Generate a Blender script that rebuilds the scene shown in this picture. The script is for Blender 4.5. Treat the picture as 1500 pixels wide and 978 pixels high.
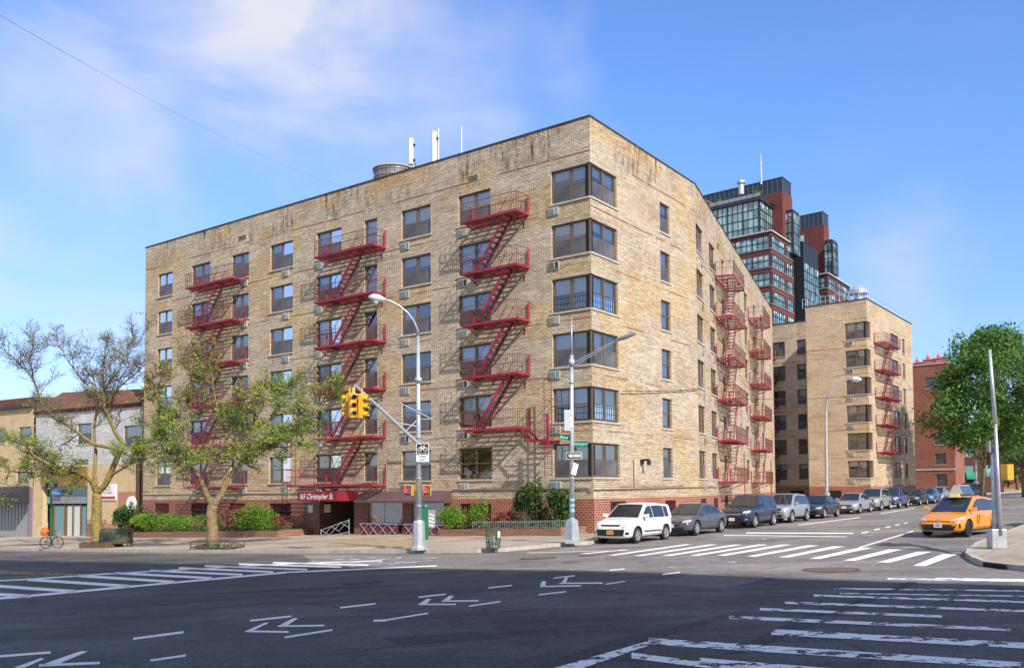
import bpy, bmesh, math, random
from math import sin, cos, pi, radians, sqrt, atan2
from mathutils import Vector, Matrix
from mathutils.bvhtree import BVHTree
for o in list(bpy.data.objects): bpy.data.objects.remove(o)
SC = bpy.context.scene
COL = SC.collection
RND = random.Random(7)

# ------------------------------------------------------------------ camera
CZ = 2.27
FPX, PX, PY, PITCH, ROLL = 1344.81, 844.56, 654.05, .04613, -.00965
cd = bpy.data.cameras.new('camera'); cam = bpy.data.objects.new('camera', cd); COL.objects.link(cam)
cd.sensor_fit = 'HORIZONTAL'; cd.sensor_width = 36; cd.lens = FPX/1500*36
cd.shift_x = (750-PX)/1500; cd.shift_y = (PY-489)/1500
cd.clip_start = .1; cd.clip_end = 3000
cam.matrix_world = Matrix.Translation((0, 0, CZ)) @ Matrix.Rotation(pi/2+PITCH, 4, 'X') @ Matrix.Rotation(ROLL, 4, 'Z')
SC.camera = cam

# ------------------------------------------------------------------ sun, sky, exposure
SUN_AZ, SUN_EL = radians(303), radians(38)          # angle of the direction towards the sun, from +X
sund = Vector((cos(SUN_AZ)*cos(SUN_EL), sin(SUN_AZ)*cos(SUN_EL), sin(SUN_EL)))
sl = bpy.data.lights.new('sun', 'SUN'); sl.energy = 3.2; sl.angle = radians(.6); sl.color = (1, .945, .86)
so = bpy.data.objects.new('sun', sl); COL.objects.link(so); so.rotation_euler = sund.to_track_quat('Z', 'Y').to_euler()
SC.view_settings.view_transform = 'Standard'; SC.view_settings.look = 'None'
SC.view_settings.gamma = 1; SC.view_settings.use_curve_mapping = False
SC.view_settings.exposure = .86
SC.render.engine = 'CYCLES'
SC.cycles.max_bounces = 6; SC.cycles.transparent_max_bounces = 8
W = bpy.data.worlds.new('World'); SC.world = W; W.use_nodes = True
nt = W.node_tree; nt.nodes.clear()
def N(t, **k):
    n = nt.nodes.new(t)
    for a, b in k.items(): setattr(n, a, b)
    return n
sky = N('ShaderNodeTexSky', sky_type='NISHITA', sun_disc=False, sun_elevation=SUN_EL, sun_rotation=pi/2-SUN_AZ, altitude=50, air_density=1.1, dust_density=.35, ozone_density=3.0)
bg = N('ShaderNodeBackground'); bg.inputs[1].default_value = .15
out = N('ShaderNodeOutputWorld')
tc = N('ShaderNodeTexCoord')
mp = N('ShaderNodeMapping'); mp.inputs['Scale'].default_value = (1.6, 1.6, 3.2); mp.inputs['Rotation'].default_value = (.5, .35, .2)
nz = N('ShaderNodeTexNoise'); nz.inputs['Scale'].default_value = 2.3; nz.inputs['Detail'].default_value = 8; nz.inputs['Roughness'].default_value = .55; nz.inputs['Distortion'].default_value = .5
nt.links.new(tc.outputs['Generated'], mp.inputs[0]); nt.links.new(mp.outputs[0], nz.inputs[0])
def direction(x, y):
    a, b = x-PX, y-PY; cr, sr = cos(ROLL), sin(ROLL)
    u, v = a*cr+b*sr, -a*sr+b*cr
    return Vector((u, FPX*cos(PITCH)+v*sin(PITCH), FPX*sin(PITCH)-v*cos(PITCH)))
wn = N('ShaderNodeTexNoise'); wn.inputs['Scale'].default_value = 3.2; wn.inputs['Detail'].default_value = 6; wn.inputs['Roughness'].default_value = .5; nt.links.new(tc.outputs['Generated'], wn.inputs[0])
w1 = N('ShaderNodeVectorMath', operation='SUBTRACT'); w1.inputs[1].default_value = (.5, .5, .5); nt.links.new(wn.outputs[1], w1.inputs[0])
w2 = N('ShaderNodeVectorMath', operation='SCALE'); w2.inputs['Scale'].default_value = .5; nt.links.new(w1.outputs[0], w2.inputs[0])
w3 = N('ShaderNodeVectorMath', operation='ADD'); nt.links.new(tc.outputs['Generated'], w3.inputs[0]); nt.links.new(w2.outputs[0], w3.inputs[1]); warped = w3.outputs[0]
acc = None
for (x, y, r, amp) in ((330, 50, .13, .24), (500, 90, .13, .24), (640, 170, .10, .20), (730, 230, .06, .12), (130, 400, .10, .26), (40, 480, .15, .32), (0, 300, .07, .2), (180, 215, .05, .15), (930, 150, .045, .16), (860, 110, .04, .12), (1320, 470, .10, .2), (1430, 400, .08, .18), (1250, 90, .08, .08), (300, -80, .15, .25)):
    d = direction(x, y).normalized()
    dp = N('ShaderNodeVectorMath', operation='DISTANCE'); dp.inputs[1].default_value = d
    nt.links.new(warped, dp.inputs[0])
    mr = N('ShaderNodeMapRange', interpolation_type='SMOOTHSTEP'); mr.inputs[1].default_value = 0; mr.inputs[2].default_value = r*1.7; mr.inputs[3].default_value = amp; mr.inputs[4].default_value = 0
    nt.links.new(dp.outputs['Value'], mr.inputs[0])
    if acc is None: acc = mr.outputs[0]
    else:
        ad = N('ShaderNodeMath', operation='ADD'); nt.links.new(acc, ad.inputs[0]); nt.links.new(mr.outputs[0], ad.inputs[1]); acc = ad.outputs[0]
for (v, r, amp) in (((0, -1, .55), 1.05, 1.3), ((-.9, -.35, .6), .6, 1.0), ((1, -.4, .55), .6, 1.0), ((.1, -.25, 1), .6, 1.0)):  # unseen clouds behind the camera, added to whiten the ambient light
    dp = N('ShaderNodeVectorMath', operation='DISTANCE'); dp.inputs[1].default_value = Vector(v).normalized()
    nt.links.new(warped, dp.inputs[0])
    mr = N('ShaderNodeMapRange', interpolation_type='SMOOTHSTEP'); mr.inputs[1].default_value = r*.3; mr.inputs[2].default_value = r*1.15; mr.inputs[3].default_value = amp; mr.inputs[4].default_value = 0
    nt.links.new(dp.outputs['Value'], mr.inputs[0]); ad = N('ShaderNodeMath', operation='ADD'); nt.links.new(acc, ad.inputs[0]); nt.links.new(mr.outputs[0], ad.inputs[1]); acc = ad.outputs[0]
nr = N('ShaderNodeMapRange'); nr.inputs[1].default_value = .36; nr.inputs[2].default_value = .62; nr.inputs[3].default_value = .1; nr.inputs[4].default_value = 1.75
nt.links.new(nz.outputs[0], nr.inputs[0])
ml = N('ShaderNodeMath', operation='MULTIPLY', use_clamp=True); nt.links.new(acc, ml.inputs[0]); nt.links.new(nr.outputs[0], ml.inputs[1])
base = N('ShaderNodeMath', operation='ADD', use_clamp=True); base.inputs[1].default_value = .0
nt.links.new(ml.outputs[0], base.inputs[0])
tint = N('ShaderNodeMix', data_type='RGBA', blend_type='MULTIPLY'); tint.inputs[0].default_value = 1; tint.inputs[7].default_value = (.74, .88, 1.12, 1)
sxz = N('ShaderNodeSeparateXYZ'); nt.links.new(tc.outputs['Generated'], sxz.inputs[0])
hz_ = N('ShaderNodeMapRange', interpolation_type='SMOOTHSTEP'); hz_.inputs[1].default_value = 0; hz_.inputs[2].default_value = .42; nt.links.new(sxz.outputs[2], hz_.inputs[0])
tm_ = N('ShaderNodeMix', data_type='RGBA'); tm_.inputs[6].default_value = (.48, .53, .75, 1); tm_.inputs[7].default_value = (.53, .67, .93, 1); nt.links.new(hz_.outputs[0], tm_.inputs[0]); nt.links.new(tm_.outputs[2], tint.inputs[7])
nt.links.new(sky.outputs[0], tint.inputs[6])
mx = N('ShaderNodeMix', data_type='RGBA'); mx.inputs[7].default_value = (2.9, 3.0, 3.4, 1)
nt.links.new(base.outputs[0], mx.inputs[0]); nt.links.new(tint.outputs[2], mx.inputs[6])
nt.links.new(mx.outputs[2], bg.inputs[0]); nt.links.new(bg.outputs[0], out.inputs[0])

# ------------------------------------------------------------------ materials
MATS = {}
def mat(name, col, rough=.7, metal=0., spec=.5, emit=None, var=0., vscale=3., bump=0., coat=0.):
    if name in MATS: return MATS[name]
    m = bpy.data.materials.new(name); m.use_nodes = True; t = m.node_tree; b = t.nodes['Principled BSDF']
    b.inputs['Base Color'].default_value = (*col, 1); b.inputs['Roughness'].default_value = rough; b.inputs['Metallic'].default_value = metal
    b.inputs['Specular IOR Level'].default_value = spec
    if coat: b.inputs['Coat Weight'].default_value = coat; b.inputs['Coat Roughness'].default_value = .04
    if emit: b.inputs['Emission Color'].default_value = (*emit, 1); b.inputs['Emission Strength'].default_value = 1
    if var or bump:
        tcn = t.nodes.new('ShaderNodeTexCoord'); n = t.nodes.new('ShaderNodeTexNoise'); n.inputs['Scale'].default_value = vscale; n.inputs['Detail'].default_value = 6
        t.links.new(tcn.outputs['Object'], n.inputs[0])
        r = t.nodes.new('ShaderNodeMapRange'); r.inputs[1].default_value = .3; r.inputs[2].default_value = .7; r.inputs[3].default_value = 1-var; r.inputs[4].default_value = 1+var
        t.links.new(n.outputs[0], r.inputs[0])
        v = t.nodes.new('ShaderNodeVectorMath'); v.operation = 'SCALE'; v.inputs[0].default_value = col; t.links.new(r.outputs[0], v.inputs['Scale'])
        t.links.new(v.outputs[0], b.inputs['Base Color'])
        if bump:
            bp = t.nodes.new('ShaderNodeBump'); bp.inputs['Strength'].default_value = bump; bp.inputs['Distance'].default_value = .02
            t.links.new(n.outputs[0], bp.inputs['Height']); t.links.new(bp.outputs[0], b.inputs['Normal'])
    MATS[name] = m; return m

ZT6 = 4.52; FLH = 2.75; WH = 1.677
def zt(k): return ZT6+(6-k)*FLH
def zb(k): return zt(k)-WH
def brick_mat(name, c1, c2, mort, bw=.30, bh=.098, mo=.0125, patch=None, amount=.5, streak=0., ztop=20.2, bias=0., bmp=.6, course=.2):
    if name in MATS: return MATS[name]
    m = bpy.data.materials.new(name); m.use_nodes = True; t = m.node_tree; b = t.nodes['Principled BSDF']; L = t.links.new
    def n(tt, **k):
        x = t.nodes.new(tt)
        for a, c in k.items(): setattr(x, a, c)
        return x
    uv = n('ShaderNodeUVMap')
    # slight wobble so courses are not laser straight
    br = n('ShaderNodeTexBrick'); br.offset = .5
    L(uv.outputs[0], br.inputs['Vector'])
    br.inputs['Color1'].default_value = (*c1, 1); br.inputs['Color2'].default_value = (*c2, 1); br.inputs['Mortar'].default_value = (*mort, 1)
    br.inputs['Scale'].default_value = 1; br.inputs['Mortar Size'].default_value = mo; br.inputs['Mortar Smooth'].default_value = .2
    br.inputs['Bias'].default_value = bias; br.inputs['Brick Width'].default_value = bw; br.inputs['Row Height'].default_value = bh
    def noise(sc, loc, detail=5, rough=.6):
        mpp = n('ShaderNodeMapping'); mpp.inputs['Scale'].default_value = (*sc, 1); mpp.inputs['Location'].default_value = (*loc, 0)
        L(uv.outputs[0], mpp.inputs[0]); q = n('ShaderNodeTexNoise'); q.inputs['Scale'].default_value = 1; q.inputs['Detail'].default_value = detail; q.inputs['Roughness'].default_value = rough
        L(mpp.outputs[0], q.inputs[0]); return q.outputs[0]
    def rng(s, a, bb, c, d):
        q = n('ShaderNodeMapRange'); q.inputs[1].default_value = a; q.inputs[2].default_value = bb; q.inputs[3].default_value = c; q.inputs[4].default_value = d
        L(s, q.inputs[0]); return q.outputs[0]
    def mul(cs, fs):
        q = n('ShaderNodeVectorMath', operation='SCALE'); L(cs, q.inputs[0]); L(fs, q.inputs['Scale']); return q.outputs[0]
    c = br.outputs[0]
    c = mul(c, rng(noise((.35, .5), (3, 7)), .3, .7, .86, 1.12))          # broad tone
    c = mul(c, rng(noise((.6, 10.2), (1, 2), 2), .3, .7, 1-course, 1+course))   # course to course
    c = mul(c, rng(noise((9, 16), (5, 2), 3), .3, .7, .84, 1.14))         # brick to brick
    if streak > .5:
        b2_ = n('ShaderNodeTexBrick'); b2_.offset = .37; b2_.offset_frequency = 2; L(uv.outputs[0], b2_.inputs['Vector']); b2_.inputs['Scale'].default_value = 1; b2_.inputs['Brick Width'].default_value = 4.3; b2_.inputs['Row Height'].default_value = 1.96; b2_.inputs['Mortar Size'].default_value = 0
        b2_.inputs['Color1'].default_value = (1, 1, 1, 1); b2_.inputs['Color2'].default_value = (0, 0, 0, 1)
        pm = rng(b2_.outputs[0], .62, .70, 0, .85)
        q = n('ShaderNodeMix', data_type='RGBA', blend_type='MULTIPLY'); L(pm, q.inputs[0]); L(c, q.inputs[6]); q.inputs[7].default_value = (1.02, .93, .74, 1); c = q.outputs[2]
        sp = rng(noise((3.6, 10.4), (17, 5), 1, .5), .66, .70, 0, .7)      # odd dark headers
        q = n('ShaderNodeMix', data_type='RGBA', blend_type='MULTIPLY'); L(sp, q.inputs[0]); L(c, q.inputs[6]); q.inputs[7].default_value = (.42, .30, .22, 1); c = q.outputs[2]
    if patch:
        pm = rng(noise((.22, .55), (11, 3), 6, .65), .50, .66, 0, amount)
        q = n('ShaderNodeMix', data_type='RGBA', blend_type='MULTIPLY'); L(pm, q.inputs[0]); L(c, q.inputs[6]); q.inputs[7].default_value = (*patch, 1); c = q.outputs[2]
        pm = rng(noise((.3, 1.1), (31, 13), 7, .7), .60, .74, 0, .55)
        q = n('ShaderNodeMix', data_type='RGBA'); L(pm, q.inputs[0]); L(c, q.inputs[6]); q.inputs[7].default_value = (.72, .60, .48, 1); c = q.outputs[2]
    if streak:
        sx = n('ShaderNodeSeparateXYZ'); L(uv.outputs[0], sx.inputs[0])
        g = rng(sx.outputs[1], ztop-1.7, ztop-1.0, 0, 1)
        s = rng(noise((3.6, .5), (2, 9), 5, .8), .48, .62, 0, 1)
        s2 = rng(noise((.22, .1), (4, 4), 2), .46, .56, 0, 1)
        q1 = n('ShaderNodeMath', operation='MULTIPLY'); L(g, q1.inputs[0]); L(s, q1.inputs[1])
        q3 = n('ShaderNodeMath', operation='MULTIPLY'); L(q1.outputs[0], q3.inputs[0]); L(s2, q3.inputs[1])
        q2 = n('ShaderNodeMath', operation='MULTIPLY'); L(q3.outputs[0], q2.inputs[0]); q2.inputs[1].default_value = streak
        q = n('ShaderNodeMix', data_type='RGBA'); L(q2.outputs[0], q.inputs[0]); L(c, q.inputs[6]); q.inputs[7].default_value = (.09, .05, .03, 1); c = q.outputs[2]
        fz_ = n('ShaderNodeMath', operation='FRACT'); az_ = n('ShaderNodeMath', operation='SUBTRACT'); az_.inputs[1].default_value = zb(6)-.09-2.75*.999; L(sx.outputs[1], az_.inputs[0]); dz_ = n('ShaderNodeMath', operation='DIVIDE'); dz_.inputs[1].default_value = 2.75; L(az_.outputs[0], dz_.inputs[0]); L(dz_.outputs[0], fz_.inputs[0])
        g5 = rng(fz_.outputs[0], .62, 1.0, 0, 1); s5 = rng(noise((2.6, .22), (6, 19), 5, .75), .54, .68, 0, .42)
        q5 = n('ShaderNodeMath', operation='MULTIPLY'); L(g5, q5.inputs[0]); L(s5, q5.inputs[1])
        q = n('ShaderNodeMix', data_type='RGBA', blend_type='MULTIPLY'); L(q5.outputs[0], q.inputs[0]); L(c, q.inputs[6]); q.inputs[7].default_value = (.42, .33, .26, 1); c = q.outputs[2]
        # rusty bands at the floor lines
        fr = n('ShaderNodeMath', operation='FRACT'); dv = n('ShaderNodeMath', operation='DIVIDE'); L(sx.outputs[1], dv.inputs[0]); dv.inputs[1].default_value = 2.75; L(dv.outputs[0], fr.inputs[0])
        bnd = n('ShaderNodeMath', operation='COMPARE'); L(fr.outputs[0], bnd.inputs[0]); bnd.inputs[1].default_value = .86; bnd.inputs[2].default_value = .016
        s4 = rng(noise((.35, .3), (8, 1), 3), .45, .55, 0, .75)
        q4 = n('ShaderNodeMath', operation='MULTIPLY'); L(bnd.outputs[0], q4.inputs[0]); L(s4, q4.inputs[1])
        q = n('ShaderNodeMix', data_type='RGBA'); L(q4.outputs[0], q.inputs[0]); L(c, q.inputs[6]); q.inputs[7].default_value = (.25, .09, .05, 1); c = q.outputs[2]
    L(c, b.inputs['Base Color']); b.inputs['Roughness'].default_value = .85; b.inputs['Specular IOR Level'].default_value = .25
    bp = n('ShaderNodeBump'); bp.inputs['Strength'].default_value = bmp; bp.inputs['Distance'].default_value = .012; bp.invert = True
    L(br.outputs['Fac'], bp.inputs['Height']); L(bp.outputs[0], b.inputs['Normal'])
    MATS[name] = m; return m

TAN = brick_mat('tan_brick', (.72, .61, .46), (.52, .42, .305), (.18, .14, .105), patch=(.84, .66, .54), amount=.55, streak=.95)  # dark mortar colour carries the shadow lines of the joints
TAN2 = brick_mat('tan_brick_far', (.72, .585, .42), (.58, .455, .32), (.26, .18, .12), patch=(.8, .62, .48), amount=.5, streak=.3)
RED = brick_mat('red_base_brick', (.36, .095, .055), (.26, .065, .04), (.48, .36, .28), bw=.26, bh=.12, mo=.014, course=.1)
BROWNB = brick_mat('brown_entrance_brick', (.20, .09, .06), (.12, .055, .04), (.33, .22, .17), bw=.26, bh=.10, mo=.013)
REDB = brick_mat('red_far_brick', (.34, .12, .07), (.28, .09, .055), (.30, .2, .16), bw=.4, bh=.14, mo=.014)
TOWR = brick_mat('tower_brick', (.17, .05, .045), (.14, .042, .038), (.2, .08, .07), bw=.5, bh=.16, mo=.012)
GREYB = brick_mat('pale_behind_brick', (.80, .76, .70), (.76, .72, .66), (.7, .68, .62))  # made pale so the unseen block bounces light into the shaded junction
FRAME = mat('bronze_frame', (.15, .10, .065), .5)
SILL = mat('limestone_sill', (.52, .45, .36), .8, var=.15, vscale=5)
COPE = mat('dark_coping', (.05, .04, .04), .6)
FE = mat('red_fire_escape_paint', (.30, .024, .04), .65, var=.4, vscale=1.3)
FED = mat('dark_red_fire_escape_paint', (.13, .02, .025), .6, var=.2, vscale=2)
ROOFM = mat('roof_tar', (.1, .1, .1), .9)
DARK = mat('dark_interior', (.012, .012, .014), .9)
SCREEN = mat('insect_screen', (.10, .095, .10), .35, var=.5, vscale=.8)
BLIND = mat('white_blind', (.85, .85, .82), .8)
CURT = mat('beige_curtain', (.38, .3, .22), .9)
WOODB = mat('wooden_shutter', (.22, .09, .04), .7)
METAL = mat('galvanised_steel', (.50, .53, .56), .45, .55, var=.15, vscale=4)
GREYM = mat('grey_paint', (.30, .33, .35), .5, .2)
WHITEP = mat('white_paint', (.8, .8, .78), .5)
BLACK = mat('black_paint', (.02, .02, .022), .5)
YEL = mat('signal_yellow', (.75, .40, .02), .45)
STONE = mat('granite_kerb', (.42, .38, .33), .85, var=.2, vscale=3)
RUBBER = mat('tyre_rubber', (.02, .02, .02), .8)
def glass_mat(name, refl=.32, tint=(.85, .9, .95)):
    m = bpy.data.materials.new(name); m.use_nodes = True; t = m.node_tree; t.nodes.clear()
    o = t.nodes.new('ShaderNodeOutputMaterial'); mix = t.nodes.new('ShaderNodeMixShader'); g = t.nodes.new('ShaderNodeBsdfGlossy'); tr = t.nodes.new('ShaderNodeBsdfTransparent')
    g.inputs['Roughness'].default_value = .03; g.inputs['Color'].default_value = (.88, .89, .88, 1); tr.inputs['Color'].default_value = (*tint, 1)
    lw = t.nodes.new('ShaderNodeLayerWeight'); lw.inputs[0].default_value = .35
    r = t.nodes.new('ShaderNodeMapRange'); r.inputs[3].default_value = refl; r.inputs[4].default_value = 1; t.links.new(lw.outputs['Fresnel'], r.inputs[0])
    # a faint ripple, as in old sash glass
    tcn = t.nodes.new('ShaderNodeTexCoord'); nn = t.nodes.new('ShaderNodeTexNoise'); nn.inputs['Scale'].default_value = 1.3; bp = t.nodes.new('ShaderNodeBump'); bp.inputs['Strength'].default_value = .12; bp.inputs['Distance'].default_value = .05
    t.links.new(tcn.outputs['Object'], nn.inputs[0]); t.links.new(nn.outputs[0], bp.inputs['Height']); t.links.new(bp.outputs[0], g.inputs['Normal'])
    t.links.new(r.outputs[0], mix.inputs[0]); t.links.new(tr.outputs[0], mix.inputs[1]); t.links.new(g.outputs[0], mix.inputs[2]); t.links.new(mix.outputs[0], o.inputs[0])
    MATS[name] = m; return m
GLASS = glass_mat('window_glass', .20)
CARGLASS = mat('car_glass', (.03, .038, .045), .03, .25, 1.)
def leaf_mat(name, c, c2):
    m = bpy.data.materials.new(name); m.use_nodes = True; t = m.node_tree; b = t.nodes['Principled BSDF']
    tcn = t.nodes.new('ShaderNodeTexCoord'); n = t.nodes.new('ShaderNodeTexNoise'); n.inputs['Scale'].default_value = 1.1; n.inputs['Detail'].default_value = 5
    t.links.new(tcn.outputs['Object'], n.inputs[0])
    r = t.nodes.new('ShaderNodeMapRange'); r.inputs[1].default_value = .38; r.inputs[2].default_value = .62; t.links.new(n.outputs[0], r.inputs[0])
    x = t.nodes.new('ShaderNodeMix'); x.data_type = 'RGBA'; x.inputs[6].default_value = (*c, 1); x.inputs[7].default_value = (*c2, 1); t.links.new(r.outputs[0], x.inputs[0])
    t.links.new(x.outputs[2], b.inputs['Base Color']); b.inputs['Roughness'].default_value = .6; b.inputs['Specular IOR Level'].default_value = .3
    tl = t.nodes.new('ShaderNodeBsdfTranslucent'); t.links.new(x.outputs[2], tl.inputs[0]); ms = t.nodes.new('ShaderNodeMixShader'); ms.inputs[0].default_value = .35
    o = t.nodes['Material Output']; t.links.new(b.outputs[0], ms.inputs[1]); t.links.new(tl.outputs[0], ms.inputs[2]); t.links.new(ms.outputs[0], o.inputs[0])
    MATS[name] = m; return m
LEAF_Y = leaf_mat('spring_leaf', (.20, .35, .03), (.38, .47, .06))
LEAF_R = leaf_mat('russet_leaf', (.28, .12, .05), (.36, .25, .07))
LEAF_G = leaf_mat('green_leaf', (.06, .15, .03), (.16, .31, .07))
LEAF_B = leaf_mat('bright_shrub_leaf', (.11, .25, .025), (.24, .42, .05))
LEAF_D = leaf_mat('dark_shrub_leaf', (.03, .08, .02), (.08, .15, .03))
LEAF_M = leaf_mat('maroon_leaf', (.16, .035, .03), (.33, .10, .06))
BARK = mat('mossy_bark', (.23, .18, .055), .9, var=.4, vscale=6, bump=.8)
BARK2 = mat('grey_brown_bark', (.22, .16, .085), .9, var=.4, vscale=6, bump=.8)
TWIG = mat('grey_twig', (.17, .14, .11), .9)

# ------------------------------------------------------------------ geometry helpers
def zg(x): return .03*max(x, -70.) if x < 0 else .017*min(x, 120.)
def G(x, y, dz=0.):
    r = direction(x, y)
    b = .03 if (x < PX) else .017
    t = (-CZ+dz)/(r.z-b*r.x); return Vector((r.x*t, r.y*t, r.z*t+CZ))
def AT(x, y, Y):
    r = direction(x, y); s = Y/r.y; return Vector((r.x*s, Y, r.z*s+CZ))

class Fr:                                    # a facade frame: t along the wall, d outwards, z up
    def __init__(s, o, deg, left):
        a = radians(deg); s.o = Vector((o[0], o[1], 0)); s.D = Vector((cos(a), sin(a), 0)); s.left = left
        s.N = Vector((-sin(a), cos(a), 0)) if left else Vector((sin(a), -cos(a), 0))
        s.X = -s.D if left else s.D; s.ang = atan2(s.X.y, s.X.x)
    def P(s, t, d, z): return s.o+s.D*t+s.N*d+Vector((0, 0, z))
    def shift(s, t, d, deg=None):
        p = s.P(t, d, 0); return Fr((p.x, p.y), math.degrees(atan2(s.D.y, s.D.x)) if deg is None else deg, s.left)
FL = Fr((.79063, 44.31544), 144.4197, True)
FRt = Fr((.79063, 44.31544), 57.6365, False)
k = FRt.P(12.105, 0, 0)
FS = Fr((k.x, k.y), 71.7165, False)
FF = Fr((28.69323, 89.73875), 141.197, True)
FG = Fr((28.69323, 89.73875), 56.224, False)

ORG = {}
class MB:
    def __init__(s): s.v = []; s.f = []; s.m = []
    def face(s, pts, m=0):
        i = len(s.v); s.v += [tuple(p) for p in pts]; s.f.append(tuple(range(i, i+len(pts)))); s.m.append(m); return s
    def hexa(s, c, m=0):                     # 8 corners: bottom ring 0-3, top ring 4-7
        i = len(s.v); s.v += [tuple(p) for p in c]
        for q in ((3, 2, 1, 0), (4, 5, 6, 7), (0, 1, 5, 4), (1, 2, 6, 5), (2, 3, 7, 6), (3, 0, 4, 7)): s.f.append(tuple(i+j for j in q)); s.m.append(m)
        return s
    def box(s, a, b, m=0):
        (x0, y0, z0), (x1, y1, z1) = a, b
        return s.hexa([(x0, y0, z0), (x1, y0, z0), (x1, y1, z0), (x0, y1, z0), (x0, y0, z1), (x1, y0, z1), (x1, y1, z1), (x0, y1, z1)], m)
    def fbox(s, F, t0, t1, d0, d1, z0, z1, m=0):
        P = F.P
        c = [P(t0, d0, z0), P(t1, d0, z0), P(t1, d1, z0), P(t0, d1, z0), P(t0, d0, z1), P(t1, d0, z1), P(t1, d1, z1), P(t0, d1, z1)]
        if not F.left: pass
        return s.hexa(c, m)
    def tube(s, p, q, r0, r1=None, n=8, m=0, cap=True):
        p, q = Vector(p), Vector(q); r1 = r0 if r1 is None else r1
        ax = (q-p)
        if ax.length < 1e-6: return s
        ax.normalize(); u = ax.orthogonal().normalized(); w = ax.cross(u)
        i = len(s.v)
        for c, r in ((p, r0), (q, r1)):
            for j in range(n):
                a = 2*pi*j/n; s.v.append(tuple(c+u*cos(a)*r+w*sin(a)*r))
        for j in range(n): s.f.append((i+j, i+(j+1) % n, i+n+(j+1) % n, i+n+j)); s.m.append(m)
        if cap: s.f.append(tuple(i+j for j in reversed(range(n)))); s.m.append(m); s.f.append(tuple(i+n+j for j in range(n))); s.m.append(m)
        return s
    def path(s, pts, rads, n=6, m=0):        # a bent tapered tube
        pts = [Vector(p) for p in pts]; i0 = len(s.v); u = None
        for j, p in enumerate(pts):
            ax = (pts[min(j+1, len(pts)-1)]-pts[max(j-1, 0)]).normalized()
            if u is None: u = ax.orthogonal().normalized()
            u = (u-ax*u.dot(ax)).normalized(); w = ax.cross(u)
            for q in range(n):
                a = 2*pi*q/n; s.v.append(tuple(p+(u*cos(a)+w*sin(a))*rads[j]))
        for j in range(len(pts)-1):
            for q in range(n):
                a = i0+j*n; s.f.append((a+q, a+(q+1) % n, a+n+(q+1) % n, a+n+q)); s.m.append(m)
        s.f.append(tuple(i0+q for q in reversed(range(n)))); s.m.append(m)
        e = i0+(len(pts)-1)*n; s.f.append(tuple(e+q for q in range(n))); s.m.append(m)
        return s
    def bar(s, p, q, w, h, m=0):             # rectangular bar between points
        p, q = Vector(p), Vector(q); ax = (q-p).normalized(); up = Vector((0, 0, 1))
        if abs(ax.z) > .95: up = Vector((0, 1, 0))
        sd = ax.cross(up).normalized()*w/2; u = sd.cross(ax).normalized()*h/2
        return s.hexa([p-sd-u, p+sd-u, q+sd-u, q-sd-u, p-sd+u, p+sd+u, q+sd+u, q-sd+u], m)
    def prism(s, pts, z0, z1, m=0, mt=None):
        n = len(pts); i = len(s.v)
        s.v += [(p[0], p[1], z0 if not callable(z0) else z0(p[0])) for p in pts]+[(p[0], p[1], z1 if not callable(z1) else z1(p[0])) for p in pts]
        for j in range(n): s.f.append((i+j, i+(j+1) % n, i+n+(j+1) % n, i+n+j)); s.m.append(m)
        s.f.append(tuple(i+n+j for j in range(n))); s.m.append(m if mt is None else mt)
        s.f.append(tuple(i+j for j in reversed(range(n)))); s.m.append(m)
        return s
    def lathe(s, prof, c=(0, 0, 0), n=16, m=0, cap=True):
        i = len(s.v); c = Vector(c)
        for r, z in prof:
            for j in range(n): s.v.append((c.x+r*cos(2*pi*j/n), c.y+r*sin(2*pi*j/n), c.z+z))
        for k_ in range(len(prof)-1):
            for j in range(n): a = i+k_*n; s.f.append((a+j, a+(j+1) % n, a+n+(j+1) % n, a+n+j)); s.m.append(m)
        if not cap: return s
        s.f.append(tuple(i+j for j in reversed(range(n)))); s.m.append(m)
        e = i+(len(prof)-1)*n; s.f.append(tuple(e+j for j in range(n))); s.m.append(m)
        return s
    def build(s, name, mats, parent=None, smooth=False, local=False, bevel=0):
        if not isinstance(mats, (list, tuple)): mats = [mats]
        me = bpy.data.meshes.new(name)
        V = s.v
        if parent is not None and not local:
            inv = WM(parent).inverted(); V = [tuple(inv @ Vector(p)) for p in V]
        me.from_pydata(V, [], s.f); me.polygons.foreach_set('material_index', s.m)
        for m_ in mats: me.materials.append(m_)
        if not smooth or True:
            bm = bmesh.new(); bm.from_mesh(me); bmesh.ops.recalc_face_normals(bm, faces=bm.faces)
            uvl = bm.loops.layers.uv.new('UVMap')
            # UVs in metres: along the wall and up
            wm = (WM(parent) if parent is not None else Matrix.Identity(4)) if not local else Matrix.Identity(4)
            for f in bm.faces:
                nn = (wm.to_3x3() @ f.normal)
                if abs(nn.z) > .72:
                    for l in f.loops: p = wm @ l.vert.co; l[uvl].uv = (p.x, p.y)
                else:
                    tg = Vector((-nn.y, nn.x, 0)).normalized()
                    for l in f.loops: p = wm @ l.vert.co; l[uvl].uv = (p.dot(tg), p.z)
                f.smooth = smooth
            bm.to_mesh(me); bm.free()
        o = bpy.data.objects.new(name, me); COL.objects.link(o)
        if parent is not None: o.parent = parent
        if bevel:
            md = o.modifiers.new('bevel', 'BEVEL'); md.width = bevel; md.segments = 2; md.limit_method = 'ANGLE'
        return o
def WM(o):
    m = o.matrix_basis.copy()
    while o.parent is not None: o = o.parent; m = o.matrix_basis @ m
    return m
def tag(o, label=None, cat=None, group=None, kind=None):
    if label: o['label'] = label
    if cat: o['category'] = cat
    if group: o['group'] = group
    if kind: o['kind'] = kind
    return o
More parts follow.
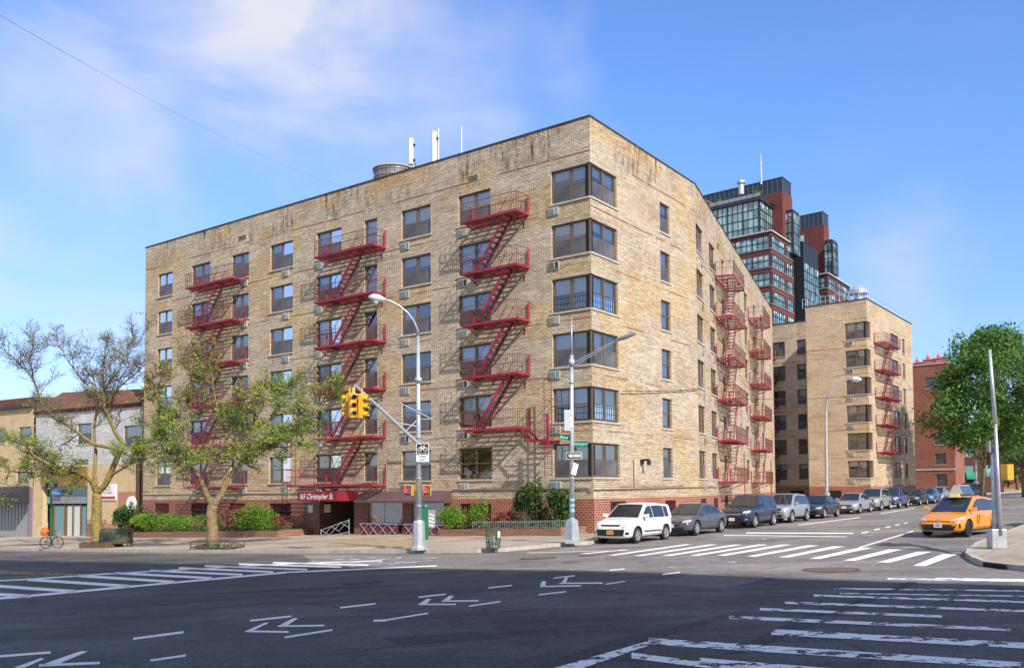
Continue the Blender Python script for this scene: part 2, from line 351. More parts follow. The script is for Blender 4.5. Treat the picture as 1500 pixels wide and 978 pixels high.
def thing(name, label, cat, loc=(0, 0, 0), rz=0., group=None):
    o = bpy.data.objects.new(name, None); COL.objects.link(o); o.location = loc; o.rotation_euler = (0, 0, rz); o.empty_display_size = .2
    o.matrix_basis = Matrix.Translation(loc) @ Matrix.Rotation(rz, 4, 'Z')
    return tag(o, label, cat, group)
def struct(o, label=None): o['kind'] = 'structure'; 
def copy_tree(o, parent=None):
    c = o.copy(); COL.objects.link(c); c.parent = parent
    for ch in list(o.children): copy_tree(ch, c)
    return c
def inst(me, name, parent, loc, rz=0, sc=None):
    o = bpy.data.objects.new(name, me); COL.objects.link(o); o.parent = parent
    l = WM(parent).inverted() @ Vector(loc) if parent is not None else Vector(loc)
    o.matrix_basis = Matrix.Translation(l) @ Matrix.Rotation(rz, 4, 'Z')
    return o
def text_mesh(txt, size, m, parent, mtx, name='lettering', extrude=.004, shear=0., font_scale=1.):
    cu = bpy.data.curves.new('t', 'FONT'); cu.body = txt; cu.size = size; cu.align_x = 'CENTER'; cu.align_y = 'CENTER'; cu.extrude = extrude; cu.shear = shear; cu.resolution_u = 3
    to = bpy.data.objects.new('t', cu); COL.objects.link(to); dg = bpy.context.evaluated_depsgraph_get(); dg.update()
    me = bpy.data.meshes.new_from_object(to.evaluated_get(dg)); bpy.data.objects.remove(to)
    me.materials.clear(); me.materials.append(m)
    o = bpy.data.objects.new(name, me); COL.objects.link(o)
    if parent is not None: o.parent = parent; o.matrix_basis = WM(parent).inverted() @ mtx
    else: o.matrix_basis = mtx
    return o
def facing(p, ang, sx=1.):                    # text plane standing up, X to the right seen from outside
    return Matrix.Translation(p) @ Matrix.Rotation(ang, 4, 'Z') @ Matrix.Rotation(pi/2, 4, 'X') @ Matrix.Diagonal((sx, 1, 1, 1))

def wall_holes(mb, F, t0, t1, z0, z1, holes, depth=.2, m=0, d=0.):
    ts = sorted({t0, t1, *[min(max(h[0], t0), t1) for h in holes], *[min(max(h[1], t0), t1) for h in holes]})
    zs = sorted({z0, z1, *[h[2] for h in holes if z0 < h[2] < z1], *[h[3] for h in holes if z0 < h[3] < z1]})
    def inh(t, z): return any(h[0] < t < h[1] and h[2] < z < h[3] for h in holes)
    for i in range(len(ts)-1):
        j = 0
        while j < len(zs)-1:
            if inh((ts[i]+ts[i+1])/2, (zs[j]+zs[j+1])/2): j += 1; continue
            e = j
            while e+1 < len(zs)-1 and not inh((ts[i]+ts[i+1])/2, (zs[e+1]+zs[e+2])/2): e += 1
            a, b = zs[j], zs[e+1]
            mb.face([F.P(ts[i], d, a), F.P(ts[i+1], d, a), F.P(ts[i+1], d, b), F.P(ts[i], d, b)], m); j = e+1
    for (a, b, c, e) in holes:
        D = d-depth; P = F.P
        if a > t0: mb.face([P(a, d, c), P(a, D, c), P(a, D, e), P(a, d, e)], m)
        if b < t1: mb.face([P(b, d, c), P(b, D, c), P(b, D, e), P(b, d, e)], m)
        A = max(a, t0)
        mb.face([P(A, d, c), P(b, d, c), P(b, D, c), P(A, D, c)], m); mb.face([P(A, d, e), P(b, d, e), P(b, D, e), P(A, D, e)], m)

# ------------------------------------------------------------------ windows (shared meshes)
WC = {}
def win_meshes(w, h, kind, n):
    key = (round(w, 2), round(h, 2), kind, n)
    if key in WC: return WC[key]
    # local: x right (seen from outside), y inwards, z up; origin bottom left on wall face
    f = MB(); y0, y1 = .10, .17; b = .085
    f.box((0, y0, 0), (b, y1, h)); f.box((w-b, y0, 0), (w, y1, h)); f.box((b, y0, h-b), (w-b, y1, h)); f.box((b, y0, 0), (w-b, y1, b))
    g = MB(); bays = []
    for i in range(n):
        xa = b+(w-2*b)*i/n; xb = b+(w-2*b)*(i+1)/n
        if i > 0: f.box((xa-.06, y0-.012, b), (xa+.06, y1-.002, h-b))
        xa += .06 if i > 0 else 0; xb -= .06 if i < n-1 else 0; bays.append((xa, xb))
        mid = h*.5
        f.box((xa, y0+.015, mid-.03), (xb, y1-.004, mid+.03))
        for (za, zb) in ((b, mid-.03), (mid+.03, h-b)):
            f.box((xa, y0+.02, za), (xa+.03, y1-.008, zb)); f.box((xb-.03, y0+.02, za), (xb, y1-.008, zb))
        g.face([(xa+.03, y0+.05, b), (xb-.03, y0+.05, b), (xb-.03, y0+.05, mid-.03), (xa+.03, y0+.05, mid-.03)], 0)
        g.face([(xa+.03, y0+.035, mid+.03), (xb-.03, y0+.035, mid+.03), (xb-.03, y0+.035, h-b), (xa+.03, y0+.035, h-b)], 0)
    rr = random.Random(hash(key[2]) % 1000 if not isinstance(kind, int) else kind*7+3)
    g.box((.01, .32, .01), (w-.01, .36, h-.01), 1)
    for q in ((0, .17, 0, .02, .36, h), (w-.02, .17, 0, w, .36, h)): g.box(q[:3], q[3:], 1)
    ycur = .25
    for i, (xa, xb) in enumerate(bays):
        xa, xb = xa+.005, xb-.005
        if kind in (0, 4) : g.box((xa, .112, .07), (xb, .116, h*.5-.035), 3)
        if kind == 0: g.box((xa, ycur, h*.55), (xb, ycur+.01, h-.02), 2)
        elif kind == 7: g.box((xa, ycur, h*(.12 if i == 0 else .35)), (xb, ycur+.01, h-.02), 2)
        elif kind == 1:
            if i == 0: g.box((xa, ycur, h*.70), (xb, ycur+.01, h-.02), 2)
            else: g.box((xa, ycur, h*.62), (xb, ycur+.01, h-.02), 2)
            g.box((xa, .112, .07), (xb, .116, h*.5-.035), 3)
        elif kind == 2:
            for q in range(6): u = xa+(xb-xa)*q/6; g.box((u, ycur+.01*(q % 2), .02), (u+(xb-xa)/6, ycur+.02+.01*(q % 2), h-.02), 4 if i else 2)
            g.box((xa, .112, .07), (xb, .116, h*.5-.035), 3)
        elif kind == 3:
            g.box((xa, .112, .07), (xb, .116, h*.5-.035), 3)
        elif kind == 4: g.box((xa, ycur, h*(.3+.2*i)), (xb, ycur+.01, h-.02), 2)
        elif kind == 5:
            for q in range(11): z = .06+q*(h-.15)/11; g.box((xa, ycur, z), (xb, ycur+.02, z+.11), 5)
        elif kind == 6:
            for q in range(5): u = xa+(xb-xa)*(q+.5)/5; g.box((u-.01, y0-.03, .04), (u+.01, y0-.02, h*.5), 6)
            for q in range(3): z = .1+q*h*.18; g.box((xa, y0-.035, z), (xb, y0-.025, z+.015), 6)
            g.box((xa, ycur, h*.45), (xb, ycur+.01, h-.02), 2)
    s = MB(); s.box((-.10, -.06, -.09), (w+.10, .0995, -.003))
    ms = []
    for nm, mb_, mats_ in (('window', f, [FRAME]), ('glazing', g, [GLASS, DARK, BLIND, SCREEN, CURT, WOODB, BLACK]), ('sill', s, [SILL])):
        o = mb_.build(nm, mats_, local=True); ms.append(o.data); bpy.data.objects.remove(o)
    WC[key] = ms; return ms
def window(F, ta, tb, z0, h, parent, kind=None, n=2, name='window'):
    w = abs(tb-ta); t = max(ta, tb) if F.left else min(ta, tb)
    if kind is None: kind = RND.choice((0, 0, 1, 1, 2, 2, 3, 4, 4, 7, 7))
    a, b, c = win_meshes(w, h, kind, n)
    o = inst(a, name, parent, F.P(t, 0, z0), F.ang)
    for me, nm in ((b, 'glazing'), (c, 'sill')):
        x = bpy.data.objects.new(nm, me); COL.objects.link(x); x.parent = o
    return o
def ac_meshes():
    if 'ac' in WC: return WC['ac']
    r = []
    for cgr in ((.03, .03, .035), (.16, .27, .33), (.33, .33, .32)):
        m = MB(); m.box((0, -.05, 0), (.68, -.02, .42), 0); m.box((0, -.02, 0), (.68, .05, .42), 0); m.box((.05, -.062, .05), (.63, -.0505, .37), 1)
        for q in range(6): m.box((.05, -.075, .075+q*.05), (.40, -.063, .09+q*.05), 0)
        m.box((.40, -.08, .04), (.44, -.0625, .38), 0)
        o = m.build('ac', [mat('ac_case', (.46, .44, .38), .6), mat('ac_grille%.2f' % cgr[0], cgr, .7)], local=True); r.append(o.data); bpy.data.objects.remove(o)
    WC['ac'] = r; return r
def ac(F, t, z, parent):
    return inst(RND.choice(ac_meshes()), 'air_conditioner', parent, F.P(t, 0, z), F.ang)

# ------------------------------------------------------------------ ground
def asphalt(name, ca, cb, spk=.5):
    m = bpy.data.materials.new(name); m.use_nodes = True; t = m.node_tree; b = t.nodes['Principled BSDF']; L = t.links.new
    tcn = t.nodes.new('ShaderNodeTexCoord')
    def noise(sc, d=6, r=.6, st=None):
        n = t.nodes.new('ShaderNodeTexNoise'); n.inputs['Scale'].default_value = sc; n.inputs['Detail'].default_value = d; n.inputs['Roughness'].default_value = r
        if st:
            mp_ = t.nodes.new('ShaderNodeMapping'); mp_.inputs['Scale'].default_value = st; mp_.inputs['Rotation'].default_value = (0, 0, radians(33)); L(tcn.outputs['Object'], mp_.inputs[0]); L(mp_.outputs[0], n.inputs[0])
        else: L(tcn.outputs['Object'], n.inputs[0])
        return n.outputs[0]
    def rng(s, a, bb, c, d):
        q = t.nodes.new('ShaderNodeMapRange'); q.inputs[1].default_value = a; q.inputs[2].default_value = bb; q.inputs[3].default_value = c; q.inputs[4].default_value = d; L(s, q.inputs[0]); return q.outputs[0]
    x = t.nodes.new('ShaderNodeMix'); x.data_type = 'RGBA'; x.inputs[6].default_value = (*ca, 1); x.inputs[7].default_value = (*cb, 1)
    L(rng(noise(.12), .42, .58, 0, 1), x.inputs[0]); c = x.outputs[2]
    for s in (rng(noise(30, 4, .85), .3, .7, 1-spk, 1+spk), rng(noise(8, 5, .7), .3, .7, .82, 1.18), rng(noise(.35, 5, .6), .35, .65, .78, 1.2), rng(noise(1., 6, .6, (.06, 1.2, 1)), .3, .7, .76, 1.22), rng(noise(2.1, 5), .3, .7, .86, 1.14)):
        v = t.nodes.new('ShaderNodeVectorMath'); v.operation = 'SCALE'; L(c, v.inputs[0]); L(s, v.inputs['Scale']); c = v.outputs[0]
    vo = t.nodes.new('ShaderNodeTexVoronoi'); vo.feature = 'DISTANCE_TO_EDGE'; vo.inputs['Scale'].default_value = .16
    wv = t.nodes.new('ShaderNodeVectorMath'); wv.operation = 'ADD'; nn = t.nodes.new('ShaderNodeTexNoise'); nn.inputs['Scale'].default_value = .6; nn.inputs['Detail'].default_value = 5
    L(tcn.outputs['Object'], nn.inputs[0]); sc = t.nodes.new('ShaderNodeVectorMath'); sc.operation = 'SCALE'; sc.inputs['Scale'].default_value = 2.2; L(nn.outputs[1], sc.inputs[0]); L(tcn.outputs['Object'], wv.inputs[0]); L(sc.outputs[0], wv.inputs[1]); L(wv.outputs[0], vo.inputs[0])
    v = t.nodes.new('ShaderNodeVectorMath'); v.operation = 'SCALE'; L(c, v.inputs[0]); L(rng(vo.outputs[0], 0, .006, .45, 1), v.inputs['Scale']); c = v.outputs[0]
    L(c, b.inputs['Base Color']); b.inputs['Roughness'].default_value = .8; b.inputs['Specular IOR Level'].default_value = .3
    bp = t.nodes.new('ShaderNodeBump'); bp.inputs['Strength'].default_value = .5; bp.inputs['Distance'].default_value = .01; L(noise(60, 3, .8), bp.inputs['Height']); L(bp.outputs[0], b.inputs['Normal'])
    return m
ASPH = asphalt('asphalt_dark', (.115, .102, .095), (.085, .077, .073), .85); ASPH2 = asphalt('asphalt_old_sunlit', (.235, .205, .185), (.185, .168, .16), .5); ASPH3 = asphalt('asphalt_new', (.105, .098, .096), (.082, .077, .077), .8)  # old asphalt twice: dark for shaded road, lighter with sunlight in its colour
gm = MB(); xs = [-1500, -70, 0, 120, 1500]; ys = [-600, -60, 0, 40, 80, 140, 300, 2000]
for i in range(4):
    for j in range(7): gm.face([(xs[i], ys[j], zg(xs[i])), (xs[i+1], ys[j], zg(xs[i+1])), (xs[i+1], ys[j+1], zg(xs[i+1])), (xs[i], ys[j+1], zg(xs[i]))])
tag(gm.build('road', ASPH), kind='structure')

def drape(name, poly, h, mats, skirt=None, z_skirt=-.05, kind='structure', cuts=(-70, 0, 120)):
    bm = bmesh.new(); vs = [bm.verts.new((p[0], p[1], 0)) for p in poly]; f = bm.faces.new(vs)
    for c in cuts: bmesh.ops.bisect_plane(bm, geom=bm.verts[:]+bm.edges[:]+bm.faces[:], plane_co=(c, 0, 0), plane_no=(1, 0, 0))
    bmesh.ops.triangulate(bm, faces=[f for f in bm.faces if len(f.verts) > 4])
    if skirt:
        ed = [e for e in bm.edges if e.is_boundary]
        r = bmesh.ops.extrude_edge_only(bm, edges=ed); low = {v for v in r['geom'] if isinstance(v, bmesh.types.BMVert)}
    else: low = set()
    for v in bm.verts: v.co.z = zg(v.co.x)+(z_skirt if v in low else h)
    bmesh.ops.recalc_face_normals(bm, faces=bm.faces)
    me = bpy.data.meshes.new(name)
    for f in bm.faces:
        if abs(f.normal.z) < .5: f.material_index = len(mats)-1
        elif f.normal.z < 0: f.normal_flip()
    bm.to_mesh(me); bm.free()
    for m_ in mats: me.materials.append(m_)
    o = bpy.data.objects.new(name, me); COL.objects.link(o)
    if kind: o['kind'] = kind
    return o
def concrete(name, col, joint=1.5, rot=-33):
    m = bpy.data.materials.new(name); m.use_nodes = True; t = m.node_tree; b = t.nodes['Principled BSDF']; L = t.links.new
    tcn = t.nodes.new('ShaderNodeTexCoord'); mp_ = t.nodes.new('ShaderNodeMapping'); mp_.inputs['Rotation'].default_value = (0, 0, radians(-rot)); L(tcn.outputs['Object'], mp_.inputs[0])
    br = t.nodes.new('ShaderNodeTexBrick'); br.offset = 0; br.inputs['Scale'].default_value = 1; br.inputs['Brick Width'].default_value = joint; br.inputs['Row Height'].default_value = joint; br.inputs['Mortar Size'].default_value = .018
    br.inputs['Color1'].default_value = (*col, 1); br.inputs['Color2'].default_value = (col[0]*.86, col[1]*.85, col[2]*.83, 1); br.inputs['Mortar'].default_value = (col[0]*.45, col[1]*.43, col[2]*.4, 1)
    L(mp_.outputs[0], br.inputs[0]); c = br.outputs[0]
    for sc, lo, hi in ((.35, .75, 1.15), (3, .85, 1.12), (40, .85, 1.15)):
        n = t.nodes.new('ShaderNodeTexNoise'); n.inputs['Scale'].default_value = sc; n.inputs['Detail'].default_value = 6; L(tcn.outputs['Object'], n.inputs[0])
        q = t.nodes.new('ShaderNodeMapRange'); q.inputs[1].default_value = .3; q.inputs[2].default_value = .7; q.inputs[3].default_value = lo; q.inputs[4].default_value = hi; L(n.outputs[0], q.inputs[0])
        v = t.nodes.new('ShaderNodeVectorMath'); v.operation = 'SCALE'; L(c, v.inputs[0]); L(q.outputs[0], v.inputs['Scale']); c = v.outputs[0]
    L(c, b.inputs['Base Color']); b.inputs['Roughness'].default_value = .9; return m
PAVE = concrete('pavement_concrete', (.42, .345, .27))
PATCHC = mat('ochre_paving', (.36, .25, .15), .9, var=.2, vscale=4)
def xy(p): return (p.x, p.y)
kp = [xy(G(a, b)) for a, b in ((30, 806), (165, 808), (300, 809), (450, 810), (560, 810), (640, 810), (700, 809.3), (740, 807.6), (775, 804.6), (810, 801), (840, 799), (862, 797.5))]
kl = Vector((kp[0][0]-kp[2][0], kp[0][1]-kp[2][1])).normalized()
right0 = FRt.P(-5.2, 3.15, 0)
kern = [(kp[0][0]+kl.x*60, kp[0][1]+kl.y*60)]+kp+[(FRt.P(-3.4, 3.15, 0).x, FRt.P(-3.4, 3.15, 0).y), (FRt.P(75, 3.15, 0).x, FRt.P(75, 3.15, 0).y)]
fe = FRt.P(75, -90, 0); walk = kern+[(fe.x, fe.y), (kern[0][0]+40, kern[0][1]+80)]
def offset_line(pts, d):
    r = []
    for i, p in enumerate(pts):
        a = Vector(pts[max(i-1, 0)]); b = Vector(pts[min(i+1, len(pts)-1)]); t_ = (b-a).normalized(); n_ = Vector((-t_.y, t_.x)); r.append((p[0]+n_.x*d, p[1]+n_.y*d))
    return r
inner = offset_line(kern, .16)
drape('sidewalk', inner+walk[len(kern):], .14, [PAVE])
def strip(name, a, b, h, mats, skirt=True):
    bm = bmesh.new()
    A = [bm.verts.new((*p, 0)) for p in a]; B = [bm.verts.new((*p, 0)) for p in b]
    for i in range(len(a)-1): bm.faces.new((A[i], A[i+1], B[i+1], B[i]))
    for c in (-70, 0, 120): bmesh.ops.bisect_plane(bm, geom=bm.verts[:]+bm.edges[:]+bm.faces[:], plane_co=(c, 0, 0), plane_no=(1, 0, 0))
    low = set()
    if skirt:
        r = bmesh.ops.extrude_edge_only(bm, edges=[e for e in bm.edges if e.is_boundary]); low = {v for v in r['geom'] if isinstance(v, bmesh.types.BMVert)}
    for v in bm.verts: v.co.z = zg(v.co.x)+(-.05 if v in low else h)
    bmesh.ops.recalc_face_normals(bm, faces=bm.faces)
    for f in bm.faces:
        if abs(f.normal.z) > .5 and f.normal.z < 0: f.normal_flip()
    me = bpy.data.meshes.new(name); bm.to_mesh(me); bm.free()
    for m_ in mats: me.materials.append(m_)
    o = bpy.data.objects.new(name, me); COL.objects.link(o); o['kind'] = 'structure'; return o
strip('kerb', kern, inner, .147, [STONE])
GUT = mat('gutter_asphalt', (.16, .14, .125), .9, var=.25, vscale=2)
strip('gutter', offset_line(kern, -.9), offset_line(kern, -.002), .004, [GUT], skirt=False)
# ochre patch of paving before the entrance
drape('paving_patch', [xy(G(a, b, .14)) for a, b in ((500, 791), (600, 790), (607, 800), (470, 799))], .144, [PATCHC])
# opposite corner
kr = [xy(G(a, b)) for a, b in ((1900, 880), (1540, 841), (1474, 834), (1440, 829.5), (1424, 823), (1414, 815.5), (1417, 809), (1426, 803.5))]
kdir = (FRt.D.x, FRt.D.y); kr2 = [(kr[-1][0]+.5, kr[-1][1]+1.0), (kr[-1][0]+.5+kdir[0]*140, kr[-1][1]+1.0+kdir[1]*140)]
kR = kr+kr2; innerR = offset_line(kR, -.16)
drape('sidewalk_opposite', innerR+[(kR[-1][0]+40, kR[-1][1]-10), (60, 10), (30, 5)], .14, [PAVE])
strip('kerb_opposite', kR, innerR, .147, [STONE])
drape('side_street_sunlit', [xy(G(a, b)) for a, b in ((470, 829), (640, 832.5), (980, 839), (1200, 850.5), (1474, 857), (1900, 866))]+kr[:1]+kR[1:]+[(fz.x, fz.y) for fz in (FRt.P(75, 3.15, 0),)]+[p for p in reversed(kern[5:-1])]+[xy(G(440, 811))], .0028, [ASPH2])  # lighter sheet cut along the shadow edge; sunlight put into its colour
drape('avenue', [xy(G(a, b)) for a, b in ((-200, 812), (27, 813), (300, 818.5), (468, 829), (640, 833), (980, 839.5), (1160, 848.5), (1345, 853), (1170, 905), (930, 945), (800, 985))]+[(.5, 4), (-12, -3), (-60, 20)], .0028, [ASPH3])  # newer dark asphalt, cut along the same shadow edge as the sunlit sheet
PATA = mat('asphalt_patch_dark', (.05, .048, .048), .9, var=.3, vscale=14); PATB = mat('asphalt_patch_grey', (.13, .122, .115), .9, var=.3, vscale=14)
for nm_, pts_, mm_ in (('asphalt_patch', ((1010, 842), (1120, 848), (1060, 862), (940, 854)), PATB), ('asphalt_patch', ((150, 886), (330, 872), (350, 878), (160, 893)), PATA), ('asphalt_patch', ((1290, 796), (1330, 795), (1345, 799), (1300, 800)), PATA), ('asphalt_patch', ((1060, 766), (1110, 762), (1140, 765), (1085, 770)), PATA), ('asphalt_patch', ((560, 934), (700, 925), (740, 935), (590, 946)), PATA)):
    drape(nm_, [xy(G(a, b)) for a, b in pts_], .0045, [mm_])
# far cross street corner beyond the second block
drape('far_sidewalk', [(48, 122), (96, 165), (70, 230), (20, 200)], .12, [PAVE, STONE], skirt=True)

# ------------------------------------------------------------------ painted markings
def paint(name, col, wear=.45, scale=5.):
    m = bpy.data.materials.new(name); m.use_nodes = True; t = m.node_tree; b = t.nodes['Principled BSDF']; L = t.links.new; o = t.nodes['Material Output']
    tcn = t.nodes.new('ShaderNodeTexCoord'); n = t.nodes.new('ShaderNodeTexNoise'); n.inputs['Scale'].default_value = scale; n.inputs['Detail'].default_value = 8; n.inputs['Roughness'].default_value = .7; L(tcn.outputs['Object'], n.inputs[0])
    q = t.nodes.new('ShaderNodeMapRange'); q.inputs[1].default_value = wear; q.inputs[2].default_value = wear+.04; L(n.outputs[0], q.inputs[0])
    tr = t.nodes.new('ShaderNodeBsdfTransparent'); ms = t.nodes.new('ShaderNodeMixShader'); L(q.outputs[0], ms.inputs[0]); L(tr.outputs[0], ms.inputs[1]); L(b.outputs[0], ms.inputs[2]); L(ms.outputs[0], o.inputs[0])
    b.inputs['Base Color'].default_value = (*col, 1); b.inputs['Roughness'].default_value = .7; return m
PW = paint('road_paint_white', (.85, .83, .78), .37, 18); PWW = paint('road_paint_worn', (.84, .83, .79), .44, 3.2); PYL = paint('road_paint_yellow', (.55, .33, .08), .46, 4); PWX = paint('road_paint_very_worn', (.6, .58, .55), .53, 2.6)
def marks(name, polys, m, h=.008):
    bm = bmesh.new()
    for p in polys:
        bm.faces.new([bm.verts.new((*xy(G(a, b)), 0)) for a, b in p])
    bmesh.ops.bisect_plane(bm, geom=bm.verts[:]+bm.edges[:]+bm.faces[:], plane_co=(0, 0, 0), plane_no=(1, 0, 0))
    for v in bm.verts: v.co.z = zg(v.co.x)+h
    for f in bm.faces:
        f.normal_update()
        if f.normal.z < 0: f.normal_flip()
    me = bpy.data.meshes.new(name); bm.to_mesh(me); bm.free(); me.materials.append(m)
    o = bpy.data.objects.new(name, me); COL.objects.link(o); o['kind'] = 'structure'; return o
def seg(x0, y0, x1, y1, h):                   # a painted line with vertical picture thickness h
    return [(x0, y0-h/2), (x1, y1-h/2), (x1, y1+h/2), (x0, y0+h/2)]
# crosswalk on the left
lines = [seg(-40, 879, 27, 874, 3.4), seg(27, 874, 200, 858, 3.2), seg(200, 858, 420, 838, 2.6), seg(420, 838, 640, 828.5, 1.8), seg(-20, 851, 27, 849, 1.6), seg(27, 849, 160, 840, 1.8), seg(160, 840, 420, 825.5, 1.6), seg(420, 825.5, 560, 821, 1.4)]
for (x0, y0, x1, y1, h) in ((-40, 868, 45, 873, 4.5), (-20, 857, 110, 866, 4.2), (40, 848.5, 190, 858.3, 4.), (115, 843, 255, 852, 3.7), (170, 839, 310, 846.5, 3.3), (220, 835.5, 355, 841.5, 3.), (262, 831.5, 400, 837.5, 2.8), (300, 828.5, 450, 834, 2.5), (350, 826, 500, 830.5, 2.2), (400, 823.7, 540, 827.5, 1.8)): lines.append(seg(x0, y0, x1, y1, h))
marks('crosswalk_left', lines, PW)
marks('crosswalk_kerbside', [seg(452, 822, 610, 824, 1.8), seg(470, 818.5, 640, 820, 1.5), seg(500, 815.5, 665, 817.6, 1.3), seg(480, 828, 520, 829.5, 1.6), seg(455, 825, 600, 826.5, 1.3)], PWX)
# yellow line
marks('centre_line', [seg(-30, 835.4, 125, 841, 1.1), seg(-30, 838, 115, 842.6, 1.1)], PYL)
# bicycle chevrons and dashes
cv = [seg(367, 905, 428, 903, 4) if False else seg(366, 909, 427, 902.5, 2.6),
      [(357, 925), (364, 923), (392, 911), (386, 912.5)], [(357, 925), (390, 911.5), (394, 912), (372, 923)], seg(360, 924.5, 423, 925.5, 2.6),
      [(407, 917), (430, 905), (437, 905.5), (419, 917)], seg(407, 917, 475, 916, 2.4), seg(417, 933.5, 487, 922.5, 2.6),
      seg(195, 935.5, 269, 925.8, 3.2), seg(220, 967.5, 272, 960, 3.), seg(-10, 962, 74, 955.5, 3.4), [(20, 978), (60, 963.5), (65, 965), (36, 978)],
      [(57, 975), (118, 953.5), (129, 954), (84, 973)], seg(57, 974.5, 146, 971, 3.6), seg(-60, 985, -5, 975, 4),
      seg(498, 890, 550, 884, 2.2), seg(547, 909, 566, 908.6, 3), seg(566, 908, 627, 898, 2.2),
      seg(613, 874.5, 653, 870, 2.), [(613, 885), (625, 877), (632, 877), (624, 885)], seg(613, 885, 668, 885, 2), [(647, 880.5), (658, 872.5), (665, 872.3), (657, 880.5)], seg(647, 880.3, 701, 879.8, 2), seg(687, 887.8, 733, 880.8, 2),
      seg(715, 861, 750, 857.2, 1.7), seg(811, 846.5, 842, 843, 1.6), [(791, 859), (794, 851), (800, 851), (798, 859)], seg(791, 859, 851, 857.8, 1.8), [(822, 854.5), (828, 845.5), (832, 845.5), (829, 854.5)], seg(820, 854.3, 883, 853.8, 1.8), seg(789, 871, 829, 866.5, 1.8), seg(887, 855.5, 916, 851.3, 1.6),
      seg(893, 835, 915, 833, 1.4), seg(970, 841.2, 996, 838, 1.4), seg(900, 853.5, 916, 851.4, 1.2)]
marks('bicycle_chevrons', cv, PW)
# crosswalk over the side street
cw = []
for (x0, y0, x1, y1, h) in ((770, 809.5, 925, 806.3, 1.4), (850, 810.6, 922, 805, 1.6), (890, 813, 1015, 797, 1.9), (928, 813.8, 1052, 797.3, 2), (970, 813.6, 1088, 797.5, 2.2), (1010, 813.4, 1125, 797.3, 2.4), (1050, 813.2, 1160, 797.5, 2.7), (1093, 814.6, 1200, 798.5, 3), (1140, 815.8, 1238, 800, 3.3), (1185, 818, 1278, 802, 3.7), (1235, 820.8, 1322, 804.5, 4.2), (1285, 823.5, 1365, 808, 4.6), (1337, 828.5, 1402, 811.5, 5)):
    w = 9+(x0-880)*.018; cw.append([(x0, y0), (x0+w*1.1, y0+.4), (x1, y1), (x1-w*1.3, y1-.8+.6)])
marks('crosswalk_side_street', cw, PW)
marks('stop_line', [seg(1093, 780.3, 1250, 780.8, 1.6), seg(1258, 802, 1338, 777.6, 1.7), seg(1060, 783.5, 1240, 786, .9)], PW)
marks('lane_dashes', [seg(1262, 780.5, 1272, 778.6, 1.7), seg(1280, 775.8, 1289, 774.2, 1.5), seg(1297, 772.2, 1305, 771, 1.4), seg(1311, 769, 1318, 768, 1.3), seg(1324, 766.2, 1330, 765.3, 1.1), seg(1170, 768.5, 1260, 757.5, .9), seg(1290, 752, 1340, 744, .7)], PW)
marks('bicycle_symbols', [seg(1098, 790, 1113, 788.6, 1.8), seg(1116, 789.6, 1135, 787, 1.2), seg(1266, 783, 1278, 783.6, 2), seg(1285, 784, 1304, 783, 1.2), seg(1042, 819, 1080, 823.5, 2.2), seg(970, 830, 1000, 831, 1.6), seg(1010, 820, 1035, 818, 1.), seg(955, 827, 975, 825.5, 1.)], PWX)
# big worn crosswalk at right
bw = []
for (x0, y0, x1, y1, h) in ((1300, 847.5, 1560, 852, 2.2), (1370, 847, 1560, 849.6, 1.6), (1222, 862, 1560, 866, 2), (1192, 872, 1560, 883.5, 3), (1230, 869, 1560, 874, 1.6), (1150, 882.5, 1560, 897, 3.4), (1113, 892, 1380, 903, 3.6), (1068, 904, 1480, 922, 4.6), (1130, 925.5, 1560, 949, 8.5), (950, 939, 1560, 979, 9.5), (925, 960, 1110, 984, 8.5), (1025, 968, 1300, 990, 9)):
    bw.append(seg(x0, y0, x1, y1, h))
bw.append([(800, 982), (960, 936), (972, 938), (850, 980)])
marks('crosswalk_front', bw, PWW)
# asphalt seam and its ragged dark patching
SEAM = paint('tar_seam', (.03, .03, .033), .44, 2.4)
marks('tar_seam', [[(760, 985), (900, 935), (1100, 893), (1100, 896), (930, 945), (850, 985)], [(1060, 958), (1170, 905), (1330, 852), (1345, 852), (1230, 900), (1090, 956)]], SEAM, .005)
CRACK = paint('tar_crack', (.035, .033, .032), .40, 6)
marks('tar_cracks', [seg(1290, 797, 1306, 795.5, 3), [(1335, 797), (1360, 800.5), (1395, 809.5), (1415, 813), (1413, 815), (1380, 808), (1340, 800)], seg(820, 862, 1000, 872, .8), seg(1000, 872, 1100, 889, .8), seg(27, 815, 130, 833, .5), seg(120, 834, 135, 820, .4), seg(200, 900, 420, 880, .7), seg(420, 880, 640, 905, .8), seg(640, 905, 800, 890, .7), seg(100, 925, 200, 900, .8), seg(480, 960, 700, 930, 1.), seg(700, 930, 900, 915, .9), seg(300, 870, 520, 860, .5)], CRACK, .006)

# ------------------------------------------------------------------ the corner apartment building
ROOF = 20.55; BAND = 1.80
bld = thing('apartment_building', 'large tan brick six storey apartment building with red fire escapes on the street corner', 'building', (.79, 44.32, 0))
LC = [(36.72, 38.60), (32.02, 34.27), (27.6, 29.49), (22.99, 25.3), (18.34, 20.65), (15.18, 16.3), (10.84, 13.17), (6.44, 8.74)]
holesL = [(a, b, zb(k), zt(k)) for (a, b) in LC for k in range(1, 7)]+[(-1, 2.41, zb(k), zt(k)) for k in range(1, 7)]
holesR = [(-1, 2.61, zb(k), zt(k)) for k in range(1, 7)]+[(7.43, 8.61, zb(k), zt(k)) for k in range(1, 7)]
SCOL = [(.14, 2.36), (4.59, 6.74), (9.5, 10.6), (17.3, 18.2), (20.66, 22.64), (26.3, 27.8), (31.3, 33.2)]
holesS = [(a, b, zb(k), zt(k)) for (a, b) in SCOL for k in range(1, 7)]
TE = 40.34; SE = 41.5
wm = MB()
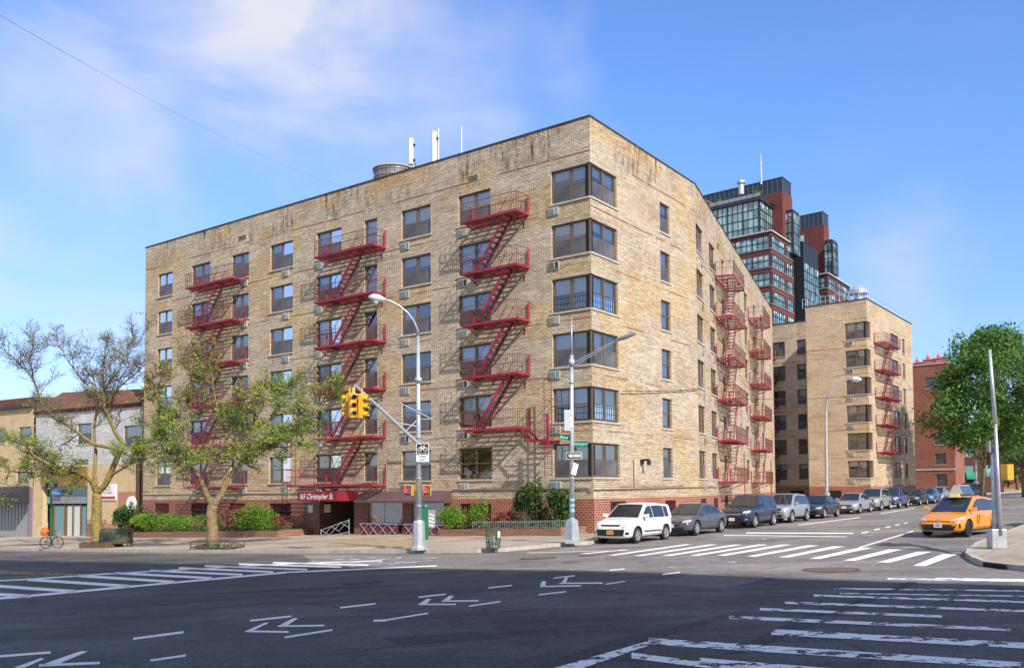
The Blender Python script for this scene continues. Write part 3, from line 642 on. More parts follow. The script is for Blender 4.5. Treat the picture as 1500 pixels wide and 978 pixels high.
wall_holes(wm, FL, 0, TE, BAND, ROOF, holesL); wall_holes(wm, FRt, 0, 12.105, BAND, ROOF, holesR); wall_holes(wm, FS, 0, SE, BAND, ROOF, holesS)
E0 = FL.P(TE, 0, 0); Eb = FL.P(TE, -16, 0); X0 = FS.P(SE, 0, 0); Xb = FS.P(SE, -15, 0)
for a, b in ((E0, Eb), (Eb, Xb), (Xb, X0)): wm.face([(a.x, a.y, -3), (b.x, b.y, -3), (b.x, b.y, ROOF), (a.x, a.y, ROOF)])
wm.build('brick_wall', TAN, bld)
C0 = FL.P(0, 0, 0)
rf = MB(); rf.face([(p.x, p.y, ROOF-.7) for p in (E0, C0, k, X0, Xb, Eb)]); rf.build('roof', ROOFM, bld)
cp = MB(); cp.fbox(FL, -.03, TE+.03, -.35, .04, ROOF, ROOF+.07); cp.fbox(FRt, .0, 12.12, -.35, .04, ROOF, ROOF+.067); cp.fbox(FS, .0, SE, -.35, .04, ROOF, ROOF+.064)
cp.fbox(FL, TE-.3, TE+.06, -16, -.35, ROOF, ROOF+.1)
cp.build('coping', COPE, bld)
# brick base with cellar windows
bh_ = [(a+.05, b-.05, .55, 1.56) for a, b in ((36.8, 38.8), (32.0, 34.1), (27.7, 29.6), (23.0, 25.3), (6.45, 8.75))]
ENT = (9.6, 21.9)
bw_ = MB(); wall_holes(bw_, FL, ENT[1], TE, -3, BAND, [h for h in bh_ if h[0] > 22], .25, d=.012); bw_.build('brick_base', RED, bld); bw_ = MB(); wall_holes(bw_, FL, 0, ENT[0], -3, BAND, [bh_[-1]], .25, d=.012)
rh = [(1.6, 3.2, .35, 1.65), (7.6, 8.9, .9, 1.6)]
wall_holes(bw_, FRt, 0, 12.11, -3, BAND, rh, .25, d=.012)
sh = [(a, b, .85, 1.62) for a, b in ((.4, 2.2), (4.8, 6.5), (20.7, 22.6), (26.3, 28))]+[(9.2, 10.6, -.2, 1.7), (14, 15.2, -.2, 1.7)]
wall_holes(bw_, FS, 0, SE, -3, BAND, sh, .25, d=.012)
bw_.build('brick_base', RED, bld)
MAROON = mat('maroon_shutter', (.10, .025, .03), .6, var=.2, vscale=5)
for F, hs in ((FL, bh_), (FRt, rh), (FS, sh)):
    for (a, b, c, e) in hs:
        m = MB(); m.fbox(F, a, b, -.22, -.2, c, e, 0)
        n_ = int((b-a)/.13)
        for i in range(n_+1):
            t = a+.03+(b-a-.06)*i/n_; m.fbox(F, t-.012, t+.012, -.05, -.02, c, e, 1)
        for z in (c+.05, e-.08, (c+e)/2): m.fbox(F, a, b, -.045, -.025, z, z+.03, 1)
        m.build('cellar_window', [DARK if (F is FL or a > 5) else MAROON, MAROON], bld)
# horizontal stone course and cable conduit above the base
cd_ = MB()
cd_.fbox(FL, 22.4, TE, 0, .05, 2.18, 2.25); cd_.build('string_course', SILL, bld)
cd_ = MB(); cd_.tube(FL.P(9.2, .05, 2.31), FL.P(.3, .05, 2.31), .03); cd_.tube(FL.P(.3, .05, 2.31), FL.P(0, .08, 2.25), .03); cd_.tube(FRt.P(0, .08, 2.25), FRt.P(12.1, .05, 2.33), .03); cd_.tube(FS.P(0, .05, 2.33), FS.P(6.5, .05, 2.33), .03)
cd_.tube(FRt.P(4.0, .05, 2.28), FRt.P(4.0, .05, 3.78), .03); cd_.tube(FL.P(14.35, .05, 3.95), FL.P(8.9, .05, 3.95), .025); cd_.tube(FL.P(14.35, .05, 3.95), FL.P(14.35, .05, 2.2), .03)
cd_.build('wall_conduit', mat('conduit', (.28, .23, .18), .6), bld)
lm = MB(); lm.fbox(FRt, 4.75, 5.0, 0, .12, 3.55, 3.8); lm.fbox(FRt, 4.8, 4.95, .12, .5, 3.72, 3.84); lm.fbox(FRt, 4.78, 4.97, .38, .55, 3.5, 3.73); lm.build('wall_lamp', BLACK, bld, bevel=.02)
# roof vents
for (F, a, b, c, e) in ((FL, 7.3, 7.95, 18.95, 19.2), (FL, 27.9, 28.7, 19.2, 19.45), (FS, 7.6, 8.3, 18.6, 18.95)):
    m = MB(); m.fbox(F, a-.05, b+.05, 0, .02, c-.05, e+.05, 0); m.fbox(F, a, b, .02, .035, c, e, 1)
    for i in range(3): m.fbox(F, a, b, .035, .05, c+.04+i*.08, c+.06+i*.08, 0)
    m.build('roof_vent', [SILL, DARK], bld)
# windows
for ci, (a, b) in enumerate(LC):
    for r in range(1, 7):
        kd = None
        if (ci, r) == (7, 6): kd = 5
        window(FL, a, b, zb(r), WH, bld, kd, 1 if ci == 5 else 2)
for r in range(1, 7): window(FRt, 7.43, 8.61, zb(r), WH, bld, None, 1)
for (a, b) in SCOL:
    for r in range(1, 7): window(FS, a, b, zb(r), WH, bld, None, 1 if b-a < 1.3 else 2)
# corner windows: two leaves meeting at a corner post
def corner_window(F1, F2, w1, w2, z0, h, parent, kind):
    a, b, c = win_meshes(w1-.12, h, kind, 2)
    c0 = F1.P(0, 0, z0)
    fr = MB(); P = F1.P
    pts = [F1.P(.14, -.10, 0), F1.P(0, -.10, 0)+F2.N*0, F1.P(0, 0, 0)+(-F1.N-F2.N)*.11, F2.P(.14, -.10, 0)]
    q0 = F1.P(0, 0, 0); bx = [q0+(-F1.N-F2.N)*.06, q0-F2.N*.06+F1.D*.14-F1.N*.06+F2.N*.06, q0-(F1.N+F2.N)*.2, q0-F1.N*.06+F2.D*.14-F2.N*.06+F1.N*.06]
    fr.prism([(p.x, p.y) for p in bx], z0, z0+h)
    o = fr.build('corner_window', FRAME, parent)
    for F, w in ((F1, w1), (F2, w2)):
        a, b, c = win_meshes(w-.12, h, kind, 2)
        t = w if F.left else .12
        for me, nm in ((a, 'sash_frame'), (b, 'glazing')):
            x = inst(me, nm, o, F.P(t, 0, z0), F.ang)
    s = MB(); s.fbox(F1, 0, w1+.1, -.1, .06, z0-.09, z0-.002); s.fbox(F2, 0, w2+.1, -.1, .06, z0-.0905, z0-.0025); s.build('sill', SILL, o)
    return o
for r in range(1, 7): corner_window(FL, FRt, 2.41, 2.61, zb(r), WH, bld, {1: 1, 2: 1, 3: 6, 4: 2, 5: 6, 6: 4}[r])
# air conditioners under the sills
for r in range(1, 7):
    for t, dz in ((8.75, .6), (2.6, .58), (13.2, .62), (20.8, .62), (24.0, .6), (28.4, .62)):
        if t == 34.3 and r > 4: continue
        ac(FL, t, zb(r)-dz, bld)
    for t in (1.5, 5.4, 21.2, 26.7): ac(FS, t, zb(r)-.62, bld)

# ------------------------------------------------------------------ fire escapes
def fire_escape(F, parent, ta, tb, rows, s0, s1, dm=1.0, zoff=0., baluster=True, zf=zb, last_ladder=None):
    """ta > tb: far/left end and near/right end along t; stair goes down from s0 to s1"""
    fe_ = MB(); P = F.P
    for r in rows:
        fe_.fbox(F, min(ta, tb)+.3, min(ta, tb)+.36, 0, .02, zf(r)-.9, zf(r)-.5)
    root = fe_.build('fire_escape', FED, parent)
    lo, hi = min(ta, tb), max(ta, tb)
    for i, r in enumerate(rows):
        z = zf(r)-.16+zoff
        p = MB()
        for d in (.03, dm): p.fbox(F, lo, hi, d-.03, d+.03, z-.12, z)
        for t in (lo, hi): p.fbox(F, t-.03, t+.03, .06, dm-.03, z-.115, z+.002)
        n_ = 8
        for q in range(1, n_): d = .06+(dm-.1)*q/n_; p.fbox(F, lo+.03, hi-.03, d-.02, d+.02, z-.05, z-.02, 1)
        for q in range(1, 5): t = lo+(hi-lo)*q/5; p.fbox(F, t-.025, t+.025, .06, dm-.03, z-.1, z-.055, 1)
        for t in (lo+.25, hi-.25): p.bar(P(t, dm-.15, z-.12), P(t, .02, z-.5), .03, .04, 1)
        p.build('platform', [FE, FED], root)
        ra = MB(); hgt = .92
        for d0, d1, t0, t1 in ((dm, dm, lo, hi), (.03, dm, lo, lo), (.03, dm, hi, hi)):
            for zz in (hgt, hgt*.52): ra.bar(P(t0, d0, z+zz), P(t1, d1, z+zz), .022, .022, 1)
            ln = (P(t1, d1, 0)-P(t0, d0, 0)).length; nb = max(3, int(ln/.15))
            if baluster:
                for q in range(nb+1):
                    u = q/nb; pp = P(t0+(t1-t0)*u, d0+(d1-d0)*u, z); ra.bar(pp, pp+Vector((0, 0, hgt)), .012, .012, 1)
        for t in (lo, hi): ra.bar(P(t, dm, z-.1), P(t, dm, z+hgt), .03, .03, 1); ra.bar(P(t, .05, z-.1), P(t, .05, z+hgt), .08, .08)
        ra.build('railing', [FE, FED], root)
        if r == rows[-1]: continue
        st = MB(); zt_, zb_ = z+.02, z-FLH+.02
        for d in (.32, .82): st.bar(P(s0, d, zt_), P(s1, d, zb_), .035, .16, 0)
        for q in range(11):
            u = (q+.5)/11; t = s0+(s1-s0)*u; zz = zt_+(zb_-zt_)*u; st.fbox(F, t-.09, t+.09, .33, .81, zz-.012, zz+.012, 1)
        for d in (.30, .84):
            st.bar(P(s0, d, zt_+.75), P(s1, d, zb_+.75), .022, .022, 1)
            for u in (.15, .5, .85): t = s0+(s1-s0)*u; zz = zt_+(zb_-zt_)*u; st.bar(P(t, d, zz), P(t, d, zz+.75), .02, .02, 1)
        st.build('stair', [FE, FED], root)
    return root
A = fire_escape(FL, bld, 7.6, 3.85, [1, 2, 3, 4, 5], 4.6, 6.75)
B = fire_escape(FL, bld, 19.6, 14.45, [1, 2, 3, 4, 5, 6], 15.9, 18.2)
Cc = fire_escape(FL, bld, 33.4, 27.9, [1, 2, 3, 4, 5, 6], 29.8, 32.2)
# extension of A: lower landing, cage and drop ladder near the corner window
m = MB(); P = FL.P; z5 = zb(5)-.16
for d in (.3, .85): m.bar(P(3.9, d, z5), P(3.1, d, z5-.72), .035, .14)
for d in (.03, 1.0): m.fbox(FL, 1.0+.95, 3.15, d-.03, d+.03, z5-.84, z5-.72)
for q in range(1, 8): m.fbox(FL, 1.95, 3.15, .13*q-.02, .13*q+.02, z5-.8, z5-.77)
for t in (1.97, 3.1):
    for zz in (0, .45, .9): m.bar(P(t, .03, z5-.72+zz), P(t, 1., z5-.72+zz), .025, .025)
m.fbox(FL, 1.93, 2.03, .95, 1.05, z5-1.2, z5+.5)
for zz in (.0, .45, .9): m.bar(P(1.97, 1., z5-.72+zz), P(3.1, 1., z5-.72+zz), .025, .025)
m.build('lower_landing', [FE, FED], A)
m = MB()
for t in (2.05, 2.5): m.bar(P(t, .6, 2.9), P(t, .6, 7.7), .03, .05)
for q in range(15): zz = 3.0+q*.3; m.bar(P(2.05, .6, zz), P(2.5, .6, zz), .02, .02)
m.bar(P(2.05, .6, 7.7), P(2.5, .6, 7.7), .04, .04); m.bar(P(2.05, .6, 6.7), P(2.05, .0, 6.7), .03, .03); m.bar(P(2.5, .6, 6.7), P(2.5, .0, 6.7), .03, .03)
m.build('drop_ladder', [FED], A)
# extension of B over the canopy and its ladder
m = MB(); z6 = zb(6)-.16
for d in (.03, 1.0): m.fbox(FL, 19.65, 22.2, d-.03, d+.03, z6-.12, z6)
for q in range(1, 8): m.fbox(FL, 19.65, 22.2, .13*q-.02, .13*q+.02, z6-.05, z6-.02)
for zz in (.5, .92): m.bar(P(19.65, 1, z6+zz), P(22.2, 1, z6+zz), .025, .025); m.bar(P(22.2, 0, z6+zz), P(22.2, 1, z6+zz), .025, .025)
for q in range(16): t = 19.65+2.55*q/15; m.bar(P(t, 1, z6), P(t, 1, z6+.92), .014, .014)
for t in (21.7, 22.15): m.bar(P(t, .7, z6), P(t, .7, 5.4), .03, .04)
for q in range(9): m.bar(P(21.7, .7, z6+.2+q*.33), P(22.15, .7, z6+.2+q*.33), .02, .02)
m.build('lower_landing', [FE, FED], B)
D_ = fire_escape(FS, bld, 11.7, 6.6, [1, 2, 3, 4, 5, 6], 10.6, 8.2, dm=1.25)
E_ = fire_escape(FS, bld, 28.0, 22.9, [1, 2, 3, 4, 5, 6], 26.8, 24.4, dm=1.25)
for F, t, rt in ((FS, 9.2, D_), (FS, 25.4, E_)):
    m = MB()
    for dd in (0, .45): m.bar(F.P(t+dd, 1.35, .7), F.P(t+dd, 1.35, 4.6), .03, .04)
    for q in range(12): m.bar(F.P(t, 1.35, .8+q*.3), F.P(t+.45, 1.35, .8+q*.3), .02, .02)
    for zz in (.8, 2.0, 3.2): m.bar(F.P(t-.2, 1.7, zz), F.P(t+.65, 1.7, zz), .02, .02)
    m.build('drop_ladder', [FED], rt)

# ------------------------------------------------------------------ entrance, canopy and shop front
ent = MB()
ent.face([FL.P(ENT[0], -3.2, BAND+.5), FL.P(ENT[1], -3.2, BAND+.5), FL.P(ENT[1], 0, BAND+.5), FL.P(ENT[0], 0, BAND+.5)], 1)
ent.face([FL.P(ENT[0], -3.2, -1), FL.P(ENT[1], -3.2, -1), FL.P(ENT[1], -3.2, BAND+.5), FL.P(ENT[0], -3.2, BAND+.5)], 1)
# piers and recess walls
def pier(t0, t1, d0, d1, z0=-1.5, z1=BAND-.003, m_=0): ent.fbox(FL, t0, t1, d0, d1, z0, z1, m_)
pier(20.3, 21.9, -.3, .012); pier(20.3, 20.55, -3.2, -.3); pier(15.9, 17.15, -.3, .012); pier(17.0, 17.15, -3.2, -.3)
pier(12.35, 13.1, -.3, .012); pier(9.6, 9.9, -.3, .012)
pier(13.1, 15.9, -.25, -.02, -1.5, -.25); pier(9.9, 12.35, -.25, -.02, -1.5, -.25)
ent.build('entrance_bay', [BROWNB, DARK], bld)
# shop windows
for (a, b) in ((13.1, 15.9), (9.9, 12.35)):
    m = MB(); m.fbox(FL, a, b, -.24, -.20, -.25, BAND, 2)
    m.face([FL.P(a, -.12, .35), FL.P(b, -.12, .35), FL.P(b, -.12, BAND), FL.P(a, -.12, BAND)], 1)
    m.fbox(FL, a, b, -.16, -.06, -.25, .33, 3)
    for z in (.35, .95, 1.25): m.fbox(FL, a, b, -.13, -.08, z, z+.05, 0)
    for t in (a+.04, (a+b)/2+.2, b-.04): m.fbox(FL, t-.03, t+.03, -.135, -.085, .35, BAND, 0)
    m.fbox(FL, a+.9, a+1.6, -.19, -.17, 1.15, 1.6, 4)
    m.build('shop_window', [METAL, GLASS, DARK, MAROON, mat('blue_poster', (.06, .12, .3), .5)], bld)
m = MB(); m.fbox(FL, 17.2, 20.2, -3.15, -3.1, -.6, 1.75, 0)
for t in (17.4, 18.2, 19.0): m.fbox(FL, t, t+.65, -3.09, -3.07, -.5, 1.5, 1); m.fbox(FL, t+.05, t+.6, -3.065, -3.05, -.4, 1.4, 2)
m.build('entrance_door', [DARK, mat('door_frame', (.12, .10, .08), .5), GLASS], bld)
m = MB(); m.fbox(FL, 20.9, 21.35, .013, .04, 1.0, 1.45); m.build('wall_notice', mat('pale_notice', (.6, .6, .6), .6), bld)
m = MB(); m.fbox(FL, 19.6, 20.2, -.28, -.25, 1.0, 1.5); m.build('wall_notice', mat('tan_notice', (.5, .4, .25), .6), bld)
# purple brown fascia awning over the shop windows
PUR = mat('plum_awning', (.115, .06, .065), .8, var=.12, vscale=3)
m = MB(); p = [FL.P(9.3, .0, 2.28), FL.P(16.4, 0, 2.28), FL.P(16.4, .7, 1.72), FL.P(9.3, .7, 1.72)]
m.face(p); m.face([FL.P(9.3, .7, 1.72), FL.P(16.4, .7, 1.72), FL.P(16.4, .7, 1.6), FL.P(9.3, .7, 1.6)]); m.face([FL.P(9.3, 0, 2.28), FL.P(9.3, .7, 1.72), FL.P(9.3, .7, 1.6), FL.P(9.3, 0, 1.6)]); m.face([FL.P(16.4, 0, 2.28), FL.P(16.4, .7, 1.72), FL.P(16.4, .7, 1.6), FL.P(16.4, 0, 1.6)]); m.face([FL.P(9.3, 0, 1.61), FL.P(16.4, 0, 1.61), FL.P(16.4, .7, 1.61), FL.P(9.3, .7, 1.61)])
m.build('shop_awning', PUR, bld)
# red canopy with script lettering
CAN = mat('red_canopy_cloth', (.24, .010, .022), .7, var=.08, vscale=3)
m = MB(); m.fbox(FL, 16.75, 20.35, 0.02, 1.6, 1.72, 2.28, 0); can = m.build('canopy', CAN, bld)
text_mesh('165 Christopher St.', .47, mat('white_lettering', (.85, .8, .78), .6), can, facing(FL.P(18.65, 1.605, 1.98), FL.ang, .82), shear=.35)
PLB = brick_mat('planter_brick', (.28, .11, .07), (.2, .075, .05), (.36, .27, .2), bw=.24, bh=.09, mo=.013)
# ramp rail and step by the entrance
rl = thing('ramp_railing', 'pale metal ramp railing with crossed bars left of the shop front by the entrance', 'railing', FL.P(17.5, 1.2, -.5))
m = MB()
a0, a1 = FL.P(18.9, 1.0, -.45), FL.P(17.3, .25, .25)
m.bar(a0+Vector((0, 0, .45)), a1+Vector((0, 0, .35)), .035, .035); m.bar(a0, a1-Vector((0, 0, .35)), .04, .04); m.bar(a0-Vector((0, 0, .2)), a0+Vector((0, 0, .5)), .05, .05); m.bar(a1-Vector((0, 0, .9)), a1+Vector((0, 0, .4)), .05, .05)
for i in range(3):
    u0, u1 = i/3, (i+1)/3; b0, b1 = a0.lerp(a1, u0), a0.lerp(a1, u1)
    m.bar(b0, b1+Vector((0, 0, .35)), .03, .03); m.bar(b0+Vector((0, 0, .45)), b1-Vector((0, 0, .1)), .03, .03)
m.build('rail', GREYM, rl); m = MB(); m.fbox(FL, 17.2, 19.1, .1, .3, -1.2, -.28); m.fbox(FL, 17.2, 19.1, .9, 1.1, -1.2, -.35); m.build('brick_cheek', PLB, rl)
fr_ = thing('cross_fence', 'low metal fence of crossed bars over maroon panels before the shop windows', 'fence', FL.P(12, .6, -.3))
m = MB(); m2 = MB()
for (a, b) in ((13.0, 16.1), (9.2, 12.5)):
    z0, z1 = -.28, .42
    m.bar(FL.P(a, .5, z1), FL.P(b, .5, z1), .04, .04); m.bar(FL.P(a, .5, z0), FL.P(b, .5, z0), .04, .04)
    n_ = 4; w = (b-a)/n_
    for i in range(n_): m.bar(FL.P(a+i*w, .5, z0), FL.P(a+(i+1)*w, .5, z1), .03, .03); m.bar(FL.P(a+i*w, .52, z1), FL.P(a+(i+1)*w, .52, z0), .03, .03)
    m2.fbox(FL, a, b, .42, .45, z0, z1-.03)
m.build('crossed_bars', METAL, fr_); m2.build('panel', mat('maroon_panel', (.16, .03, .035), .6), fr_)

# ------------------------------------------------------------------ planters along the front
SOIL = mat('soil', (.06, .04, .025), .95, var=.3, vscale=6)
def planter(F, t0, t1, d0, d1, h, label, zfun=None):
    m = MB(); s = MB(); n_ = max(1, int(abs(t1-t0)/3))
    c = F.P((t0+t1)/2, (d0+d1)/2, 0); th = thing('brick_planter', label, 'planter', (c.x, c.y, zg(c.x)+.14))
    def zz(t, d): return zg(F.P(t, d, 0).x)+.14
    for (a, b, e, f_) in ((t0, t1, d1-.22, d1), (t0, t0+.22, d0, d1-.22), (t1-.22, t1, d0, d1-.22)):
        nn = n_ if b-a > 1 else 1
        for i in range(nn):
            A_, B_ = a+(b-a)*i/nn, a+(b-a)*(i+1)/nn
            c_ = [F.P(A_, e, zz(A_, e)-.1), F.P(B_, e, zz(B_, e)-.1), F.P(B_, f_, zz(B_, e)-.1), F.P(A_, f_, zz(A_, e)-.1)]
            m.hexa(c_+[F.P(A_, e, zz(A_, e)+h), F.P(B_, e, zz(B_, e)+h), F.P(B_, f_, zz(B_, e)+h), F.P(A_, f_, zz(A_, e)+h)])
    s.face([F.P(t0+.1, d0, zz(t0, d0)+h-.08), F.P(t1-.1, d0, zz(t1, d0)+h-.08), F.P(t1-.1, d1-.1, zz(t1, d1)+h-.08), F.P(t0+.1, d1-.1, zz(t0, d1)+h-.08)])
    m.build('wall', PLB, th); s.build('soil', SOIL, th); return th
planter(FL, 20.9, 40.0, .05, 2.6, .38, 'long low brick planter full of shrubs left of the red entrance canopy')
planter(FL, .4, 8.3, .05, 2.1, .34, 'low brick planter with climbing shrubs near the building corner')

# ------------------------------------------------------------------ foliage
def leaf_quads(pts, size, rnd, flat=.0):
    m = MB()
    for p in pts:
        p = Vector(p); s = size*rnd.uniform(.6, 1.35)
        a = Vector((rnd.gauss(0, 1), rnd.gauss(0, 1), rnd.gauss(0, 1)-flat)).normalized(); b = a.orthogonal().normalized(); c = a.cross(b)
        th = rnd.uniform(0, 6.28); u = b*cos(th)+c*sin(th); v = a.cross(u)
        m.face([p-u*s*.5, p+v*s*.28-u*s*.05, p+u*s*.55, p-v*s*.28-u*s*.05], 0)
    return m
def fast_build(mb, name, mats, parent):
    me = bpy.data.meshes.new(name); inv = WM(parent).inverted() if parent is not None else Matrix.Identity(4)
    me.from_pydata([tuple(inv @ Vector(p)) for p in mb.v], [], mb.f); me.polygons.foreach_set('material_index', mb.m)
    for x in mats: me.materials.append(x)
    o = bpy.data.objects.new(name, me); COL.objects.link(o)
    if parent is not None: o.parent = parent
    return o
def shrub(label, c, r, n, m_, size=.1, name='shrub', seed=1, lumps=5, twig=True):
    """c: base point on the soil, r: (rx, ry, rz) radii"""
    rnd = random.Random(seed); c = Vector(c); th = thing(name, label, 'shrub', c)
    cen = c+Vector((0, 0, r[2]*1.0)); L_ = [(cen, 1.)]
    for i in range(lumps):
        d = Vector((rnd.gauss(0, 1), rnd.gauss(0, 1), rnd.gauss(0, .8))).normalized(); L_.append((cen+Vector((d.x*r[0]*.55, d.y*r[1]*.55, d.z*r[2]*.55)), rnd.uniform(.45, .65)))
    pts = []
    while len(pts) < n:
        q, s = rnd.choice(L_); d = Vector((rnd.gauss(0, 1), rnd.gauss(0, 1), rnd.gauss(0, 1))).normalized()*(rnd.random()**.3)
        p = q+Vector((d.x*r[0], d.y*r[1], d.z*r[2]))*s
        if p.z > c.z-.02: pts.append(p)
    fast_build(leaf_quads(pts, size, rnd), 'foliage', [m_], th)
    if twig:
        t = MB()
        for i in range(9):
            a = rnd.uniform(0, 6.28); e = cen+Vector((cos(a)*r[0]*.7, sin(a)*r[1]*.7, r[2]*rnd.uniform(-.2, .8))); t.path([c+Vector((cos(a)*.05, sin(a)*.05, -.05)), c.lerp(e, .5)+Vector((0, 0, .05)), e], [.025, .015, .005], 5)
        t.build('stem', BARK2, th)
    return th
def soil_pt(F, t, d, h=.42): p = F.P(t, d, 0); return Vector((p.x, p.y, zg(p.x)+.14+h-.1))
shr = [
 ('dark glossy shrub tall against the left end of the apartment building', 39.0, 1.4, (1.5, 1.2, 1.05), 2600, LEAF_D, .17),
 ('wide rounded bright green shrub second from the left end of the long planter', 36.2, 1.3, (1.7, 1.0, .72), 2600, LEAF_B, .13),
 ('small bright green shrub just left of the forked street tree trunk', 32.9, 1.5, (1.1, .8, .55), 1500, LEAF_B, .12),
 ('low green shrub just right of the forked street tree trunk', 29.6, 1.5, (1.0, .8, .6), 1500, LEAF_B, .12),
 ('maroon leaved shrub between green shrubs in the long planter', 27.3, 1.2, (1.3, .9, .85), 1900, LEAF_M, .13),
 ('big rounded bright green shrub right of the maroon one', 24.9, 1.4, (1.6, 1.1, .85), 3000, LEAF_B, .13),
 ('thin pinkish shrub beside the entrance canopy post', 22.2, 1.2, (.8, .6, .5), 420, LEAF_M, .12)]
for i, (lb, t, d, r, n_, m_, s_) in enumerate(shr): shrub(lb, soil_pt(FL, t, d), r, n_, m_, s_, seed=11+i)
shr = [
 ('clipped round green shrub beside the green post right of the shop front', 7.7, 1.5, (.95, .8, .62), 2400, LEAF_B, .10, 'shrub'),
 ('upright light green shrub before the barred cellar window', 6.3, 1.2, (.55, .45, .75), 1000, LEAF_B, .12, 'shrub'),
 ('low maroon leaved shrub behind the wire litter basket', 5.0, 1.3, (.95, .6, .5), 900, LEAF_M, .12, 'shrub'),
 ('tall climbing green shrub against the brick left of the corner window', 3.5, .8, (.75, .5, 1.2), 1700, LEAF_D, .15, 'shrub'),
 ('bushy green climber behind the corner street lamp', 1.7, .7, (.95, .55, 1.05), 1500, LEAF_D, .15, 'shrub')]
for i, (lb, t, d, r, n_, m_, s_, nm) in enumerate(shr): shrub(lb, soil_pt(FL, t, d), r, n_, m_, s_, nm, seed=41+i)
shrub('slim spire of green climber rising to the first sills', soil_pt(FL, 3.1, .45), (.28, .2, 1.5), 420, LEAF_D, .14, seed=60)
rnd = random.Random(5); pts = []
for (t0, t1, d0, d1) in ((21.2, 39.7, .3, 2.3), (.7, 8.0, .3, 1.95)):
    for i in range(int((t1-t0)*210)):
        t, d = rnd.uniform(t0, t1), rnd.uniform(d0, d1); s = soil_pt(FL, t, d); pts.append(s+Vector((0, 0, rnd.random()**2*.38)))
tag(fast_build(leaf_quads(pts, .12, rnd), 'ground_cover', [LEAF_D], None), 'low green ground cover filling the brick planters', 'ground cover', kind='stuff')
# low picket fence round the corner planter
pf = thing('picket_fence', 'low black picket fence in front of the shrubs by the building corner', 'fence', FL.P(3, 1.9, .3))
m = MB()
for t in [i*.14+.2 for i in range(44)]:
    p = soil_pt(FL, t, 1.75, .4); m.bar(p, p+Vector((0, 0, .42)), .02, .02)
for h in (.08, .36): m.bar(soil_pt(FL, .2, 1.75, .4+h), soil_pt(FL, 6.3, 1.75, .4+h), .03, .03)
m.build('pickets', GREYM, pf)

# ------------------------------------------------------------------ trees
def grow(limbs, rnd, depth, base_r, leaf_n, leaf_size, spread=1., levels=3, bare=None, twig_n=7):
    """limbs: list of (points, r0, r1) polylines; returns tube MB and leaf centres"""
    tb = MB(); tips = []
    def sub(p, d, ln, r, lv):
        pts = [p]; dd = d.copy(); n_ = 4
        for i in range(n_):
            dd = (dd+Vector((rnd.gauss(0, .22), rnd.gauss(0, .22), rnd.gauss(0, .16)+.05))).normalized(); pts.append(pts[-1]+dd*ln/n_)
        tb.path(pts, [max(r*(1-.8*i/n_), .006) for i in range(n_+1)], 5 if lv < 2 else 3, 0 if lv < 1 else 1)
        if lv >= levels:
            tips.extend(pts[1:]); return
        for i in range(1, n_+1):
            for q in range(2):
                ax = Vector((rnd.gauss(0, 1), rnd.gauss(0, 1), rnd.gauss(0, .6)+.15)).normalized()
                sub(pts[i], (dd*.75+ax*.85).normalized(), ln*rnd.uniform(.48, .68), r*.5, lv+1)
        if lv >= levels-1: tips.extend(pts[2:])
    for (pl, r0, r1, f) in limbs:
        n_ = len(pl)
        # resample with a slight wobble
        P_ = []; R_ = []
        for i in range(n_-1):
            a, b = pl[i], pl[i+1]
            for q in range(3):
                u = q/3; P_.append(a.lerp(b, u)+Vector((rnd.gauss(0, .02), rnd.gauss(0, .02), 0))*(0 if i == 0 and q == 0 else 1)); R_.append(r0+(r1-r0)*(i+u)/(n_-1))
        P_.append(pl[-1]); R_.append(r1)
        tb.path(P_, R_, 9, 0)
        for i in range(len(P_)):
            u = i/(len(P_)-1)
            if u < f: continue
            for q in range(1 if rnd.random() < .75 else 2):
                d = (P_[min(i+1, len(P_)-1)]-P_[max(i-1, 0)]).normalized(); ax = Vector((rnd.gauss(0, 1), rnd.gauss(0, 1), rnd.gauss(0, .7)+.3)).normalized()
                sub(P_[i], (d*.55+ax).normalized(), spread*rnd.uniform(.7, 1.35), max(R_[i]*.5, .032), 1)
    return tb, tips
def limb(px, Y0, Y1, r0, r1, f=.3):
    n_ = len(px); return ([AT(x, y, Y0+(Y1-Y0)*i/(n_-1)) for i, (x, y) in enumerate(px)], r0, r1, f)
def leaves_at(tips, per, size, rnd, zr=None, jit=.16):
    pts = []
    for p in tips:
        for i in range(per if rnd.random() < .8 else 0): pts.append(p+Vector((rnd.gauss(0, jit), rnd.gauss(0, jit), rnd.gauss(0, jit*.6))))
    return leaf_quads(pts, size, rnd, .5)
g1 = G(143, 797, .14); Y = g1.y
t1 = thing('street_tree', 'sparse spring tree with mossy forked trunk behind the dark mailbox, leftmost on the pavement', 'tree', g1)
rnd = random.Random(21)
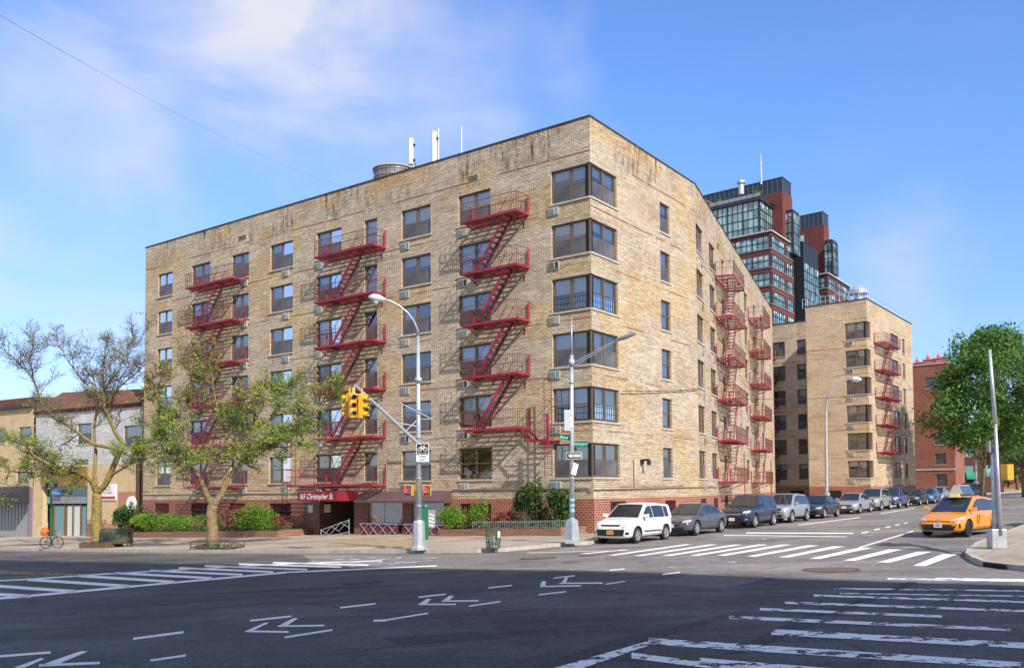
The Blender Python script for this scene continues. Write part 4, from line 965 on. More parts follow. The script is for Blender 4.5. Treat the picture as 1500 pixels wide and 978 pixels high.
limbs = [limb([(143, 799), (141, 770), (142, 745), (142, 722)], Y, Y, .33, .25, 2),
 limb([(142, 724), (134, 704), (120, 695), (93, 686), (66, 677), (47, 665), (35, 650)], Y, Y-2.5, .17, .03),
 limb([(142, 722), (138, 696), (140, 658), (138, 626), (144, 584), (138, 557), (128, 518)], Y, Y+1.5, .13, .02, .45),
 limb([(143, 722), (155, 708), (171, 673), (180, 650), (167, 630), (154, 596), (150, 572), (152, 537), (155, 500)], Y, Y-1.2, .2, .02, .5),
 limb([(172, 668), (160, 655), (136, 650), (105, 627), (78, 611), (62, 592), (49, 553), (43, 526), (50, 498)], Y-.5, Y+2, .13, .02, .3),
 limb([(160, 700), (167, 693), (194, 677), (225, 667), (245, 655)], Y, Y-1.5, .11, .02, .3),
 limb([(155, 597), (171, 570), (195, 550), (212, 535)], Y-.8, Y-2.5, .07, .015, .1),
 limb([(150, 575), (175, 540), (185, 510), (205, 495)], Y-.8, Y+1.5, .06, .015, .1),
 limb([(145, 585), (115, 550), (95, 520), (85, 500)], Y+.6, Y+2, .06, .015, .1),
 limb([(49, 553), (30, 535), (10, 515), (-15, 500)], Y+1, Y, .05, .015, .1),
 limb([(93, 686), (70, 700), (40, 692), (0, 690)], Y-1, Y-2, .05, .012, .1)]
tb, tips = grow(limbs, rnd, 0, 0, 0, 0, spread=1.05, levels=3)
tb.build('trunk', [BARK, TWIG], t1, smooth=True)
low = [p for p in tips if (p.z < 6.0 and rnd.random() < .065) or rnd.random() < .012]
fast_build(leaves_at(low, 8, .115, rnd, jit=.12), 'crown', [LEAF_Y], t1)
g2 = G(311, 799, .14); Y = g2.y
t2 = thing('street_tree', 'yellow green spring tree with Y shaped trunk in an iron pit guard', 'tree', g2)
limbs = [limb([(311, 801), (311, 775), (310, 757), (312, 739)], Y, Y, .30, .24, 2),
 limb([(312, 741), (303, 725), (294, 703), (283, 686), (274, 671), (256, 654), (242, 644), (229, 629)], Y, Y-1.5, .17, .025, .4),
 limb([(312, 740), (323, 725), (335, 698), (352, 678), (360, 654), (369, 624), (374, 604), (382, 570)], Y, Y+1, .19, .02, .4),
 limb([(350, 680), (372, 666), (394, 654), (414, 644), (430, 629), (440, 605)], Y, Y-2, .1, .018, .2),
 limb([(303, 720), (306, 693), (318, 673), (332, 641), (345, 612), (350, 575)], Y, Y-1.5, .08, .015, .4),
 limb([(256, 654), (242, 661), (215, 671), (190, 668)], Y-.7, Y-2, .06, .015, .1),
 limb([(275, 672), (271, 624), (272, 595), (280, 553), (282, 526)], Y-.8, Y+1, .09, .015, .3),
 limb([(260, 656), (235, 625), (225, 590), (222, 555)], Y-1, Y, .06, .012, .2),
 limb([(332, 641), (318, 600), (312, 560), (305, 535)], Y-1, Y+1, .05, .012, .2),
 limb([(360, 654), (390, 620), (415, 585), (425, 560)], Y, Y+1.5, .07, .012, .2),
 limb([(394, 654), (420, 655), (445, 645)], Y-1, Y-2, .05, .012, .1),
 limb([(425, 600), (455, 582), (485, 582)], Y-1, Y-2, .025, .01, .4)]
tb, tips = grow(limbs, rnd, 0, 0, 0, 0, spread=.88, levels=3)
tb.build('trunk', [BARK2, TWIG], t2, smooth=True)
up = [p for p in tips if p.z > 6.6 and p.x < -16.2]; mn = [p for p in tips if not (p.z > 6.6 and p.x < -16.2)]
mn = [p for p in mn if rnd.random() < .078]; up1 = [p for p in up if rnd.random() < .05]; up2 = [p for p in up if rnd.random() < .05]
lm_ = leaves_at(mn, 8, .115, rnd, jit=.12); l2 = leaves_at(up1, 6, .12, rnd, jit=.11)
o_ = len(lm_.v); lm_.v += l2.v; lm_.f += [tuple(i+o_ for i in f) for f in l2.f]; lm_.m += [1]*len(l2.f)
l3 = leaves_at(up2, 6, .12, rnd, jit=.11); o_ = len(lm_.v); lm_.v += l3.v; lm_.f += [tuple(i+o_ for i in f) for f in l3.f]; lm_.m += l3.m
fast_build(lm_, 'crown', [LEAF_Y, LEAF_R], t2)
# dense green tree at right
def dense_tree(label, base, H, R, n, seed, mleaf=LEAF_G, lean=(0, 0), crown0=.32, size=.34, trunk_r=.28, nl=26, name='street_tree'):
    rnd = random.Random(seed); base = Vector(base); th = thing(name, label, 'tree', base); tb = MB()
    top = base+Vector((lean[0], lean[1], H*.8)); tb.path([base-Vector((0, 0, .1)), base.lerp(top, .3), base.lerp(top, .6)+Vector((rnd.gauss(0, .2), 0, 0)), top], [trunk_r, trunk_r*.75, trunk_r*.5, .06], 9)
    cl = []
    for i in range(nl):
        u = crown0+(1-crown0)*(i+.5)/nl; a = i*2.4+rnd.gauss(0, .3); prof = sin(pi*min(1, (u-crown0+.08)/(1.08-crown0)))**.6; rr = R*prof*rnd.uniform(.55, 1.)
        c = base+Vector((lean[0]*u+cos(a)*rr, lean[1]*u+sin(a)*rr, H*u*.96)); s0 = base.lerp(top, max(.25, u-.25)); tb.path([s0, s0.lerp(c, .5)+Vector((0, 0, -.2)), c], [trunk_r*.35, trunk_r*.2, .03], 5); cl.append((c, R*rnd.uniform(.20, .34)))
    tb.build('trunk', BARK2, th, smooth=True)
    pts = []
    for i in range(n):
        c, r = rnd.choice(cl); d = Vector((rnd.gauss(0, 1), rnd.gauss(0, 1), rnd.gauss(0, .7))); d = d.normalized()*r*rnd.random()**.35
        if rnd.random() < .12: d *= 1.35
        pts.append(c+d)
    fast_build(leaf_quads(pts, size, rnd), 'crown', [mleaf], th); return th
b = AT(1437, 716, 92); dense_tree('dense green tree with slim trunk over the far pavement at the right edge', (b.x, b.y, zg(b.x)+.1), 17.3, 5.8, 26000, 5, crown0=.34, lean=(1.6, 0), size=.34, nl=44, trunk_r=.2)
b = AT(1500, 716, 104); dense_tree('green tree standing past the right edge, behind the slim trunked one', (b.x, b.y, zg(b.x)+.1), 16.5, 6.0, 12000, 6, crown0=.25, size=.34)
for i, (x, Yq, H, lab) in enumerate(((1455, 150, 11, 'dark tree in the far distance right of the green shop awning'), (1490, 160, 14, 'farthest dark tree at the right edge beyond the lamp pole'))):
    b = AT(x, 716, Yq); dense_tree(lab, (b.x, b.y, zg(b.x)+.1), H, 5., 5000, 70+i, LEAF_D, crown0=.15, size=.5)

def tcol(F, x):                               # t along a frame seen at picture column x
    r = direction(x, 650); M = Matrix(((r.x, -F.D.x), (r.y, -F.D.y))); return (M.inverted() @ Vector((F.o.x, F.o.y)))[1]
# ------------------------------------------------------------------ second apartment block at the end of the side street
DZ = .27
def zt2(k): return zt(k)+DZ
def zb2(k): return zb(k)+DZ
ROOF2 = 20.72
b2 = thing('apartment_building', 'second tan brick apartment block farther down the street, with a railed roof', 'building', (28.7, 89.7, .5))
hF = [(-1, 2.27, zb2(k), zt2(k)) for k in range(1, 7)]
GC = [(8.5, 11.6), (13.2, 14.4)]
hG = [(-1, 1.2, zb2(k), zt2(k)) for k in range(1, 7)]+[(a, b, zb2(k), zt2(k)) for a, b in GC for k in range(1, 7)]
m = MB(); wall_holes(m, FF, 0, 6.4, BAND+.5, ROOF2, hF); wall_holes(m, FG, 0, 17.6, BAND+.5, ROOF2, hG)
FRc = FF.shift(6.4, -6.2)                     # recessed wall
def recess_t(x, y): 
    r = direction(x, y); M = Matrix(((r.x, -FRc.D.x), (r.y, -FRc.D.y))); s_ = M.inverted() @ Vector((FRc.o.x, FRc.o.y)); return s_[1]
RC = [(recess_t(1181, 560), recess_t(1168, 560)), (recess_t(1150.7, 560), recess_t(1129.5, 560))]
hC = [(a, b, zb2(k), zt2(k)) for a, b in RC for k in range(1, 7)]
wall_holes(m, FRc, -.0, 8.5, BAND+.5, ROOF2-.2, hC)
for p, q in ((FF.P(6.4, 0, 0), FRc.P(0, 0, 0)), (FG.P(17.6, 0, 0), FG.P(17.6, -16, 0)), (FG.P(17.6, -16, 0), FRc.P(8.5, -12, 0))):
    m.face([(p.x, p.y, -1), (q.x, q.y, -1), (q.x, q.y, ROOF2), (p.x, p.y, ROOF2)])
m.build('brick_wall', TAN2, b2)
m = MB(); m.fbox(FF, 0, 6.4, -.3, .012, -1, BAND+.5); m.fbox(FG, 0, 17.6, -.3, .012, -1, BAND+.497); m.fbox(FRc, .01, 8.5, -.3, .012, -1, BAND+.5); m.build('brick_base', RED, b2)
m = MB(); pp = [FF.P(6.4, 0, 0), FF.P(0, 0, 0), FG.P(17.6, 0, 0), FG.P(17.6, -16, 0), FRc.P(8.5, -12, 0), FRc.P(8.5, 0, 0), FRc.P(0, 0, 0)]
m.face([(p.x, p.y, ROOF2-.5) for p in pp]); m.build('roof', ROOFM, b2)
m = MB(); m.fbox(FF, -.05, 6.45, -.3, .05, ROOF2, ROOF2+.1); m.fbox(FG, 0, 17.65, -.3, .05, ROOF2, ROOF2+.097); m.fbox(FRc, 0, 8.5, -.3, .05, ROOF2-.2, ROOF2-.1); m.build('coping', COPE, b2)
for r in range(1, 7):
    corner_window(FF, FG, 2.27, 1.2, zb2(r), WH, b2, (4, 1, 3, 2, 3, 1)[r-1])
    for a, b in GC: window(FG, a, b, zb2(r), WH, b2, None, 2 if b-a > 2 else 1)
    for a, b in RC: window(FRc, a, b, zb2(r), WH, b2, RND.choice((2, 3, 1)), 2 if b-a > 1.5 else 1)
    ac(FF, 2.2, zb2(r)-.6, b2)
for F, t in ((FF, 4), (FRc, 1), (FRc, 4.5)):
    m = MB(); m.fbox(F, t-1, t+.6, .013, .03, 1.0, 1.9); m.build('cellar_window', DARK, b2)
m = MB(); m.fbox(FRc, 1.3, 1.9, 0, .03, 19.2, 19.5); m.build('roof_vent', DARK, b2)
fire_escape(FG, b2, 7.9, 2.2, [1, 2, 3, 4, 5], 6.6, 4.2, dm=1.15, zf=zb2)
fire_escape(FRc, b2, 8.3, recess_t(1137, 560), [1, 2, 3, 4, 5, 6], 7.6, 6.2, dm=.9, zf=zb2)
m = MB()
for q in range(13):
    t = 1.0+q*.5
    m.bar(FF.P(t, -.6, ROOF2), FF.P(t, -.6, ROOF2+1.0), .03, .03)
for q in range(20):
    t = q*.85; m.bar(FG.P(t, -.6, ROOF2), FG.P(t, -.6, ROOF2+1.0), .03, .03)
for z in (.5, 1.): m.bar(FF.P(.6, -.6, ROOF2+z), FF.P(7, -.6, ROOF2+z), .035, .035); m.bar(FG.P(.6, -.6, ROOF2+z), FG.P(16.5, -.6, ROOF2+z), .035, .035)
m.build('roof_railing', METAL, b2)
vt = thing('roof_ventilator', 'round metal roof ventilator on the far tan block behind its railing', 'ventilator', AT(1258, 436, 94))
p = AT(1258, 436, 94); m = MB(); m.lathe([(.55, -.6), (.55, .25), (.95, .35), (.95, .75), (.5, 1.1), (.15, 1.2)], p, 14); m.build('cowl', METAL, vt, smooth=False)
m = MB(); m.tube(p-Vector((0, 0, 1.4)), p-Vector((0, 0, .5)), .4); m.build('duct', METAL, vt)
# rooftop masts on the first building
def antenna(label, x, y0, y1, panel=True, w=.3):
    t = {605: 13.24, 639: 11.37, 676: 9.41}[x]; p = FL.P(t, -1., ROOF-.7); th = thing('roof_antenna', label, 'antenna', p)
    z0, z1 = y0, y1; m = MB(); m.tube(p, FL.P(t, -1, z1+.05 if panel else z1), .05, .04); m.build('mast', METAL, th)
    if panel:
        m = MB(); m.tube(FL.P(t, -.82, z0), FL.P(t, -.82, z1), w/2, n=12); m.tube(FL.P(t, -.82, z1), FL.P(t, -.82, z1+.04), w/2-.03, n=12); m.build('panel', WHITEP, th)
        m = MB(); m.fbox(FL, t-.2, t-.08, -1, -.85, z1-.4, z1-.3); m.fbox(FL, t-.2, t-.08, -1, -.85, z0+.2, z0+.3); m.build('bracket', BLACK, th)
        m = MB(); m.path([FL.P(t-.15, -.9, z0+.3), FL.P(t-.25, -1, z0-.1), FL.P(t-.45, -1, z0-.5)], [.02]*3, 5); m.build('cable', BLACK, th)
antenna('white panel antenna nearest the water tank on the roof', 605, 21.25, 22.75)
antenna('white panel antenna with a taller dark mast, second on the roof', 639, 20.7, 22.7)
m = MB(); p = FL.P(11.3, -1.1, 20); m.tube(p, FL.P(11.3, -1.1, 22.95), .06)
tag(m.build('mast_extension', METAL), 'thin grey mast rising just above the second panel antenna', 'mast')
antenna('plain thin grey pole on the roof above the right red fire escape', 676, 21, 22.6, False)
# water tank
p = FL.P(20.6, -6.5, 0); wt = thing('water_tank', 'round wooden rooftop water tank on the corner building', 'water tank', (p.x, p.y, ROOF-.7))
TW = brick_mat('tank_staves', (.25, .21, .2), (.19, .16, .15), (.07, .06, .06), bw=50, bh=.12, mo=.012)
def staves():
    m = bpy.data.materials.new('tank_staves2'); m.use_nodes = True; t = m.node_tree; b = t.nodes['Principled BSDF']; tcn = t.nodes.new('ShaderNodeTexCoord'); w = t.nodes.new('ShaderNodeTexNoise'); w.inputs['Scale'].default_value = 5
    mp_ = t.nodes.new('ShaderNodeMapping'); mp_.inputs['Scale'].default_value = (2, 2, .1); t.links.new(tcn.outputs['Object'], mp_.inputs[0]); t.links.new(mp_.outputs[0], w.inputs[0])
    r = t.nodes.new('ShaderNodeValToRGB'); r.color_ramp.elements[0].position = .35; r.color_ramp.elements[0].color = (.11, .09, .085, 1); r.color_ramp.elements[1].position = .65; r.color_ramp.elements[1].color = (.27, .23, .21, 1); t.links.new(w.outputs[0], r.inputs[0]); t.links.new(r.outputs[0], b.inputs['Base Color']); return m
m = MB(); c = Vector((p.x, p.y, 0)); m.lathe([(1.45, ROOF+.3), (1.4, 23.95)], c, 28); m.build('staves', staves(), wt)
m = MB(); m.lathe([(1.5, 23.952), (1.5, 24.03), (.8, 24.2), (.12, 24.3)], c, 28); m.tube((p.x, p.y, 24.25), (p.x, p.y, 24.6), .09); m.build('lid', mat('tank_lid', (.42, .34, .26), .8), wt)
m = MB()
for z in (21.6, 22.3, 22.9, 23.4, 23.8): m.lathe([(1.452, z), (1.458, z+.02), (1.452, z+.04)], c, 28)
m.build('hoop', METAL, wt)
m = MB()
for a in range(4): m.tube((p.x+cos(a*pi/2)*1.1, p.y+sin(a*pi/2)*1.1, ROOF-.7), (p.x+cos(a*pi/2)*1.1, p.y+sin(a*pi/2)*1.1, ROOF+.32), .1)
m.build('leg', METAL, wt)

# ------------------------------------------------------------------ brick and glass tower behind
TG = MATS['window_glass'] if False else None
def tower_glass():
    m = bpy.data.materials.new('tower_glass'); m.use_nodes = True; t = m.node_tree; b = t.nodes['Principled BSDF']
    b.inputs['Base Color'].default_value = (.10, .20, .22, 1); b.inputs['Roughness'].default_value = .06; b.inputs['Specular IOR Level'].default_value = 1.; b.inputs['Metallic'].default_value = .35
    tcn = t.nodes.new('ShaderNodeUVMap'); br = t.nodes.new('ShaderNodeTexBrick'); br.offset = 0; br.inputs['Scale'].default_value = 1; br.inputs['Brick Width'].default_value = 1.1; br.inputs['Row Height'].default_value = 1.4; br.inputs['Mortar Size'].default_value = 0
    br.inputs['Color1'].default_value = (.42, .66, .62, 1); br.inputs['Color2'].default_value = (.12, .20, .23, 1); t.links.new(tcn.outputs[0], br.inputs[0]); t.links.new(br.outputs[0], b.inputs['Base Color']); MATS['tower_glass'] = m; return m
TGL = tower_glass(); MULL = mat('tower_mullion', (.035, .04, .055), .5, .3); NAVY = mat('navy_metal_panel', (.035, .05, .085), .5, .4, var=.2, vscale=.6); LEDGE = mat('stone_ledge', (.45, .47, .45), .8); PALEC = mat('pale_curtain', (.55, .6, .58), .8)
def block(o, FL_, a, b, z0, z1, m_, parent, name):
    """o: frames pair (left frame, right frame) sharing a corner"""
    F1, F2 = o; m = MB(); c = F1.o; pl = F1.P(a, 0, 0); pr = F2.P(b, 0, 0); pb = pl+F2.D*b
    m.prism([(c.x, c.y), (pr.x, pr.y), (pb.x, pb.y), (pl.x, pl.y)], z0, z1); return m.build(name, m_, parent)
def curtain(F, t0, t1, z0, z1, nx, nz, parent, rail=.06):
    g = MB(); g.fbox(F, t0, t1, -.02, .02, z0, z1); o = g.build('window_band', TGL, parent)
    m = MB()
    for i in range(nx+1):
        t = t0+(t1-t0)*i/nx; w = .11 if i % 3 == 0 else .045; m.fbox(F, t-w, t+w, .02, .10+(.03 if i % 3 == 0 else 0), z0, z1)
    for j in range(nz+1): z = z0+(z1-z0)*j/nz; m.fbox(F, t0, t1, .02, .095, z-.06, z+.06)
    m.build('mullion', MULL, o)
    rr = random.Random(int(t1*10+z0*7)); p = MB(); any_ = False
    for i in range(nx):
        if rr.random() < .4:
            a = t0+(t1-t0)*i/nx+.1; b = t0+(t1-t0)*(i+1)/nx-.1; h_ = rr.uniform(.3, .8); p.fbox(F, a, b, .021, .028, z1-(z1-z0)/nz*h_, z1-.07); any_ = True
    if any_: p.build('blind', PALEC, o)
    return o
def cornerfr(x, y, Y):
    p = AT(x, y, Y); return (Fr((p.x, p.y), 141.2, True), Fr((p.x, p.y), 57.6, False)), p.z
tw = thing('apartment_tower', 'tall red brick and glass apartment tower with grey rooftop screens behind the tan building', 'tower', (31.7, 150, 0))
c, ztop = cornerfr(1129, 338, 150)
block(c, None, 24, 10.5, 0, ztop, TOWR, tw, 'brick_body')
fh = 3.08
for i in range(6):
    z1 = ztop-.75-i*fh; z0 = z1-2.05
    curtain(c[0], .25, 23.5, z0, z1, 22, 2, tw); curtain(c[1], .25, 6.1, z0, z1, 6, 2, tw); curtain(c[1], 7.2, 10.3, z0, z1, 3, 2, tw)
    m = MB(); m.fbox(c[0], 0, 24, 0, .14, z0-.14, z0-.07); m.fbox(c[1], -.14, 10.5, 0, .14, z0-.142, z0-.072); m.build('ledge', LEDGE, tw)
m = MB(); m.fbox(c[0], 0, 24, -.0, .3, ztop-.1, ztop+.12); m.fbox(c[1], -.3, 10.5, 0, .3, ztop-.102, ztop+.118); m.build('ledge', LEDGE, tw)
g_, zg_ = cornerfr(1112, 288, 152.8)
block(g_, None, 15, 8, ztop+.1, zg_-.6, MULL, tw, 'penthouse_core')
curtain(g_[0], .1, 15, ztop+.15, zg_-.6, 15, 4, tw); curtain(g_[1], .1, 8, ztop+.15, zg_-.6, 8, 4, tw)
m = MB(); p0 = g_[0]; m.fbox(g_[0], -.4, 15, -.5, .4, zg_-.6, zg_); m.fbox(g_[1], -.4, 8.4, -.5, .4, zg_-.603, zg_-.003); m.build('cornice', MULL, tw)
pl = [p0.P(0, -.5, 0), p0.P(15, -.5, 0), p0.P(15, -8, 0), p0.P(0, -8, 0)]; m = MB(); m.face([(q.x, q.y, zg_-.1) for q in pl]); m.build('terrace', ROOFM, tw)
m = MB()
for i in range(12): m.fbox(g_[0], i*1.2+.1, i*1.2+1.2, -.42, -.38, zg_, zg_+.85)
m.build('glass_balustrade', GREYM, tw)
m = MB(); m.fbox(g_[0], 10.5, 15, -3, .3, zg_+1.5, zg_+1.7); m.fbox(g_[0], 10.5, 10.7, -3, -2.9, zg_, zg_+1.5); m.build('wooden_canopy', mat('cedar', (.35, .16, .07), .6), tw)
for i, t in enumerate((.8, 8.2)):
    p = g_[0].P(t, -.9, zg_); shrub('small green rooftop plant on the tower terrace, %s' % ('right one' if i == 0 else 'left one'), p, (.7, .5, .8), 160, LEAF_B, .35, name='potted_plant', seed=90+i, twig=False)
r_, zr_ = cornerfr(1146, 279, 156.5); block(r_, None, 6, 5, 0, zr_, TOWR, tw, 'stair_core')
m = MB(); m.fbox(r_[0], 3.4, 4.9, 0, .05, zr_-3.6, zr_-2.2); m.build('window', NAVY, tw)
n_, zn_ = cornerfr(1146, 259.5, 157); block(n_, None, 22, 4.4, zr_+.003, zn_, NAVY, tw, 'plant_screen')
m = MB()
for i in range(23): m.fbox(n_[0], i*.95, i*.95+.08, 0, .05, zr_, zn_)
for i in range(5): m.fbox(n_[1], i*.95+.1, i*.95+.18, 0, .05, zr_, zn_)
m.fbox(n_[0], -.1, 22, -.2, .1, zn_, zn_+.12); m.fbox(n_[1], -.1, 4.5, -.2, .1, zn_-.003, zn_+.117); m.build('screen_rib', mat('screen_rib', (.14, .17, .21), .5, .3), tw)
yb = c[1].P(tcol(c[1], 1161), .5, 0).y; y_, zy_ = cornerfr(1161, 306, yb)
zb0 = AT(1161, 358, 151.5).z
block(y_, None, 1.6, 3.4, zb0, zy_, MULL, tw, 'bay'); curtain(y_[0], 0.05, 1.6, zb0, zy_-.5, 2, 4, tw); curtain(y_[1], .05, 3.4, zb0, zy_-.5, 4, 4, tw)
p = AT(1086, 285, 157); m = MB(); m.tube((p.x, p.y, p.z), (p.x, p.y, AT(1086, 268, 157).z), .5, n=12); m.tube((p.x, p.y, AT(1086, 269, 157).z), (p.x, p.y, AT(1086, 265.5, 157).z), .75, n=12); m.build('flue', METAL, tw)
p = AT(1115, 270, 158); m = MB(); m.tube((p.x, p.y, p.z), (p.x, p.y, AT(1115, 227, 158).z), .2, .12); m.build('mast', METAL, tw)
# dark glass link and second tower
tv = thing('apartment_tower', 'smaller red brick and glass tower, lower and right of the taller one', 'tower', (50, 180, 0))
c2, z2 = cornerfr(1176, 357, 163); zc = AT(1176, 357, 163).z
block(c2, None, 3, 8.5, 0, zc+.5, MULL, tv, 'glass_link'); curtain(c2[1], .1, 8.5, zc-16, zc-3.2, 8, 8, tv)
m = MB()
for i in range(9): m.fbox(c2[1], i*.95+.1, i*.95+.2, 0, .06, zc-3, zc+.5)
m.build('screen_rib', NAVY, tv)
c3, z3 = cornerfr(1206.5, 329, 180); block(c3, None, 8, 3.4, 0, z3, TOWR, tv, 'stair_core')
m = MB(); zq = AT(1183, 339, 180).z; m.fbox(c3[0], 4.2, 5.6, 0, .05, zq-2.4, zq); m.build('window', TGL, tv)
c4, z4 = cornerfr(1205, 310, 180.5); block(c4, None, 8, 3.6, z3+.003, z4, NAVY, tv, 'plant_screen')
m = MB()
for i in range(9): m.fbox(c4[0], i*.95, i*.95+.1, 0, .05, z3, z4)
for i in range(4): m.fbox(c4[1], i*.95+.1, i*.95+.2, 0, .05, z3, z4)
m.fbox(c4[0], -.1, 8, -.2, .1, z4, z4+.12); m.fbox(c4[1], -.1, 3.7, -.2, .1, z4-.003, z4+.117); m.build('screen_rib', MATS['screen_rib'], tv)
c5, z5_ = cornerfr(1219, 350, 176); zl = AT(1211, 400, 176).z
block(c5, None, 1.6, 3.4, zl, z5_, MULL, tv, 'bay'); curtain(c5[0], .05, 1.6, zl, z5_-.6, 2, 4, tv); curtain(c5[1], .05, 3.4, zl, z5_-.6, 4, 4, tv)
c6, z6_ = cornerfr(1212, 400, 174); block(c6, None, 3.5, 15, 0, z6_, TOWR, tv, 'brick_body')
for i in range(3):
    z1 = z6_-.7-i*3.05; curtain(c6[0], .3, 3.3, z1-2.05, z1, 3, 2, tv); curtain(c6[1], .3, 4.6, z1-2.05, z1, 4, 2, tv); curtain(c6[1], 6, 14.6, z1-2.05, z1, 8, 2, tv)
    m = MB(); m.fbox(c6[0], 0, 3.5, 0, .14, z1-2.2, z1-2.1); m.fbox(c6[1], -.14, 15, 0, .14, z1-2.203, z1-2.103); m.build('ledge', LEDGE, tv)
m = MB(); m.fbox(c6[0], 0, 3.5, 0, .3, z6_-.1, z6_+.12); m.fbox(c6[1], -.3, 15, 0, .3, z6_-.102, z6_+.118); m.build('ledge', LEDGE, tv)

# ------------------------------------------------------------------ red brick building at the far right
c7, z7 = cornerfr(1395, 531, 125)
rb = thing('brick_building', 'plain red brick apartment house beyond the far tan block', 'building', (c7[0].o.x, c7[0].o.y, 0))
hs = []
for (xa, xb, y0, y1) in ((1382, 1358, 552, 568), (1385, 1369, 590, 602), (1385, 1369, 638, 651), (1385, 1369, 664, 680), (1386, 1370, 694, 712)):
    ta, tb_ = tcol(c7[0], xa), tcol(c7[0], xb); Yd = c7[0].P((ta+tb_)/2, 0, 0).y; hs.append((ta, tb_, AT(xa, y1, Yd).z, AT(xa, y0, Yd).z))
m = MB(); wall_holes(m, c7[0], 0, 14, 0, z7, hs); p = c7[0].P(14, 0, 0); q = c7[1].P(7, 0, 0)
m.face([(c7[0].o.x, c7[0].o.y, 0), (q.x, q.y, 0), (q.x, q.y, z7), (c7[0].o.x, c7[0].o.y, z7)])
for a, b in ((q, q+c7[0].D*14), (q+c7[0].D*14, p)): m.face([(a.x, a.y, 0), (b.x, b.y, 0), (b.x, b.y, z7), (a.x, a.y, z7)])
m.build('brick_wall', REDB, rb); m = MB(); m.face([(v.x, v.y, z7-.3) for v in (c7[0].o, q, q+c7[0].D*14, p)]); m.build('roof', ROOFM, rb)
for h in hs: window(c7[0], h[0], h[1], h[2], h[3]-h[2], rb, 4, 1)
m = MB(); m.fbox(c7[0], 0, 14, 0, .08, 4.4, 4.6); m.fbox(c7[0], -.05, 14, -.2, .1, z7, z7+.15); m.build('stone_band', SILL, rb)
iv = MB(); rnd = random.Random(3)
for i, (x, lab, w, h, cc) in enumerate(((1346, 'pink draped box on the red brick roof, leftmost', 1.6, 1.1, (.6, .15, .18)), (1362, 'pink draped box on the red brick roof, middle one', 1.8, 1.5, (.6, .15, .18)), (1378, 'pink draped box on the red brick roof beside the green one', 1.9, 1.6, (.65, .18, .2)), (1388, 'green draped box on the red brick roof', 1.3, 1.7, (.05, .25, .16)))):
    t = tcol(c7[0], x); th = thing('roof_planter', lab, 'planter', c7[0].P(t, -1, z7-.3)); m = MB(); m.fbox(c7[0], t-w/2, t+w/2, -1.8, -.8, z7-.3, z7-.3+h*.7); m.fbox(c7[0], t-w/2-.08, t+w/2+.08, -1.88, -.72, z7-.3+h*.7, z7-.3+h*.82); m.build('box', mat('cloth%d' % i, cc, .7, var=.2, vscale=2), th, bevel=.06)
    m = MB(); m.lathe([(.25, 0), (.3, .3), (.12, .55), (.05, .8)], c7[0].P(t+.3, -1.2, z7-.3+h*.82), 8); m.build('finial', MATS['cloth%d' % i], th)
# dark brown building with the green awning, and a garden wall closing the view
p = AT(1409, 700, 132); Fd = Fr((AT(1470, 700, 138).x, AT(1470, 700, 138).y), 165, True)
c8 = thing('brick_building', 'dark brown brick house with a green awning behind the slim street tree', 'building', (Fd.o.x, Fd.o.y, 0))
m = MB(); m.fbox(Fd, 0, 10, -8, 0, 0, 10); m.build('brick_wall', brick_mat('dark_far_brick', (.12, .05, .035), (.09, .04, .03), (.14, .1, .08), bw=.4, bh=.14), c8)
for i in range(3):
    for z in (3.6, 6.6): m = MB(); m.fbox(Fd, 1.2+i*3, 2.4+i*3, 0, .03, z, z+1.6); m.build('window', MATS['tower_glass'], c8)
m = MB(); ta = tcol(Fd, 1428); tb_ = tcol(Fd, 1413)
m.fbox(Fd, ta+.4, tb_-.4, 0, .04, .8, 3.3); m.build('door', DARK, c8)
m = MB(); m.hexa([Fd.P(ta, 0, 3.3), Fd.P(tb_, 0, 3.3), Fd.P(tb_, 1.4, 3.2), Fd.P(ta, 1.4, 3.2), Fd.P(ta, 0, 4.3), Fd.P(tb_, 0, 4.3), Fd.P(tb_, 1.4, 3.5), Fd.P(ta, 1.4, 3.5)]); m.build('awning', mat('green_awning', (.02, .27, .16), .6), c8)
p = AT(1560, 700, 175); Fw = Fr((p.x, p.y), 165, True); th = thing('brick_building', 'pale distant building closing the street at the far right', 'building', (p.x, p.y, 0))
m = MB(); wall_holes(m, Fw, -60, 30, 0, 9, [(i*3.2-55, i*3.2-53.4, z, z+1.6) for i in range(24) for z in (2.6, 5.8)], .15); m.face([Fw.P(-60, -.15, 0), Fw.P(30, -.15, 0), Fw.P(30, -.15, 9), Fw.P(-60, -.15, 9)]); m.build('brick_wall', REDB, th)

# ------------------------------------------------------------------ low buildings at the left
CREAM = mat('cream_stucco', (.55, .42, .24), .85, var=.1, vscale=1.5); WHST = brick_mat('white_painted_brick', (.62, .62, .62), (.55, .55, .56), (.42, .42, .43), bw=.3, bh=.1, mo=.01, patch=(.75, .7, .6), amount=.4); TERRA = mat('terracotta_paint', (.42, .20, .11), .85, var=.1, vscale=1.5)
TILE = brick_mat('clay_roof_tile', (.21, .10, .06), (.15, .065, .04), (.10, .04, .03), bw=.35, bh=.22, mo=.02, patch=(.7, .6, .4), amount=.6)
WG = mat('shop_blue_glass', (.16, .30, .34), .08, 0, 1.)
def at_wall(F, x, y):
    t = tcol(F, x); Yd = F.P(t, 0, 0).y; return t, AT(x, y, Yd).z
FSh = FL.shift(40.4, -1.0, 150)               # shop row, set back a little
t_r = tcol(FSh, 208); t_m = tcol(FSh, 138); t_l = tcol(FSh, 52); t_e = tcol(FSh, -60)
Z = lambda x, y: at_wall(FSh, x, y)[1]
sh_ = thing('shop_building', 'white painted two storey shop house with a clay tiled roof', 'building', FSh.P((t_m+t_l)/2, 0, -1))
sz = (Z(134, 745), Z(134, 690))
